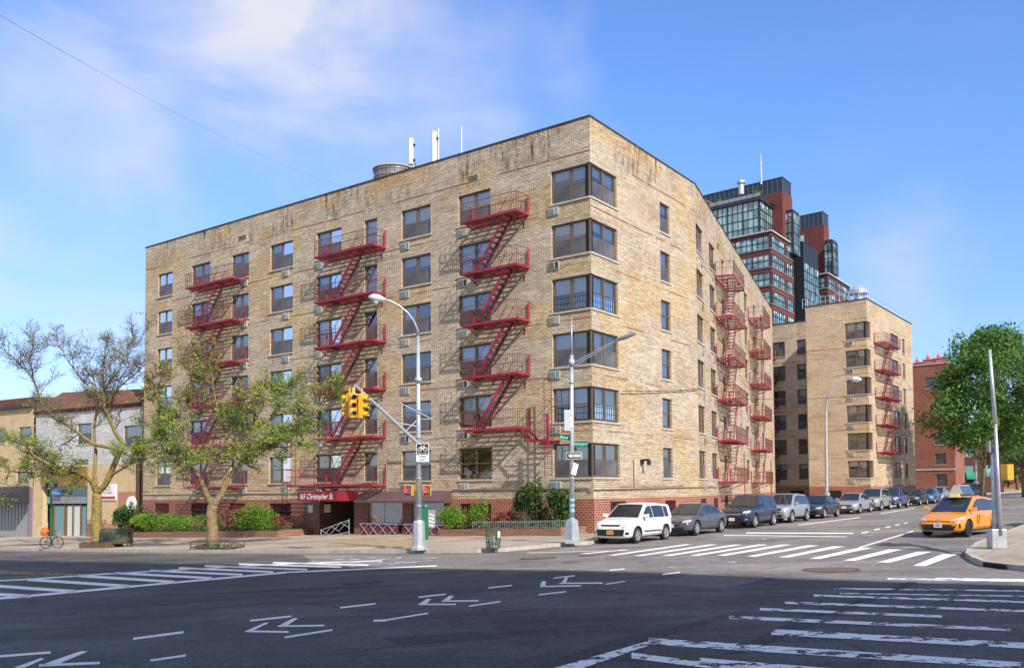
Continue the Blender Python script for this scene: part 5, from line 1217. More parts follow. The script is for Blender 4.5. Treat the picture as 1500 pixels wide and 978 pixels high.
wins = [(tcol(FSh, 134), tcol(FSh, 113), Z(120, 650), Z(120, 620)), (tcol(FSh, 207), tcol(FSh, 181), Z(190, 655), Z(190, 623)), (tcol(FSh, 130), tcol(FSh, 108), Z(120, 683), Z(120, 673))]
zgl = -1.3; z_up = Z(138, 680); z_cor = Z(100, 597)
m = MB(); wall_holes(m, FSh, t_r, t_l, z_up, z_cor, wins, .25); m.face([FSh.P(t_r, 0, z_up), FSh.P(t_r, -14, z_up), FSh.P(t_r, -14, z_cor), FSh.P(t_r, 0, z_cor)]); m.face([FSh.P(t_l, 0, zgl), FSh.P(t_l, -14, zgl), FSh.P(t_l, -14, z_cor), FSh.P(t_l, 0, z_cor)]); m.build('upper_wall', WHST, sh_)
for w in wins: window(FSh, w[0], w[1], w[2], w[3]-w[2], sh_, 2, 1)
zr2 = Z(100, 566)
m = MB(); m.face([FSh.P(t_r, .3, z_cor-.1), FSh.P(t_l, .3, z_cor-.1), FSh.P(t_l, -2.2, zr2), FSh.P(t_r, -2.2, zr2-.5)]); m.face([FSh.P(t_r, .3, z_cor-.1), FSh.P(t_l, .3, z_cor-.1), FSh.P(t_l, 0, z_cor-.4), FSh.P(t_r, 0, z_cor-.4)])
m.face([FSh.P(t_l, .3, z_cor-.1), FSh.P(t_l, -2.2, zr2), FSh.P(t_l, -2.2, z_cor-.1)]); m.build('tiled_roof', TILE, sh_)
m = MB(); m.fbox(FSh, t_r, t_l, -14, -2.2, z_cor-.4, zr2-.55); m.build('flat_roof', ROOFM, sh_)
# ground floor: glass shop front between cream pilasters
ta, tb_ = tcol(FSh, 131), tcol(FSh, 66); zsign = Z(100, 713); zfas = Z(100, 712)
m = MB(); m.fbox(FSh, ta, tb_, -.05, .25, Z(100, 712), Z(100, 684)); m.build('ochre_fascia', mat('ochre_fascia', (.22, .135, .03), .7, var=.15, vscale=2), sh_)
m = MB(); m.fbox(FSh, t_m, ta, -.3, .1, zgl, z_up); m.fbox(FSh, tb_, t_l, -.3, .1, zgl, z_up); m.fbox(FSh, ta, tb_, -.3, -.06, z_up-.6, z_up+.01); m.build('pilaster', CREAM, sh_)
m = MB(); m.fbox(FSh, ta, tb_, -.5, -.45, zgl, zfas, 0); m.fbox(FSh, ta, tb_, -.42, -.4, Z(100, 727), zfas, 1); m.fbox(FSh, ta, tb_, -.42, -.2, Z(100, 737), Z(100, 727), 2)
for xa, xb, mm in ((130, 116, 1), (89, 76, 1), (113, 94, 3)): m.fbox(FSh, tcol(FSh, xa), tcol(FSh, xb), -.40, -.36, Z(100, 787), Z(100, 740), mm)
for x in (114.5, 91.5, 103, 75, 131): t = tcol(FSh, x); m.fbox(FSh, t-.09, t+.09, -.42, -.3, zgl, Z(100, 738), 4)
m.build('shop_front', [DARK, WG, mat('steel_shutter', (.30, .32, .36), .5, .3), mat('pale_door', (.55, .58, .55), .5), mat('brown_door_frame', (.18, .09, .04), .6)], sh_)
m = MB(); m.fbox(FSh, tcol(FSh, 92), tcol(FSh, 77), .05, .12, Z(84, 724), Z(84, 717)); o = m.build('blue_sign', mat('sign_blue', (.02, .12, .42), .4), sh_)
text_mesh('Dental', .42, WHITEP, o, facing(FSh.P(tcol(FSh, 84.5), .125, Z(84, 720.5)), FSh.ang), extrude=.003)
# right part, cream wall with terracotta dado, sign board and round sign
cw_ = thing('garden_wall_house', 'cream and terracotta painted low wall house between the white shop and the tan building', 'building', FSh.P((t_m+t_r)/2, .5, -1))
m = MB(); m.fbox(FSh, t_r, t_m, -.3, .05, zgl, z_up-.004); m.build('painted_wall', CREAM, cw_)
tx = tcol(FSh, 176); m = MB(); m.fbox(FSh, t_r, tx, .05, .08, zgl, Z(176, 720)); m.build('terracotta_dado', TERRA, cw_)
m = MB(); m.fbox(FSh, t_r-.02, t_r+.5, .05, .12, zgl, z_up-.01); m.build('dark_brown_strip', mat('brown_strip', (.12, .055, .03), .8), cw_)  # dark brown strip standing proud of the wall
m = MB(); m.fbox(FSh, tcol(FSh, 173), tcol(FSh, 149), .05, .13, Z(160, 732), Z(160, 709), 0); o = m.build('white_signboard', WHITEP, cw_)
m = MB(); m.fbox(FSh, tcol(FSh, 172), tcol(FSh, 152), .131, .136, Z(160, 730.5), Z(160, 726.5)); m.build('red_strip', mat('sign_red', (.45, .05, .04), .5), o)
for i in range(3): text_mesh(('AVAILABLE', 'STORE', 'CALL NOW')[i] if False else ('RETAIL', 'SPACE', 'FOR RENT')[i], .27, BLACK, o, facing(FSh.P(tcol(FSh, 161), .133, Z(160, 712.5+i*4.6)), FSh.ang), extrude=.002)
m = MB(); pc = FSh.P(tcol(FSh, 196), 0, Z(196, 738)); m.tube(pc+FSh.N*.09, pc+FSh.N*.16, .62, n=24); o = m.build('round_sign', WHITEP, cw_)
m = MB(); m.tube(pc+FSh.N*.161, pc+FSh.N*.166, .24, n=16); m.build('emblem', GREYM, o)
m = MB(); m.fbox(FSh, tcol(FSh, 173), tcol(FSh, 150), .08, 1.2, zgl, Z(160, 766)); m.build('low_brick_wall', PLB, cw_)
m = MB()
for i in range(14): t = tcol(FSh, 173)+i*.19; m.bar(FSh.P(t, .9, Z(160, 766)), FSh.P(t, .9, Z(160, 760)), .03, .03)
m.build('spike_rail', BLACK, cw_)
# leftmost building with dark awning
le = thing('shop_building', 'tan shop building with a black awning at the left edge', 'building', FSh.P((t_l+t_e)/2, 0, -1))
wl = [(tcol(FSh, 48), tcol(FSh, 30), Z(40, 647), Z(40, 625)), (tcol(FSh, 46), tcol(FSh, 28), Z(40, 708), Z(40, 690)), (tcol(FSh, 10), tcol(FSh, -10), Z(40, 647), Z(40, 625))]
m = MB(); wall_holes(m, FSh, t_l+.01, t_e+8, Z(40, 713), Z(50, 596), wl, .2, d=.15); m.fbox(FSh, t_l+.01, t_e+8, -14, -.3, zgl, Z(50, 596)-.01); m.build('wall', CREAM, le)
Fsl = FSh.shift(0, .15)
for w in wl: window(Fsl, w[0], w[1], w[2], w[3]-w[2], le, 2, 1)
m = MB(); m.fbox(FSh, t_l+.01, t_e+8, -.2, .45, Z(50, 596), Z(50, 592)); m.build('cornice', COPE, le)
m = MB(); m.fbox(FSh, t_l+.01, t_e+8, -12, -.2, Z(50, 592), Z(50, 580)); m.build('tiled_parapet', TILE, le)
m = MB(); m.fbox(FSh, t_l+.01, t_l+.6, -.3, .15, zgl, Z(40, 713)); m.fbox(FSh, t_l+.6, t_e+8, -.3, -.2, zgl, Z(40, 713), 1)
for i in range(14): t = t_l+.7+i*.5; m.fbox(FSh, t, t+.04, -.2, -.16, zgl, Z(40, 735), 2)
m.build('roller_shutter', [mat('lilac_trim', (.28, .2, .26), .7), GREYM, mat('shutter_line', (.2, .21, .23), .6)], le)
m = MB(); z0, z1 = Z(40, 736), Z(40, 712); a, b = t_l+.5, t_e+6
m.hexa([FSh.P(a, .15, z0), FSh.P(b, .15, z0), FSh.P(b, 1.2, z0), FSh.P(a, 1.2, z0), FSh.P(a, .15, z1), FSh.P(b, .15, z1), FSh.P(b, .9, z1-.5), FSh.P(a, .9, z1-.5)]); m.build('awning', mat('black_awning', (.025, .025, .03), .7), le)
# tall building across the avenue (it stands behind the viewer and shades the junction)
Fb = Fr((38.4, -31.6), -32.7, True); BH = 52
bb = thing('apartment_building', 'tall pale brick apartment block across the avenue that shades the junction', 'building', (38.4, -31.6, 0))
hb = [(t, t+1.9, z, z+1.7) for t in [-64+i*4.2 for i in range(24)] for z in [4+j*3.1 for j in range(15)]]
m = MB(); wall_holes(m, Fb, -57, 30, 0, BH, hb, .2)
m.face([Fb.P(-67, -14, 0), Fb.P(40, -14, 0), Fb.P(40, -14, BH), Fb.P(-67, -14, BH)])
for t in (-67, 40): m.face([Fb.P(t, 0, 0), Fb.P(t, -14, 0), Fb.P(t, -14, BH), Fb.P(t, 0, BH)])
m.face([Fb.P(-67, 0, BH-.3), Fb.P(40, 0, BH-.3), Fb.P(40, -14, BH-.3), Fb.P(-67, -14, BH-.3)]); m.build('brick_wall', GREYB, bb)
m = MB(); m.face([Fb.P(-67, -.2, 0), Fb.P(40, -.2, 0), Fb.P(40, -.2, BH-.3), Fb.P(-67, -.2, BH-.3)]); m.build('window_glass', TGL, bb)

# ------------------------------------------------------------------ cars
def car_body_mesh(kind):
    """local: +X forward, +Y left, Z up, origin on the ground in the middle. returns dict of dims"""
    S = dict(
     boxy=dict(L=4.12, W=1.79, H=1.61, wb=2.55, r=.325, belt=[(-2.06, .95), (-1.9, 1.02), (-1.0, 1.02), (.55, .98), (.85, 1.0), (1.2, .99), (1.75, .90), (1.98, .78), (2.06, .62)], gh=[(-1.99, 1.04), (-1.84, 1.53), (-.7, 1.61), (.25, 1.585), (1.02, 1.0)], ww=.80),
     sedan=dict(L=4.75, W=1.83, H=1.46, wb=2.78, r=.335, belt=[(-2.37, .86), (-2.25, .98), (-1.7, 1.02), (-.9, .96), (.6, .92), (.95, .93), (1.6, .84), (2.2, .70), (2.37, .55)], gh=[(-1.85, 1.0), (-.95, 1.38), (-.3, 1.46), (.2, 1.43), (1.1, .91)], ww=.74),
     suv=dict(L=4.75, W=1.9, H=1.73, wb=2.75, r=.37, belt=[(-2.37, 1.0), (-2.25, 1.12), (-1.2, 1.12), (.5, 1.08), (.85, 1.08), (1.3, 1.06), (1.95, .98), (2.25, .85), (2.37, .66)], gh=[(-2.25, 1.1), (-1.75, 1.66), (-.4, 1.73), (.2, 1.69), (1.0, 1.06)], ww=.80),
     wagon=dict(L=4.62, W=1.78, H=1.58, wb=2.78, r=.325, belt=[(-2.31, .92), (-2.2, 1.03), (-1.2, 1.02), (.3, .96), (.9, .96), (1.3, .93), (1.9, .80), (2.2, .68), (2.31, .52)], gh=[(-2.2, 1.02), (-1.7, 1.48), (-.5, 1.58), (.15, 1.54), (1.35, .92)], ww=.76))[kind]
    L_, W_, H_ = S['L'], S['W']/2, S['H']
    mb = MB(); rings = []
    zl = .20 if kind != 'suv' else .26
    n_ = len(S['belt'])
    xs = []
    for i, (x, zb_) in enumerate(S['belt']):
        e = abs(x)/(L_/2); w = W_*(1-.02*e*e-(.10 if e > .93 else 0)-(.10 if e > .985 else 0)); lo = zl+(.08 if e > .98 else 0)
        kk = min(1, (zb_-lo)/.55)
        ring = [(0, lo), (w*.80, lo), (w*.96, lo+.07*kk), (w*.99, lo+.20*kk), (w, lo+(zb_-lo)*.60), (w*.985, zb_-.13*kk), (w*.95, zb_-.045*kk), (w*.86, zb_-.002), (w*.5, zb_+.022), (0, zb_+.03)]
        full = [(x, y, z) for y, z in ring]+[(x, -y, z) for y, z in ring[-2:0:-1]]
        rings.append(full)
    # extra station just behind the faces to keep ends crisp
    k_ = len(rings[0]); base = 0
    for rg in rings: mb.v += rg
    for i in range(n_-1):
        for j in range(k_): a = i*k_; mb.f.append((a+j, a+(j+1) % k_, a+k_+(j+1) % k_, a+k_+j)); mb.m.append(0)
    mb.f.append(tuple(range(k_))); mb.m.append(0); mb.f.append(tuple((n_-1)*k_+j for j in range(k_))); mb.m.append(0)
    return S, mb
CARC = {}
def bake(o, name):
    dg = bpy.context.evaluated_depsgraph_get(); dg.update(); me = bpy.data.meshes.new_from_object(o.evaluated_get(dg)); me.name = name
    return me
def car_meshes(kind):
    if kind in CARC: return CARC[kind]
    S, mb = car_body_mesh(kind); o = mb.build('tmp', [WHITEP, BLACK], local=True, smooth=True)
    sd = o.modifiers.new('s', 'SUBSURF'); sd.levels = 2; sd.render_levels = 2
    cut = MB()
    for sx in (1, -1):
        for sy in (1, -1):
            c = Vector((sx*S['wb']/2+(.02), sy*(S['W']/2+.1), S['r'])); cut.tube(c, c-Vector((0, sy*.36, 0)), S['r']+.065, n=28, m=1)
    co = cut.build('cut', [WHITEP, BLACK], local=True)
    bo = o.modifiers.new('b', 'BOOLEAN'); bo.object = co; bo.solver = 'EXACT'; bo.operation = 'DIFFERENCE'
    body = bake(o, 'body'); bpy.data.objects.remove(o); bpy.data.objects.remove(co)
    bm = bmesh.new(); bm.from_mesh(body); bvh = BVHTree.FromBMesh(bm); bm.free()
    # greenhouse
    g = S['gh']; ww = S['ww']; wt = ww*.80; H_ = S['H']
    def hw(z, zlo): u = (z-zlo)/(H_-zlo); return ww*(1-max(u, 0)*.17)+.03*(1-u)
    sh = MB(); st = []
    zlo = .95
    for i, (x, z) in enumerate(g):
        w = hw(z, zlo)*(.93 if i == 0 else 1); st.append((x, z, w))
    b0 = g[0][1]-.1; prof = [(x, z, w) for x, z, w in st]
    vs = []
    for x, z, w in prof: vs.append([(x, -w, z-.03), (x, -w*.9, z), (x, 0, z+.02), (x, w*.9, z), (x, w, z-.03)])
    # skirt row under the belt
    xf, xr = g[-1][0], g[0][0]
    for i in range(len(vs)): sh.v += vs[i]
    for i in range(len(vs)-1):
        for j in range(4): a = i*5; sh.f.append((a+j, a+j+1, a+6+j, a+5+j)); sh.m.append(0)
    # sides
    nb = len(vs); base_i = len(sh.v)
    wl_ = ww+.05
    for sgn in (-1, 1):
        i0 = len(sh.v)
        for qi, (x, z, w) in enumerate(prof): sh.v.append((x, sgn*wl_*(.90 if qi == 0 else 1), min(z-.04, g[0][1]-.08)))
        for i in range(nb-1):
            a = i*5+(0 if sgn < 0 else 4); sh.f.append((a, a+5, i0+i+1, i0+i)); sh.m.append(0)
    so_ = sh.build('tmp', [WHITEP], local=True, smooth=False)
    bvl = so_.modifiers.new('bev', 'BEVEL'); bvl.width = .05; bvl.segments = 3; bvl.angle_limit = radians(20)
    shell = bake(so_, 'cabin'); bpy.data.objects.remove(so_)
    # glass: quads on windscreen, back and sides, a little proud
    gl = MB()
    def lerp3(a, b, u): return Vector(a).lerp(Vector(b), u)
    def quad_in(a, b, c, d, m0, m1, off):
        """a-b bottom, d-c top; inset"""
        a, b, c, d = map(Vector, (a, b, c, d))
        def pt(u, v): return a.lerp(b, u).lerp(d.lerp(c, u), v)
        n_ = (b-a).cross(d-a).normalized(); off_ = n_*off
        N_ = 6; tgt = gl
        for i in range(N_):
            u0 = m0+(1-2*m0)*i/N_; u1 = m0+(1-2*m0)*(i+1)/N_; bow = lambda u: n_*(.02*(1-(2*u-1)**2))
            tgt.face([pt(u0, m1)+off_+bow(u0), pt(u1, m1)+off_+bow(u1), pt(u1, 1-m1)+off_+bow(u1), pt(u0, 1-m1)+off_+bow(u0)])
    x1, z1, w1 = st[-1]; x2, z2, w2 = st[-2]
    quad_in((x1, -w1, z1), (x1, w1, z1), (x2, w2*.97, z2-.01), (x2, -w2*.97, z2-.01), .05, .05, .016)
    x1, z1, w1 = st[0]; x2, z2, w2 = st[1]
    gl2 = gl; gl = MB(); quad_in((x1, w1, z1), (x1, -w1, z1), (x2, -w2*.97, z2-.01), (x2, w2*.97, z2-.01), .09, .14, .016); glr = gl; gl = gl2
    sgs = {-1: MB(), 1: MB()}
    zbelt = g[0][1]-.02 if kind != 'sedan' else .98
    def top_z(x):
        for i in range(len(g)-1):
            if g[i][0] <= x <= g[i+1][0]: u = (x-g[i][0])/(g[i+1][0]-g[i][0]); return g[i][1]+(g[i+1][1]-g[i][1])*u
        return g[-1][1]
    def side_w(z): u = (z-(g[0][1]-.08))/((H_-.03)-(g[0][1]-.08)); return wl_+(hw(H_, zlo)-wl_)*u
    def win_pane(xa, xb):
        N_ = 6; zt_ = [];
        for sgn in (-1, 1):
            for i in range(N_):
                xa_, xb_ = xa+(xb-xa)*i/N_, xa+(xb-xa)*(i+1)/N_
                P4 = []
                for x in (xa_, xb_):
                    zt1 = max(top_z(x)-.095, zbelt+.012); P4.append((x, zbelt, zt1))
                q = [(P4[0][0], P4[0][1]), (P4[1][0], P4[1][1]), (P4[1][0], P4[1][2]), (P4[0][0], P4[0][2])]
                sgs[sgn].face([(x, sgn*(side_w(z)+.014), z) for x, z in q])
    xr0, xf0 = g[0][0]+.22, g[-1][0]-.17
    cuts = {'boxy': [xr0+.16, -1.2, -.15, xf0], 'sedan': [xr0+.1, -.95, -.02, xf0], 'suv': [xr0, -1.25, -.12, xf0], 'wagon': [xr0, -1.35, -.2, xf0]}[kind]
    for i in range(len(cuts)-1): win_pane(cuts[i]+.03, cuts[i+1]-.03)
    def fin(m_, nm, mats_, smooth=False):
        o_ = m_.build(nm, mats_, local=True, smooth=smooth); me = o_.data; bpy.data.objects.remove(o_); return me
    R_ = dict(S=S, body=body, cabin=shell, wind=fin(gl, 'windshield', [CARGLASS]), side=fin(sgs[1], 'side_window', [CARGLASS]), side2=fin(sgs[-1], 'side_window', [CARGLASS]), rearw=fin(glr, 'rear_window', [CARGLASS]))
    # interior block so glass looks into something dark
    it = MB(); it.box((g[0][0]+.35, -ww*.72, g[0][1]-.2), (g[-1][0]-.5, ww*.72, g[0][1]+.04)); R_['seat'] = None
    # decals projected onto the body
    def front(name, poly, mats_, off=.008, nx=6, nz=4, rear=False, mirror=False):
        d = MB()
        def pr(y, z):
            o_ = Vector((4 if not rear else -4, y, z)); h = bvh.ray_cast(o_, Vector((-1 if not rear else 1, 0, 0)))
            if h[0] is None: return Vector(((L2) if not rear else -L2, y, z))
            return h[0]+h[1]*off
        L2 = S['L']/2-.05
        a, b, c, e = poly
        for s_ in ((1, -1) if mirror else (1,)):
            def pt(u, v):
                y = (a[0]*(1-u)+b[0]*u)*(1-v)+(e[0]*(1-u)+c[0]*u)*v; z = (a[1]*(1-u)+b[1]*u)*(1-v)+(e[1]*(1-u)+c[1]*u)*v; return pr(y*s_, z)
            for i in range(nx):
                for j in range(nz): d.face([pt(i/nx, j/nz), pt((i+1)/nx, j/nz), pt((i+1)/nx, (j+1)/nz), pt(i/nx, (j+1)/nz)])
        return fin(d, name, mats_)
    def side(name, poly, mats_, off=.006, nx=8, nz=2):
        d = MB(); a, b, c, e = poly
        for s_ in (1, -1):
            def pt(u, v):
                x = (a[0]*(1-u)+b[0]*u)*(1-v)+(e[0]*(1-u)+c[0]*u)*v; z = (a[1]*(1-u)+b[1]*u)*(1-v)+(e[1]*(1-u)+c[1]*u)*v
                h = bvh.ray_cast(Vector((x, s_*3, z)), Vector((0, -s_, 0)))
                return (h[0]+h[1]*off) if h[0] is not None else Vector((x, s_*S['W']/2, z))
            for i in range(nx):
                for j in range(nz): d.face([pt(i/nx, j/nz), pt((i+1)/nx, j/nz), pt((i+1)/nx, (j+1)/nz), pt(i/nx, (j+1)/nz)])
        return fin(d, name, mats_)
    HL = mat('headlight_lens', (.55, .58, .6), .12, .2, 1., coat=1); BLK = mat('black_trim', (.018, .018, .02), .4); CH = mat('chrome', (.6, .6, .62), .2, .9)
    RL = mat('tail_lens', (.35, .01, .01), .2, coat=1)
    k_ = kind; parts = []
    if k_ == 'boxy':
        parts += [('grille', front('grille', ((-.42, .70), (.42, .70), (.47, .77), (-.47, .77)), [BLK])), ('bumper_intake', front('bi', ((-.60, .32), (.60, .32), (.66, .58), (-.66, .58)), [BLK])),
                  ('headlight', front('hl', ((.55, .62), (.86, .74), (.86, .85), (.52, .74)), [HL], .012, mirror=True)), ('fog_lamp', front('fl', ((.70, .38), (.80, .38), (.80, .48), (.70, .48)), [BLK], .014, mirror=True)), ('side_moulding', side('sm', ((-.95, .44), (.75, .44), (.75, .50), (-.95, .50)), [BLK]))]
    elif k_ == 'wagon':
        parts += [('grille', front('grille', ((-.60, .60), (.60, .60), (.62, .625), (-.62, .625)), [BLK], .012)), ('bumper_intake', front('bi', ((-.56, .27), (.56, .27), (.72, .50), (-.72, .50)), [BLK])), ('bumper_lip', front('bl', ((-.60, .235), (.60, .235), (.60, .27), (-.60, .27)), [METAL], .012)),
                  ('headlight', front('hl', ((.46, .60), (.84, .70), (.84, .80), (.50, .68)), [HL], .012, mirror=True)), ('fog_lamp', front('fl', ((.76, .36), (.80, .36), (.80, .54), (.76, .54)), [BLK], .012, mirror=True)), ('emblem', front('em', ((-.07, .595), (.07, .595), (.07, .67), (-.07, .67)), [CH], .018))]
    elif k_ == 'suv':
        parts += [('grille', front('grille', ((-.45, .60), (.45, .60), (.58, .86), (-.58, .86)), [BLK], .01)), ('grille_bar', front('gb', ((-.5, .70), (.5, .70), (.5, .73), (-.5, .73)), [CH], .018)), ('bumper_intake', front('bi', ((-.6, .36), (.6, .36), (.62, .50), (-.62, .50)), [BLK])),
                  ('headlight', front('hl', ((.58, .76), (.88, .80), (.88, .92), (.60, .88)), [HL], .012, mirror=True)), ('fog_lamp', front('fl', ((.68, .42), (.82, .42), (.82, .50), (.68, .50)), [CH], .012, mirror=True))]
    else:
        parts += [('grille', front('grille', ((-.42, .48), (.42, .48), (.55, .64), (-.55, .64)), [BLK], .01)), ('bumper_intake', front('bi', ((-.65, .28), (.65, .28), (.6, .38), (-.6, .38)), [BLK])), ('grille_bar', front('gb', ((-.45, .555), (.45, .555), (.45, .57), (-.45, .57)), [CH], .018)),
                  ('headlight', front('hl', ((.54, .60), (.86, .64), (.84, .74), (.58, .69)), [HL], .012, mirror=True))]
    parts += [('taillight', front('tl', ((.62, .72), (.84, .72), (.82, .90), (.64, .90)), [RL], .012, rear=True, mirror=True)), ('sill', side('sl', ((-S['wb']/2+.45, zl_(kind)), (S['wb']/2-.45, zl_(kind)), (S['wb']/2-.45, zl_(kind)+.07), (-S['wb']/2+.45, zl_(kind)+.07)), [BLK]))]
    # door seams
    seams = []
    zb_ = g[0][1]-.1
    ln = MB()
    def bvh_side(x, z, s_):
        h = bvh.ray_cast(Vector((x, s_*3, z)), Vector((0, -s_, 0))); return (h[0]+h[1]*.004) if h[0] is not None else None
    def seamline(pts):
        for s_ in (1, -1):
            for (xa, za), (xb, zb2_) in zip(pts, pts[1:]):
                N_ = 5
                for i in range(N_):
                    p = bvh_side(xa+(xb-xa)*i/N_, za+(zb2_-za)*i/N_, s_); q = bvh_side(xa+(xb-xa)*(i+1)/N_, za+(zb2_-za)*(i+1)/N_, s_)
                    if p and q:
                        w = Vector((.007, 0, 0)) if abs(xb-xa) < abs(zb2_-za) else Vector((0, 0, .007)); ln.face([p-w, q-w, q+w, p+w])
    zt0 = zb_-.02
    seamline([(cuts[-1]-.02, zt0), (cuts[-1]+.03, .55), (cuts[-1]-.06, .34)]); seamline([(cuts[2], zt0), (cuts[2], .34)]); seamline([(cuts[1], zt0), (cuts[1]+.02, .62), (cuts[1]+.2, .38)]); seamline([(cuts[1]+.2, .34), (cuts[-1]-.06, .34)])
    parts.append(('door_seam', fin(ln, 'seam', [BLK])))
    R_['parts'] = parts
    hd = MB()
    for s_ in (1, -1):
        for x in (cuts[2]+.15, cuts[1]+.2):
            p = bvh_side(x, zb_-.12, s_)
            if p: hd.box((p.x-.09, p.y-.015, p.z-.018), (p.x+.09, p.y+.02, p.z+.018))
    R_['handle'] = fin(hd, 'door_handle', [WHITEP])
    mr_ = MB(); mx = g[-1][0]-.28; mz = g[0][1]+.06 if kind != 'sedan' else 1.02
    for s_ in (1, -1):
        y = s_*(ww+.06); mr_.hexa([(mx-.05, y, mz-.06), (mx+.09, y, mz-.05), (mx+.07, y+s_*.22, mz-.04), (mx-.05, y+s_*.22, mz-.06), (mx-.05, y, mz+.06), (mx+.05, y, mz+.05), (mx+.03, y+s_*.22, mz+.08), (mx-.05, y+s_*.22, mz+.09)])
    R_['mirror'] = fin(mr_, 'wing_mirror', [WHITEP])
    ps = bvh.ray_cast(Vector((4, 0, .45)), Vector((-1, 0, 0)))[0]; R_['plate_x'] = ps.x
    ins = MB()
    for y in (-.37, .37):
        ins.box((-.15, y-.24, .6), (0.05, y+.24, g[0][1]+.28)); ins.box((-.1, y-.11, g[0][1]+.28), (0, y+.11, g[0][1]+.45))
    ins.box((g[-1][0]-.55, -ww*.8, .7), (g[-1][0]-.25, ww*.8, g[-1][1]+.0)); ins.box((-1.5, -ww*.85, .5), (-1.0, ww*.85, g[0][1]+.2)); R_['inside'] = fin(ins, 'seats', [DARK])
    # wheels
    r = S['r']; ty = MB(); ty.lathe([(r*.62, -.105), (r*.93, -.11), (r, -.08), (r, .08), (r*.93, .11), (r*.62, .105), (r*.60, .0), (r*.62, -.105)], (0, 0, 0), 28, 0, False); R_['tyre'] = fin(ty, 'tyre', [RUBBER], True)
    for hc in ('silver', 'dark'):
        rm = MB(); rm.lathe([(r*.64, .085), (r*.66, .108), (r*.60, .112), (r*.56, .085)], (0, 0, 0), 24, 0, False)
        for i in range(5 if kind == 'boxy' else 10):
            n2 = 5 if kind == 'boxy' else 10; a = 2*pi*i/n2; w = .065 if n2 == 5 else .028; u = Vector((cos(a), sin(a), 0)); v = Vector((-sin(a), cos(a), 0)); o1 = Vector((0, 0, .098)); o0 = Vector((0, 0, .075))
            rm.hexa([u*.03-v*w+o0, u*.03+v*w+o0, u*r*.6+v*w*.7+o0, u*r*.6-v*w*.7+o0, u*.03-v*w+o1, u*.03+v*w+o1, u*r*.6+v*w*.7+o1, u*r*.6-v*w*.7+o1])
        rm.lathe([(.07, .09), (.06, .112), (.02, .115)], (0, 0, 0), 12); dk = len(rm.f); rm.lathe([(r*.63, .04), (r*.63, .05), (.02, .05)], (0, 0, 0), 20, 1); R_['rim'+hc] = fin(rm, 'rim', [mat('rim_'+hc, (.45, .46, .48) if hc == 'silver' else (.05, .05, .05), .35, .6), BLACK])
    CARC[kind] = R_; return R_
def zl_(k): return .22 if k != 'suv' else .28
def pm(name, col, metal=.0, rough=.35): return mat(name, col, rough, metal, .5, coat=.7)
def car(kind, name, label, cat, pos, ang, paint, group=None, rim='silver', scale=1., plate=(.7, .7, .68), ptext=None, pcol=None):
    M_ = car_meshes(kind); S = M_['S']
    root = thing(name, label, cat, (pos.x, pos.y, zg(pos.x)+.005), ang, group); root.rotation_mode = 'XYZ'; root.scale = (scale,)*3
    def add(me, nm, par, m_=None, loc=(0, 0, 0), rot=(0, 0, 0)):
        if m_ is not None: me = me.copy(); me.materials[0] = m_
        o = bpy.data.objects.new(nm, me); COL.objects.link(o); o.parent = par; o.location = loc; o.rotation_euler = rot
        o.matrix_basis = Matrix.LocRotScale(Vector(loc), __import__('mathutils').Euler(rot), None); return o
    body = add(M_['body'], 'body', root, paint)
    cab = add(M_['cabin'], 'cabin', root, paint); add(M_['wind'], 'windshield', root); add(M_['side'], 'side_window', root); add(M_['side2'], 'side_window', root); add(M_['rearw'], 'rear_window', root); add(M_['inside'], 'seats', root)
    add(M_['handle'], 'door_handle', body, paint); add(M_['mirror'], 'wing_mirror', root, paint)
    for nm, me in M_['parts']: add(me, nm, body)
    for sx in (1, -1):
        for sy in (1, -1):
            w = bpy.data.objects.new('wheel', M_['tyre']); COL.objects.link(w); w.parent = root; y = sy*(S['W']/2-.125)
            w.matrix_basis = Matrix.Translation((sx*S['wb']/2+.02, y, S['r'])) @ Matrix.Rotation(-sy*pi/2, 4, 'X') 
            add(M_['rim'+rim], 'rim', w)
    m = MB(); x = M_['plate_x']; m.box((x, -.155, .38), (x+.03, .155, .54)); o = m.build('number_plate', mat('plate%.2f%.2f' % (plate[0], plate[2]), plate, .5), root, local=True)
    if ptext:
        wm_ = WM(root); text_mesh(ptext, .085, mat('plate_text', (.03, .03, .08), .5), o, wm_ @ (Matrix.Translation((x+.032, 0, .46)) @ Matrix.Rotation(pi/2, 4, 'Z') @ Matrix.Rotation(pi/2, 4, 'X')), extrude=.001)
    return root
STR = radians(57.6+180)                        # cars face back down the street
def kerbcar(x, y, kind, W_, extra=0.):
    """front offside wheel contact seen at (x, y) -> car centre"""
    S = {'boxy': 2.55, 'sedan': 2.78, 'suv': 2.75, 'wagon': 2.78}[kind]; p = G(x, y)
    f = Vector((cos(STR), sin(STR), 0)); l = Vector((-f.y, f.x, 0)); return p-f*S/2-l*(W_/2-.1)
WHT = pm('white_car_paint', (.78, .78, .75)); GRA = pm('graphite_car_paint', (.10, .10, .12), .3); NVY = pm('navy_car_paint', (.022, .035, .075), .3); SILV = pm('silver_car_paint', (.42, .44, .47), .5)
BLKP = pm('black_car_paint', (.02, .02, .025), .2); BLUE = pm('blue_car_paint', (.05, .08, .22), .3); MBLUE = pm('mid_blue_car_paint', (.06, .14, .32), .3); GOLD = pm('taxi_yellow_paint', (.74, .26, .012)); CHAM = pm('champagne_car_paint', (.42, .40, .36), .5)
GRP = 'cars parked along the kerb'
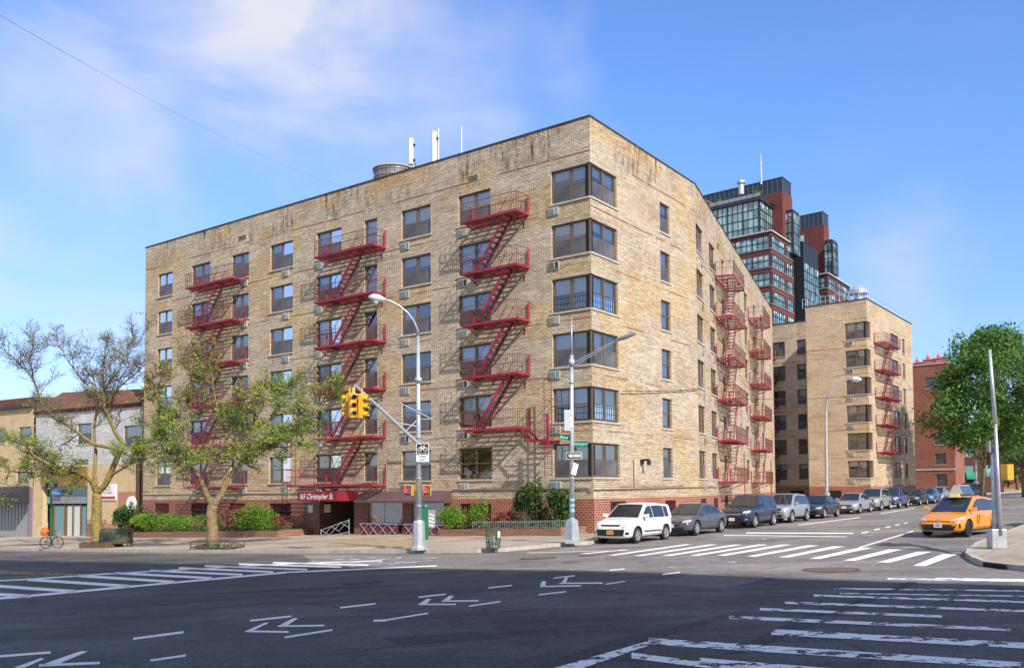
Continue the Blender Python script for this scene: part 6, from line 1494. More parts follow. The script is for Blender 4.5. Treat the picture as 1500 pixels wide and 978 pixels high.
# positions along the kerb: distance from the corner (t) measured along the street
def kt(t, off=3.15+1.05): p = FRt.P(t, off, 0); return Vector((p.x, p.y, 0))
k1 = kerbcar(933.2, 795.4, 'boxy', 1.79)
t0 = (Vector((k1.x, k1.y, 0))-FRt.o).dot(FRt.D)
c1 = car('boxy', 'parked_car', 'white boxy hatchback parked first at the corner, orange number plate', 'car', kt(t0, 3.15+1.02), STR, WHT, GRP, plate=(.75, .38, .05), ptext='HFT 4821')
def tt(x):                                    # t along the parking line for a picture column
    F = Fr((FRt.P(0, 3.15+1.9, 0).x, FRt.P(0, 3.15+1.9, 0).y), 57.6365, False); return tcol(F, x)
rows = [(1018.7, 'sedan', GRA, 'parked_car', 'dark grey saloon with amber side light parked behind the white hatchback', 'silver', 1.0),
 (1102.8, 'suv', NVY, 'parked_car', 'navy crossover parked third from the corner, in front of the light grey one', 'silver', 1.0),
 (1157.3, 'suv', SILV, 'parked_car', 'light silver compact crossover parked just behind the navy crossover', 'silver', .97),
 (1205.3, 'sedan', BLKP, 'parked_car', 'black hatchback parked before the street lamp, between two silver cars', 'silver', 1.0),
 (1257.2, 'sedan', SILV, 'parked_car', 'silver saloon parked behind the black hatchback', 'silver', 1.0),
 (1287.8, 'suv', CHAM, 'parked_car', 'champagne silver crossover parked behind the silver saloon', 'silver', 1.0),
 (1315, 'suv', BLUE, 'parked_car', 'deep blue crossover parked behind the champagne one', 'silver', 1.0),
 (1345.8, 'sedan', BLKP, 'parked_car', 'low black saloon parked behind the deep blue crossover', 'silver', 1.0),
 (1366.7, 'sedan', MBLUE, 'parked_car', 'small mid blue car parked behind the low black saloon', 'silver', 1.0),
 (1381, 'sedan', SILV, 'parked_car', 'silver saloon, last but one of the parked row', 'silver', 1.0)]
for x, kd, pt_, nm, lab, rim, sc in rows:
    S_ = {'boxy': 2.55, 'sedan': 2.78, 'suv': 2.75, 'wagon': 2.78}[kd]
    car(kd, nm, lab, 'car', kt(tt(x)+S_/2), STR, pt_, GRP, rim, sc)
g = G(1399, 736); car('suv', 'parked_car', 'dark blue car standing turned at the far end of the parked row', 'car', Vector((g.x+8, g.y+16, 0)), STR-.5, NVY, GRP)
g = G(1500, 768); car('suv', 'parked_car', 'black vehicle half hidden at the right edge behind the leaning silver poles', 'car', Vector((22.5, 42.5, 0)), STR, BLKP, None)
# taxi
tp = G(1417.7, 786.4); f = Vector((cos(STR), sin(STR), 0)); l = Vector((-f.y, f.x, 0)); tang = STR-radians(11)
f = Vector((cos(tang), sin(tang), 0)); l = Vector((-f.y, f.x, 0)); tc_ = tp-f*1.39-l*.79
taxi = car('wagon', 'taxi', 'yellow taxi with a roof advertising box waiting at the stop line', 'taxi', tc_, tang, GOLD, None, 'dark', 1.0, ptext='7B42')
tw_ = WM(taxi)
def tl(m, nm, mats_, par=None): return m.build(nm, mats_, par or taxi, local=True)
m = MB(); m.hexa([(-.85, -.28, 1.66), (.45, -.28, 1.66), (.45, .28, 1.66), (-.85, .28, 1.66), (-.75, -.10, 2.02), (.35, -.10, 2.02), (.35, .10, 2.02), (-.75, .10, 2.02)]); ra = tl(m, 'roof_sign', [mat('sign_casing', (.42, .43, .38), .5)])
m = MB(); m.hexa([(-.80, .262, 1.68), (.40, .262, 1.68), (.40, .29, 1.68), (-.80, .29, 1.68), (-.74, .11, 1.99), (.34, .11, 1.99), (.34, .135, 1.99), (-.74, .135, 1.99)]); tl(m, 'advert_panel', [mat('advert_dark', (.06, .09, .12), .15)], ra)
m = MB()
for x in (-.7, .3): m.box((x-.04, -.5, 1.56), (x+.04, .5, 1.6)); m.box((x-.03, -.2, 1.6), (x+.03, .2, 1.67))
tl(m, 'roof_rack', [METAL])
m = MB(); m.hexa([(.42, -.22, 1.53), (.62, -.22, 1.53), (.62, .22, 1.53), (.42, .22, 1.53), (.47, -.16, 1.67), (.57, -.16, 1.67), (.57, .16, 1.67), (.47, .16, 1.67)]); tl(m, 'roof_light', [mat('roof_light_lens', (.75, .55, .25), .4)])
o = text_mesh('T', .36, BLACK, taxi, tw_ @ (Matrix.Translation((.42, .912, .68)) @ Matrix.Rotation(pi, 4, 'Z') @ Matrix.Rotation(pi/2, 4, 'X')), name='door_lettering', extrude=.003)
m = MB(); m.tube((.42, .905, .68), (.42, .909, .68), .2, n=20); tl(m, 'door_roundel', [mat('roundel', (.55, .22, .01), .5)])
# orange stripe vehicle's band
# ------------------------------------------------------------------ street furniture
def cyl_base(m, p, w0, w1, h, n=8, mi=0): m.lathe([(w0, 0), (w0, .12), (w1, .16), (w1*.92, h-.08), (w1*.75, h)], p, n, mi)
# main signal pole
g = G(613.5, 805, .14); Yp = g.y
pole = thing('signal_pole', 'tall silver signal and lamp pole on the pavement before the shop front', 'pole', g)
top = AT(612.5, 492, Yp); arm_pt = AT(614, 648, Yp)
m = MB(); cyl_base(m, g, .34, .25, 1.15, 8); m.build('base', METAL, pole)
m = MB(); m.tube(g+Vector((0, 0, 1.0)), top, .115, .07, 12); m.tube(AT(613, 560, Yp), AT(613, 553, Yp), .14, n=12)
for y in (600, 640, 660, 700, 740): m.tube(AT(613.5, y, Yp), AT(613.5, y+1.2, Yp), .135, n=12)
m.build('shaft', METAL, pole, smooth=True)
m = MB(); px_ = [(612.5, 492), (611, 482), (606, 470), (597, 458), (585, 448), (572, 441), (563, 438)]; m.path([AT(x, y, Yp-i*.12) for i, (x, y) in enumerate(px_)], [.06, .055, .05, .048, .045, .04, .04], 8); m.build('lamp_arm', METAL, pole, smooth=True)
m = MB(); a, b = AT(566, 439.5, Yp-.8), AT(540, 434.5, Yp-1.1); m.path([a, a.lerp(b, .2), a.lerp(b, .45), a.lerp(b, .8), b], [.06, .11, .17, .15, .05], 10); o = m.build('lamp_head', mat('lamp_head_grey', (.55, .57, .58), .5, .3), pole, smooth=True)
m = MB(); m.tube(a.lerp(b, .6)-Vector((0, 0, .05)), a.lerp(b, .6)-Vector((0, 0, .2)), .13, .09, 12); m.build('lens', mat('lamp_lens', (.6, .6, .55), .3), o)
m = MB(); a, b = AT(614, 651, Yp), AT(519, 563, Yp-.9); m.tube(a, b, .075, .055, 10); m.tube(AT(613, 613, Yp), a.lerp(b, .22), .03); m.tube(a+Vector((0, 0, .7)), b.lerp(a, .62), .025)
m.tube(AT(586, 590, Yp-.3), AT(634, 614, Yp), .018); m.tube(AT(614, 614, Yp), AT(636, 613.5, Yp), .03)
m.build('mast_arm', GREYM, pole)
m = MB(); m.path([AT(614, 563, Yp), AT(622, 560, Yp+.3), AT(628, 565, Yp+.6)], [.012]*3, 5); m.build('cable', BLACK, pole)
def signal(name, label, c, ang, green=False, H=1.05, s=.82):
    """three lamp head; ang = direction the lenses face"""
    th = thing(name, label, 'traffic light', c, ang); m = MB(); h = H
    m.box((-.11*s, -.17*s, -h/2), (.09*s, .17*s, h/2)); o = m.build('housing', YEL, th, local=True, bevel=.02)
    for i in range(3):
        z = h/2-(i+.5)*h/3; cols = ((.10, .012, .01), (.11, .05, .01), (.02, .09, .06))[i]
        q = MB(); q.tube((.09*s, 0, z), (.105*s, 0, z), .115*s, n=16); q.build('lens', mat('lens%d%s' % (i, green), cols if not (green and i == 2) else (.02, .5, .3), .3), th, local=True)
        v = MB(); N_ = 12
        for j in range(N_):
            a0, a1 = radians(-25+230*j/N_), radians(-25+230*(j+1)/N_); r = .13*s
            v.hexa([(.09*s, cos(a0)*r, z+sin(a0)*r), (.34*s, cos(a0)*r, z+sin(a0)*r-.02), (.34*s, cos(a1)*r, z+sin(a1)*r-.02), (.09*s, cos(a1)*r, z+sin(a1)*r), (.09*s, cos(a0)*r*1.08, z+sin(a0)*r*1.08), (.34*s, cos(a0)*r*1.08, z+sin(a0)*r*1.08-.02), (.34*s, cos(a1)*r*1.08, z+sin(a1)*r*1.08-.02), (.09*s, cos(a1)*r*1.08, z+sin(a1)*r*1.08)])
        v.build('visor', YEL, th, local=True)
    q = MB(); q.tube((0, 0, h/2), (0, 0, h/2+.22), .04); q.build('hanger', YEL, th, local=True); return th
tip = AT(519, 563, Yp-.9)
signal('traffic_light', 'yellow traffic light facing the viewer, its dark lenses seen at an angle', AT(516.5, 593.5, Yp-.95), radians(-62), True, H=.93)
signal('traffic_light', 'yellow traffic light turned side on, visors pointing right', AT(530, 595, Yp-.85), radians(-12), H=.93)
signal('traffic_light', 'yellow traffic light turned away, behind the other two heads on the arm', AT(512, 594, Yp-.5), radians(165), H=.95)
m = MB(); m.tube(tip, AT(519, 577, Yp-.9), .03); m.bar(AT(513, 577.5, Yp-.95), AT(533, 577.5, Yp-.85), .06, .05); m.build('signal_bracket', METAL, pole)
def ped(label, x0, x1, y0, y1, Yq, ang, flip=False):
    c = AT((x0+x1)/2, (y0+y1)/2, Yq); w = (x1-x0)/FPX*Yq; h = (y1-y0)/FPX*Yq; th = thing('pedestrian_signal', label, 'pedestrian signal', c, ang)
    m = MB(); m.box((-w/2, 0, -h/2), (w/2, .28, h/2)); m.build('housing', mat('signal_amber', (.7, .33, .03), .5), th, local=True, bevel=.015)
    m = MB(); m.box((-w/2+.03, -.02, -h/2+.03), (w/2-.03, -.002, h/2-.03)); f_ = m.build('face', BLACK, th, local=True)
    m = MB(); hx = -w*.2; m.box((hx-.07, -.028, -.10), (hx+.05, -.021, .04))
    for i in range(4): m.box((hx-.07+i*.032, -.028, .04), (hx-.07+i*.032+.024, -.021, .13+.02*(i in (1, 2))))
    m.hexa([(hx+.05, -.028, -.06), (hx+.09, -.028, .0), (hx+.09, -.021, .0), (hx+.05, -.021, -.06), (hx+.05, -.028, -.0), (hx+.085, -.028, .05), (hx+.085, -.021, .05), (hx+.05, -.021, .0)])
    m.build('red_hand', mat('hand_red', (.7, .05, .05), .4, emit=(.55, .03, .03)), f_, local=True)
    m = MB(); wx = w*.2; m.tube((wx, -.028, .11), (wx, -.021, .11), .028, n=10); m.bar((wx, -.024, .08), (wx, -.024, -.02), .006, .05) ; m.bar((wx, -.024, -.02), (wx+.05, -.024, -.13), .006, .03); m.bar((wx, -.024, -.02), (wx-.05, -.024, -.12), .006, .03); m.bar((wx-.06, -.024, .0), (wx, -.024, .07), .006, .02); m.bar((wx+.06, -.024, .0), (wx, -.024, .07), .006, .02)
    m.build('walking_figure', mat('figure_grey', (.22, .22, .2), .5), f_, local=True); return th
ped('pedestrian signal with red hand, left of the silver pole', 591, 603.5, 710, 725.5, Yp-.1, radians(-12))
ped('pedestrian signal with red hand, right of the silver pole', 619.5, 631.5, 710, 725.5, Yp-.05, radians(8))
# bicycle lane sign
c = AT(619, 662.5, Yp-.16); ss = thing('road_sign', 'black and white bicycle lane sign on the silver signal pole', 'sign', c, radians(-3))
w, h = .5, .72
m = MB(); m.box((-w/2, 0, -h/2), (w/2, .012, h/2)); bd = m.build('plate', WHITEP, ss, local=True)
m = MB(); m.box((-w/2+.025, -.006, -.08), (w/2-.025, -.0005, h/2-.025)); bk = m.build('black_panel', BLACK, bd, local=True)
m = MB()
def ring(m, c, r, w_, y=-.010, n=20):
    for i in range(n):
        a0, a1 = 2*pi*i/n, 2*pi*(i+1)/n; m.face([(c[0]+cos(a0)*(r-w_), y, c[1]+sin(a0)*(r-w_)), (c[0]+cos(a0)*r, y, c[1]+sin(a0)*r), (c[0]+cos(a1)*r, y, c[1]+sin(a1)*r), (c[0]+cos(a1)*(r-w_), y, c[1]+sin(a1)*(r-w_))])
ring(m, (-.11, .13), .085, .02); ring(m, (.11, .13), .085, .02)
for a_, b_ in (((-.11, .13), (-.05, .24)), ((-.05, .24), (.06, .24)), ((-.05, .24), (.01, .13)), ((.01, .13), (.06, .24)), ((.01, .13), (-.11, .13)), ((.11, .13), (.05, .27)), ((-.08, .26), (-.02, .26)), ((.05, .27), (.09, .28))):
    m.bar((a_[0], -.010, a_[1]), (b_[0], -.010, b_[1]), .006, .018)
m.build('bicycle_symbol', WHITEP, bd, local=True)
wm_ = WM(ss); T_ = lambda x, z: wm_ @ (Matrix.Translation((x, -.012, z)) @ Matrix.Rotation(pi/2, 4, 'X'))
text_mesh('BIKE LANE', .085, WHITEP, ss, T_(0, -.035), 'lettering', .001); text_mesh('WHEN', .10, BLACK, ss, T_(0, -.16), 'lettering', .001); text_mesh('ONLY', .10, BLACK, ss, T_(0, -.28), 'lettering', .001)
# corner lamp pole
g = G(838, 795, .14); Yq = g.y
pl2 = thing('street_lamp', 'slim street lamp at the building corner carrying the green street signs', 'street lamp', g)
m = MB(); m.prism([(g.x-.27, g.y-.27), (g.x+.27, g.y-.27), (g.x+.27, g.y+.27), (g.x-.27, g.y+.27)], g.z, g.z+.15); m.lathe([(.3, .15), (.24, .9), (.17, .95)], g, 4); m.build('base', METAL, pl2)
m = MB(); m.tube(g+Vector((0, 0, .9)), AT(837.5, 520, Yq), .105, .075, 12); m.tube(AT(837.5, 520, Yq), AT(837.3, 465, Yq), .045, .02, 8); m.tube(AT(837.5, 536, Yq), AT(837.5, 526, Yq), .12, n=12)
for y in (560, 625, 700, 745): m.tube(AT(837.8, y, Yq), AT(837.8, y+1.1, Yq), .12, n=12)
m.build('shaft', METAL, pl2, smooth=True)
m = MB(); m.tube(AT(838, 533, Yq), AT(905, 497, Yq-1.2), .04, .03); m.tube(AT(838, 538, Yq), AT(905, 498, Yq-1.2), .03, .025); m.build('lamp_arm', METAL, pl2)
m = MB(); a, b = AT(903, 498, Yq-1.2), AT(932, 487.5, Yq-1.6); m.path([a, a.lerp(b, .3), a.lerp(b, .5), a.lerp(b, .9), b], [.05, .09, .10, .07, .03], 8); m.tube(a.lerp(b, .75), a.lerp(b, .75)+Vector((0, 0, .16)), .05); m.build('lamp_head', GREYM, pl2)
m = MB(); c = AT(831, 616, Yq-.1); m.box((c.x-.13, c.y-.15, c.z-.42), (c.x+.13, c.y+.1, c.z+.42)); m.box((c.x+.08, c.y-.03, c.z-.3), (c.x+.22, c.y+.03, c.z-.25)); m.box((c.x+.08, c.y-.03, c.z+.25), (c.x+.22, c.y+.03, c.z+.3)); m.build('control_cabinet', mat('cabinet_grey', (.55, .58, .6), .5, .2), pl2, bevel=.03)
m = MB(); 
for y in (730, 738, 746, 758): m.tube(AT(838, y, Yq), AT(838, y+3.5, Yq), .112, n=12)
m.build('sticker', mat('pale_blue_sticker', (.25, .5, .6), .6), pl2)
GRN = mat('street_sign_green', (.0, .22, .13), .4)
def plate_sign(name, label, c, w, h, ang, mt, texts, cat='sign', back=None, tilt=0.):
    th = thing(name, label, cat, c, ang); th.rotation_euler = (0, tilt, ang); th.matrix_basis = Matrix.Translation(c) @ Matrix.Rotation(ang, 4, 'Z') @ Matrix.Rotation(tilt, 4, 'Y')
    m = MB(); m.box((-w/2, 0, -h/2), (w/2, .02, h/2)); o = m.build('plate', mt, th, local=True)
    for (t_, sz, x, z, mm) in texts: text_mesh(t_, sz, mm, th, WM(th) @ (Matrix.Translation((x, -.004, z)) @ Matrix.Rotation(pi/2, 4, 'X')), 'lettering', .002)
    return th
plate_sign('street_name_sign', 'dark green street name sign left of the corner lamp pole', AT(828, 640.5, Yq), .5, .22, radians(32), GRN, [('Christopher', .10, 0, .01, WHITEP)])
plate_sign('street_name_sign', 'bright green street name sign right of the corner lamp pole', AT(850, 650.5, Yq-.1), .62, .24, radians(-15), GRN, [('Washington', .12, 0, .02, WHITEP), ('ST', .06, 0, -.07, WHITEP)])
ow = plate_sign('road_sign', 'black and white one way arrow sign on the corner lamp pole', AT(841, 667, Yq-.15), .62, .27, radians(-5), WHITEP, [])
m = MB(); m.box((-.29, -.006, -.115), (.29, -.0005, .115)); o = m.build('black_field', BLACK, ow, local=True)
m = MB(); m.face([(-.25, -.009, 0), (-.12, -.009, -.09), (-.12, -.009, .09)]); m.face([(-.12, -.009, -.055), (.26, -.009, -.055), (.26, -.009, .055), (-.12, -.009, .055)]); m.build('arrow', WHITEP, ow, local=True)
text_mesh('ONE WAY', .095, BLACK, ow, WM(ow) @ (Matrix.Translation((.07, -.012, 0)) @ Matrix.Rotation(pi/2, 4, 'X')), 'lettering', .001)
plate_sign('road_sign', 'small tilted pale parking sign with red lines low on the corner lamp pole', AT(842, 686.5, Yq-.12), .22, .46, radians(25), WHITEP, [('NO', .11, 0, .15, mat('sign_red', (.45, .05, .04), .5)), ('PARKING', .05, 0, .04, MATS['sign_red']), ('8AM-6PM', .045, 0, -.06, MATS['sign_red'])], tilt=radians(16))
# right corner pole pair
g = G(1459, 803, .14); Yr = g.y
pr = thing('signal_pole', 'leaning silver pole with a heavy base on the opposite corner at the right', 'pole', g)
m = MB(); m.prism([(g.x-.2, g.y-.2), (g.x+.26, g.y-.2), (g.x+.26, g.y+.2), (g.x-.2, g.y+.2)], g.z, g.z+.6); m.build('base', METAL, pr, bevel=.03)
m = MB(); m.tube(AT(1460, 790, Yr), AT(1456, 655, Yr), .12, .10, 12); m.tube(AT(1456, 655, Yr), AT(1455, 650, Yr), .14, n=12)
for y in (700, 752, 770): m.tube(AT(1458.5, y, Yr), AT(1458.5, y+1.3, Yr), .135, n=12)
m.build('shaft', METAL, pr, smooth=True)
m = MB(); m.tube(AT(1466, 783, Yr-.2), AT(1458, 620, Yr-.2), .055, .05, 10); m.tube(AT(1458, 620, Yr-.2), AT(1449.5, 512, Yr-.2), .065, .045, 10); m.build('lamp_shaft', METAL, pr, smooth=True)
m = MB(); m.tube(AT(1458, 747, Yr), AT(1458.3, 734, Yr), .128, n=12); m.build('sticker', MATS['pale_blue_sticker'], pr)
m = MB(); m.tube(AT(1453, 667, Yr), AT(1459, 667, Yr), .10, n=10); m.build('signal_collar', YEL, pr)
m = MB(); c = AT(1452, 654, Yr); m.box((c.x-.1, c.y-.1, c.z-.17), (c.x+.08, c.y+.1, c.z+.17)); m.build('sensor_box', mat('sensor_grey', (.3, .3, .32), .5), pr)
ped('amber backed pedestrian signal cut by the right edge of the view', 1464, 1476, 680, 703, Yr, radians(200))
# lamp in front of the second block
g = kt(tt(1217)+1, 2.4); g.z = zg(g.x)+.14; Yt = g.y; xg = 1211
lp = thing('street_lamp', 'curved arm street lamp in front of the second tan block', 'street lamp', AT(xg, 727, Yt))
m = MB(); m.tube(AT(xg, 729, Yt), AT(1210, 598, Yt), .12, .08, 10); m.tube(AT(xg, 729, Yt), AT(xg, 721, Yt), .22, n=8); m.build('shaft', METAL, lp)
m = MB(); m.path([AT(x, y, Yt-i*.1) for i, (x, y) in enumerate(((1210, 598), (1211, 586), (1214, 577), (1220, 568), (1228, 561), (1237, 557), (1246, 555)))], [.07]*7, 8); m.build('lamp_arm', METAL, lp)
m = MB(); a, b = AT(1245, 555, Yt-.7), AT(1262, 556, Yt-.9); m.path([a, a.lerp(b, .3), a.lerp(b, .7), b], [.08, .2, .2, .06], 8); m.build('lamp_head', mat('lamp_head_grey', (.55, .57, .58), .5, .3), lp)
# far signal pole
g = AT(1430, 719, 110); fp = thing('signal_pole', 'distant pale signal pole on the far pavement, left of the slim tree trunk', 'pole', g)
m = MB(); cyl_base(m, g, .45, .35, 1.1); m.build('base', METAL, fp); m = MB(); m.tube(g, AT(1429, 655, 110), .16, .13); m.tube(AT(1429, 672, 110), AT(1446, 660, 106), .07); m.build('shaft', METAL, fp)
# wire litter basket
g = G(722.5, 803.5, .14); lb = thing('litter_basket', 'dark green wire litter basket on the pavement near the kerb', 'litter basket', g)
m = MB(); GB = mat('basket_green', (.03, .07, .04), .6)
for i in range(18):
    a = 2*pi*i/18; m.bar(g+Vector((cos(a)*.25, sin(a)*.25, .02)), g+Vector((cos(a)*.30, sin(a)*.30, .72)), .012, .03)
    a2 = a+2*pi/18
    for z in (.05, .25, .48, .71): r = .25+.05*z/.72; m.bar(g+Vector((cos(a)*r, sin(a)*r, z)), g+Vector((cos(a2)*r, sin(a2)*r, z)), .015, .02)
m.build('wire_cage', GB, lb); m = MB(); m.lathe([(.19, .04), (.2, .3), (.17, .45), (.08, .5)], g, 12); m.build('rubbish_bag', mat('clear_bag', (.30, .31, .28), .4, var=.3, vscale=9), lb)
m = MB(); m.box((g.x+.2, g.y-.3, g.z+.45), (g.x+.29, g.y-.28, g.z+.68)); m.build('notice', WHITEP, lb)
# mailbox (dark relay box with rounded top)
a, b = G(156, 801, .14), G(184, 801, .14); c = (a+b)/2; mb_ = thing('mailbox', 'dark olive mailbox with a rounded top beside the mossy tree', 'mailbox', c, 0)
OLV = mat('olive_paint', (.055, .065, .035), .5, var=.3, vscale=4); w = (b-a).length*.9; m = MB(); prof = [(-.3, .2), (-.3, .72)]+[(-.3*cos(t_), .74+.28*sin(t_)) for t_ in [pi*i/10 for i in range(1, 10)]]+[(.3, .72), (.3, .2)]
i0 = len(m.v); n_ = len(prof)
for s_ in (-w/2+.02, w/2-.02):
    for (y, z) in prof: m.v.append((s_, y, z))
for j in range(n_-1): m.f.append((j, j+1, n_+j+1, n_+j)); m.m.append(0)
m.f.append(tuple(range(n_))); m.m.append(0); m.f.append(tuple(n_+j for j in range(n_))); m.m.append(0); m.f.append((0, n_-1, 2*n_-1, n_)); m.m.append(0)
m.build('cabinet', OLV, mb_, local=True); 
for sx in (-1, 1):
    for sy in (-.25, .25): m = MB(); m.box((sx*(w/2-.08)-.04, sy-.04, 0), (sx*(w/2-.08)+.04, sy+.04, .21)); m.build('leg', OLV, mb_, local=True)
m = MB(); m.box((-w/2-.012, -.22, .3), (-w/2+.018, .22, .8)); m.box((w/2-.018, -.22, .35), (w/2+.012, .22, .75)); m.box((-w/2+.1, -.315, .3), (w/2-.1, -.301, .7)); m.build('door_panel', mat('olive_door', (.08, .09, .06), .5), mb_, local=True)
# tree pit guards
def pit(label, x0, x1, y, wood=False):
    a, b = G(x0, y, .14), G(x1, y, .14); th = thing('tree_guard', label, 'tree guard', (a+b)/2); m = MB(); back = Vector((.1, 1.5, .0)); mm = mat('pit_timber', (.16, .09, .05), .9, var=.3, vscale=5) if wood else mat('pit_rail', (.14, .10, .075), .7)
    c4 = [a, b, b+back, a+back]
    for i in range(4):
        p, q = c4[i], c4[(i+1) % 4]
        if wood: m.bar(p+Vector((0, 0, .15)), q+Vector((0, 0, .15)), .1, .3)
        else:
            m.bar(p+Vector((0, 0, .34)), q+Vector((0, 0, .34)), .04, .05); m.bar(p+Vector((0, 0, .1)), q+Vector((0, 0, .1)), .03, .03); m.bar(p, p+Vector((0, 0, .38)), .05, .05); m.bar(p.lerp(q, .5), p.lerp(q, .5)+Vector((0, 0, .36)), .04, .04)
            m.bar(p+Vector((0, 0, .1)), p.lerp(q, .5)+Vector((0, 0, .34)), .025, .025)
    m.build('rail', mm, th); s = MB(); s.face([p+Vector((0, 0, .03)) for p in c4]); s.build('soil', SOIL, th)
    pts = [a.lerp(b, rnd.random())+back*rnd.random()+Vector((0, 0, .05+.2*rnd.random()**2)) for _ in range(300)]; fast_build(leaf_quads(pts, .1, rnd), 'weeds', [LEAF_B if wood else LEAF_D], th)
rnd = random.Random(44)
pit('low iron rail guard round the foot of the Y shaped tree', 279, 337, 804.5); pit('low timber guard round the foot of the mossy tree', 117, 156, 802.5, True)
# bus stop sign
g = G(75, 800, .14); Yb = g.y; bs = thing('bus_stop_sign', 'round blue bus stop sign on a green pole by the bicycle', 'bus stop sign', g)
m = MB(); m.tube(g, AT(75.2, 712, Yb), .055, n=8); m.build('post', mat('pole_green', (.01, .16, .07), .5), bs)
BLU = mat('bus_blue', (.02, .06, .35), .4); c = AT(75.5, 709.5, Yb)
m = MB(); n_ = 28; R1, R2 = .36, .27; i0 = 0
for y in (-.02, .02):
    for j in range(n_): m.v.append((c.x+cos(2*pi*j/n_)*R1, c.y+y, c.z+sin(2*pi*j/n_)*R2))
for j in range(n_): m.f.append((j, (j+1) % n_, n_+(j+1) % n_, n_+j)); m.m.append(0)
m.f.append(tuple(range(n_))); m.m.append(0); m.f.append(tuple(n_+j for j in range(n_))); m.m.append(0); dsk = m.build('disc', BLU, bs)
m = MB(); m.box((c.x-.14, c.y-.032, c.z-.08), (c.x+.14, c.y-.024, c.z+.10)); m.box((c.x-.11, c.y-.034, c.z-.12), (c.x-.06, c.y-.024, c.z-.08)); m.box((c.x+.06, c.y-.034, c.z-.12), (c.x+.11, c.y-.024, c.z-.08)); sb = m.build('bus_symbol', WHITEP, dsk)
m = MB(); m.box((c.x-.11, c.y-.04, c.z-.01), (c.x+.11, c.y-.033, c.z+.07)); m.build('bus_window', BLU, dsk)
m = MB(); m.box((c.x-.25, c.y-.03, c.z-.21), (c.x+.25, c.y-.022, c.z-.15)); m.build('red_band', mat('sign_red', (.45, .05, .04), .5), dsk)
c = AT(84, 719, Yb); m = MB(); m.box((c.x-.22, c.y-.01, c.z-.09), (c.x+.22, c.y+.01, c.z+.09)); pb = m.build('route_plate', mat('route_blue', (.03, .25, .6), .4), bs); text_mesh('BUS STOP', .09, WHITEP, pb, Matrix.Translation((c.x, c.y-.013, c.z)) @ Matrix.Rotation(pi/2, 4, 'X'), extrude=.001)
# bicycle
g = G(75, 802.5, .14); bk_ = thing('bicycle', 'parked bicycle with an orange bag and a wire front basket under the bus stop sign', 'bicycle', g)
BF = mat('bike_black', (.03, .03, .035), .4); r = .33; wr, wf = g+Vector((-.32, 0, r)), g+Vector((.42, -.1, r))
for c, nm in ((wr, 'wheel'), (wf, 'wheel')):
    m = MB(); 
    for i in range(24):
        a0, a1 = 2*pi*i/24, 2*pi*(i+1)/24; m.tube(c+Vector((cos(a0)*r*.95, 0, sin(a0)*r*.95)), c+Vector((cos(a1)*r*.95, 0, sin(a1)*r*.95)), .025, n=6, cap=False)
    for i in range(10): a = 2*pi*i/10; m.tube(c, c+Vector((cos(a)*r*.93, 0, sin(a)*r*.93)), .004, n=3)
    m.build(nm, RUBBER, bk_)
m = MB(); bb_ = g+Vector((.02, -.03, .3)); st_ = g+Vector((-.1, -.02, .82)); hd_ = g+Vector((.30, -.08, .82))
for p, q in ((wr, bb_), (wr, st_), (bb_, st_), (bb_, hd_), (st_+Vector((0, 0, -.12)), hd_), (hd_, wf), (hd_, hd_+Vector((-.03, 0, .18)))): m.tube(p, q, .018, n=6)
m.tube(hd_+Vector((-.03, -.25, .18)), hd_+Vector((-.03, .25, .18)), .014, n=6); m.build('frame', BF, bk_)
m = MB(); s_ = st_+Vector((0, 0, .06)); m.hexa([s_+Vector(v) for v in ((-.14, -.08, -.02), (.12, -.03, -.02), (.12, .03, -.02), (-.14, .08, -.02), (-.14, -.08, .03), (.12, -.03, .03), (.12, .03, .03), (-.14, .08, .03))]); m.build('saddle', BLACK, bk_)
m = MB(); c = hd_+Vector((.2, -.02, .05))
for z in (-.12, 0, .12): 
    for p, q in (((-.14, -.15), (.14, -.15)), ((.14, -.15), (.14, .15)), ((.14, .15), (-.14, .15)), ((-.14, .15), (-.14, -.15))): m.bar(c+Vector((*p, z)), c+Vector((*q, z)), .012, .012)
for i in range(6): x = -.14+.28*i/5; m.bar(c+Vector((x, -.15, -.12)), c+Vector((x, -.15, .12)), .01, .01); m.bar(c+Vector((x, .15, -.12)), c+Vector((x, .15, .12)), .01, .01)
m.build('basket', mat('basket_wire', (.3, .3, .28), .5), bk_)
c = g+Vector((-.38, .02, .86)); m = MB(); m.lathe([(.1, -.15), (.2, -.1), (.22, .05), (.17, .24), (.05, .32)], c, 10); tag(m.build('bag', mat('orange_bag', (.65, .13, .02), .6, var=.25, vscale=7)), 'orange bag slung over the rear of the parked bicycle', 'bag')
# green post with poster right of the pole
g = FL.P(9.9, 2.3, 0); g.z = zg(g.x)+.14; kx = G(624, 790, .14); th = thing('information_post', 'green capped post with a poster board just right of the silver signal pole', 'post', kx)
m = MB(); h0, h1 = AT(625, 778, kx.y).z, AT(625, 742, kx.y).z; m.prism([(kx.x-.16, kx.y-.1), (kx.x+.1, kx.y-.1), (kx.x+.1, kx.y+.1), (kx.x-.16, kx.y+.1)], kx.z, h1); m.lathe([(.17, 0), (.12, .1), (.03, .16)], (kx.x-.03, kx.y, h1), 8); m.build('post', mat('post_green', (.0, .16, .09), .5), th)
pc = AT(632, 758, kx.y-.02); m = MB(); m.box((pc.x-.16, pc.y-.02, pc.z-.48), (pc.x+.18, pc.y+.02, pc.z+.38)); bo_ = m.build('poster_board', mat('poster_grey', (.25, .27, .26), .6, var=.4, vscale=6), th)
m = MB()
for i in range(4): m.bar((pc.x-.12, pc.y-.025, pc.z+.2-i*.17), (pc.x+.12, pc.y-.025, pc.z+.1-i*.17), .01, .05)
m.build('poster_graphic', WHITEP, bo_)
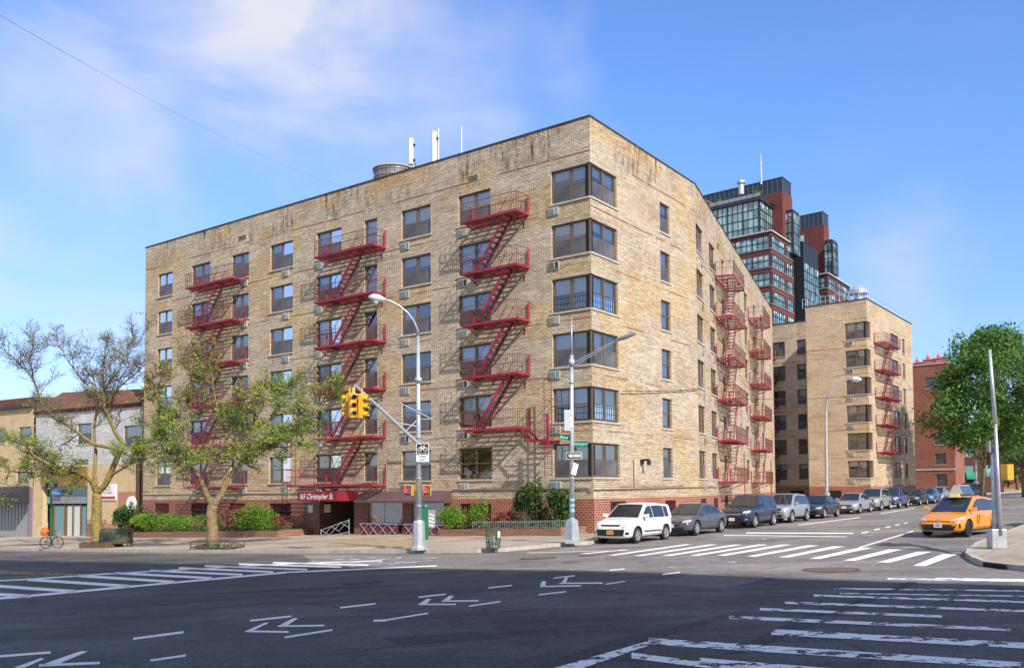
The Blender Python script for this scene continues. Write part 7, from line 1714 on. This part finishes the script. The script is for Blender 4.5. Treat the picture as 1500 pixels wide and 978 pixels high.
# manholes and iron covers
IRON = mat('cast_iron_rust', (.15, .10, .08), .8, var=.3, vscale=6); IR2 = mat('cast_iron_dark', (.05, .045, .045), .7, var=.3, vscale=6)
def cover(label, x, y, r, mt, ry=None):
    p = G(x, y); th = thing('manhole_cover', label, 'manhole cover', (p.x, p.y, p.z)); m = MB(); n_ = 28
    def zz(v): return zg(v[0])+.010
    for k_, (ra, rb_, mi) in enumerate(((0, r*.86, 0), (r*.86, r*.9, 1), (r*.9, r, 0))):
        for j in range(n_):
            a0, a1 = 2*pi*j/n_, 2*pi*(j+1)/n_; q = []
            for (rr, aa) in ((ra, a0), (rb_, a0), (rb_, a1), (ra, a1)): v = (p.x+cos(aa)*rr, p.y+sin(aa)*rr); q.append((*v, zz(v)+(.004 if mi == 0 else 0)))
            m.face(q if ra > 0 else q[1:]+[q[0]] if False else (q if ra > 0 else [q[1], q[2], q[0]]), mi)
    m.build('lid', [mt, BLACK], th)
cover('rusty wide manhole cover before the side street crosswalk', 1218, 834.5, .75, IRON); cover('rusty manhole cover by the kerb between the poles', 788, 817, .62, IRON); cover('small rusty cover in the road below the corner lamp', 837, 823, .3, IRON)
cover('dark manhole cover in the avenue below the signal pole', 531, 852.5, .55, IR2); cover('long rusty cover at the crosswalk before the white hatchback', 862, 813.3, .4, IRON); cover('dark cover near the taxi and the right corner', 1297, 798, .35, IR2)
# storm drain at the right corner
p, q = G(1440, 829.8), G(1474, 834.2); m = MB(); d = (q-p).normalized(); n2 = Vector((d.y, -d.x, 0))*.12
m.hexa([p+n2*.03+Vector((0, 0, .01)), q+n2*.03+Vector((0, 0, .01)), q-n2*.1+Vector((0, 0, .01)), p-n2*.1+Vector((0, 0, .01)), p+n2*.03+Vector((0, 0, .12)), q+n2*.03+Vector((0, 0, .12)), q-n2*.1+Vector((0, 0, .12)), p-n2*.1+Vector((0, 0, .12))])
tag(m.build('storm_drain', DARK), 'dark storm drain mouth in the rounded kerb at the right corner', 'drain')
# overhead wires
def wire(label, a, b, sag=.5, r=.018, mt=None):
    m = MB(); m.path([a.lerp(b, i/16)-Vector((0, 0, sag*4*(i/16)*(1-i/16))) for i in range(17)], [r]*17, 4); return tag(m.build('overhead_wire', mt or BLACK), label, 'wire')
wire('thin wire crossing the sky at the upper left down to the roof', AT(-60, -12, 20), FL.P(18.2, -.5, ROOF+.2), .5, .005, mat('thin_cable', (.2, .24, .3), .6))
wire('dark cable strung along the side street between the two tan buildings', FRt.P(2.7, .15, AT(906, 570, 45.7).z), FRt.P(12, .1, 8.15), .05, .025)
wire('thin wire from the tan building across the second block to the right', FS.P(8, 1.0, 8.3), AT(1540, 520, 60), 1.0, .02)
wire('thin cable sloping from the second block past the red brick building', FG.P(17, .2, 12.2), AT(1500, 470, 90), .5, .02)

GR = {'shrub': 'shrubs in the brick planters', 'manhole_cover': 'iron covers set in the road', 'traffic_light': 'yellow traffic lights on the mast arm', 'street_lamp': 'street lamps', 'street_tree': 'street trees', 'brick_planter': 'brick planters along the building', 'roof_planter': 'draped boxes on the red brick roof', 'roof_antenna': 'antennas on the roof', 'pedestrian_signal': 'pedestrian signals', 'road_sign': 'small road signs', 'street_name_sign': 'green street name signs', 'overhead_wire': 'overhead wires', 'tree_guard': 'tree pit guards', 'potted_plant': 'rooftop plants', 'apartment_tower': 'brick and glass towers', 'signal_pole': 'signal poles'}
for o in list(bpy.data.objects):
    n0 = o.name.split('.')[0]
    if o.parent is None and n0 in GR and 'category' in o: o['group'] = GR[n0]
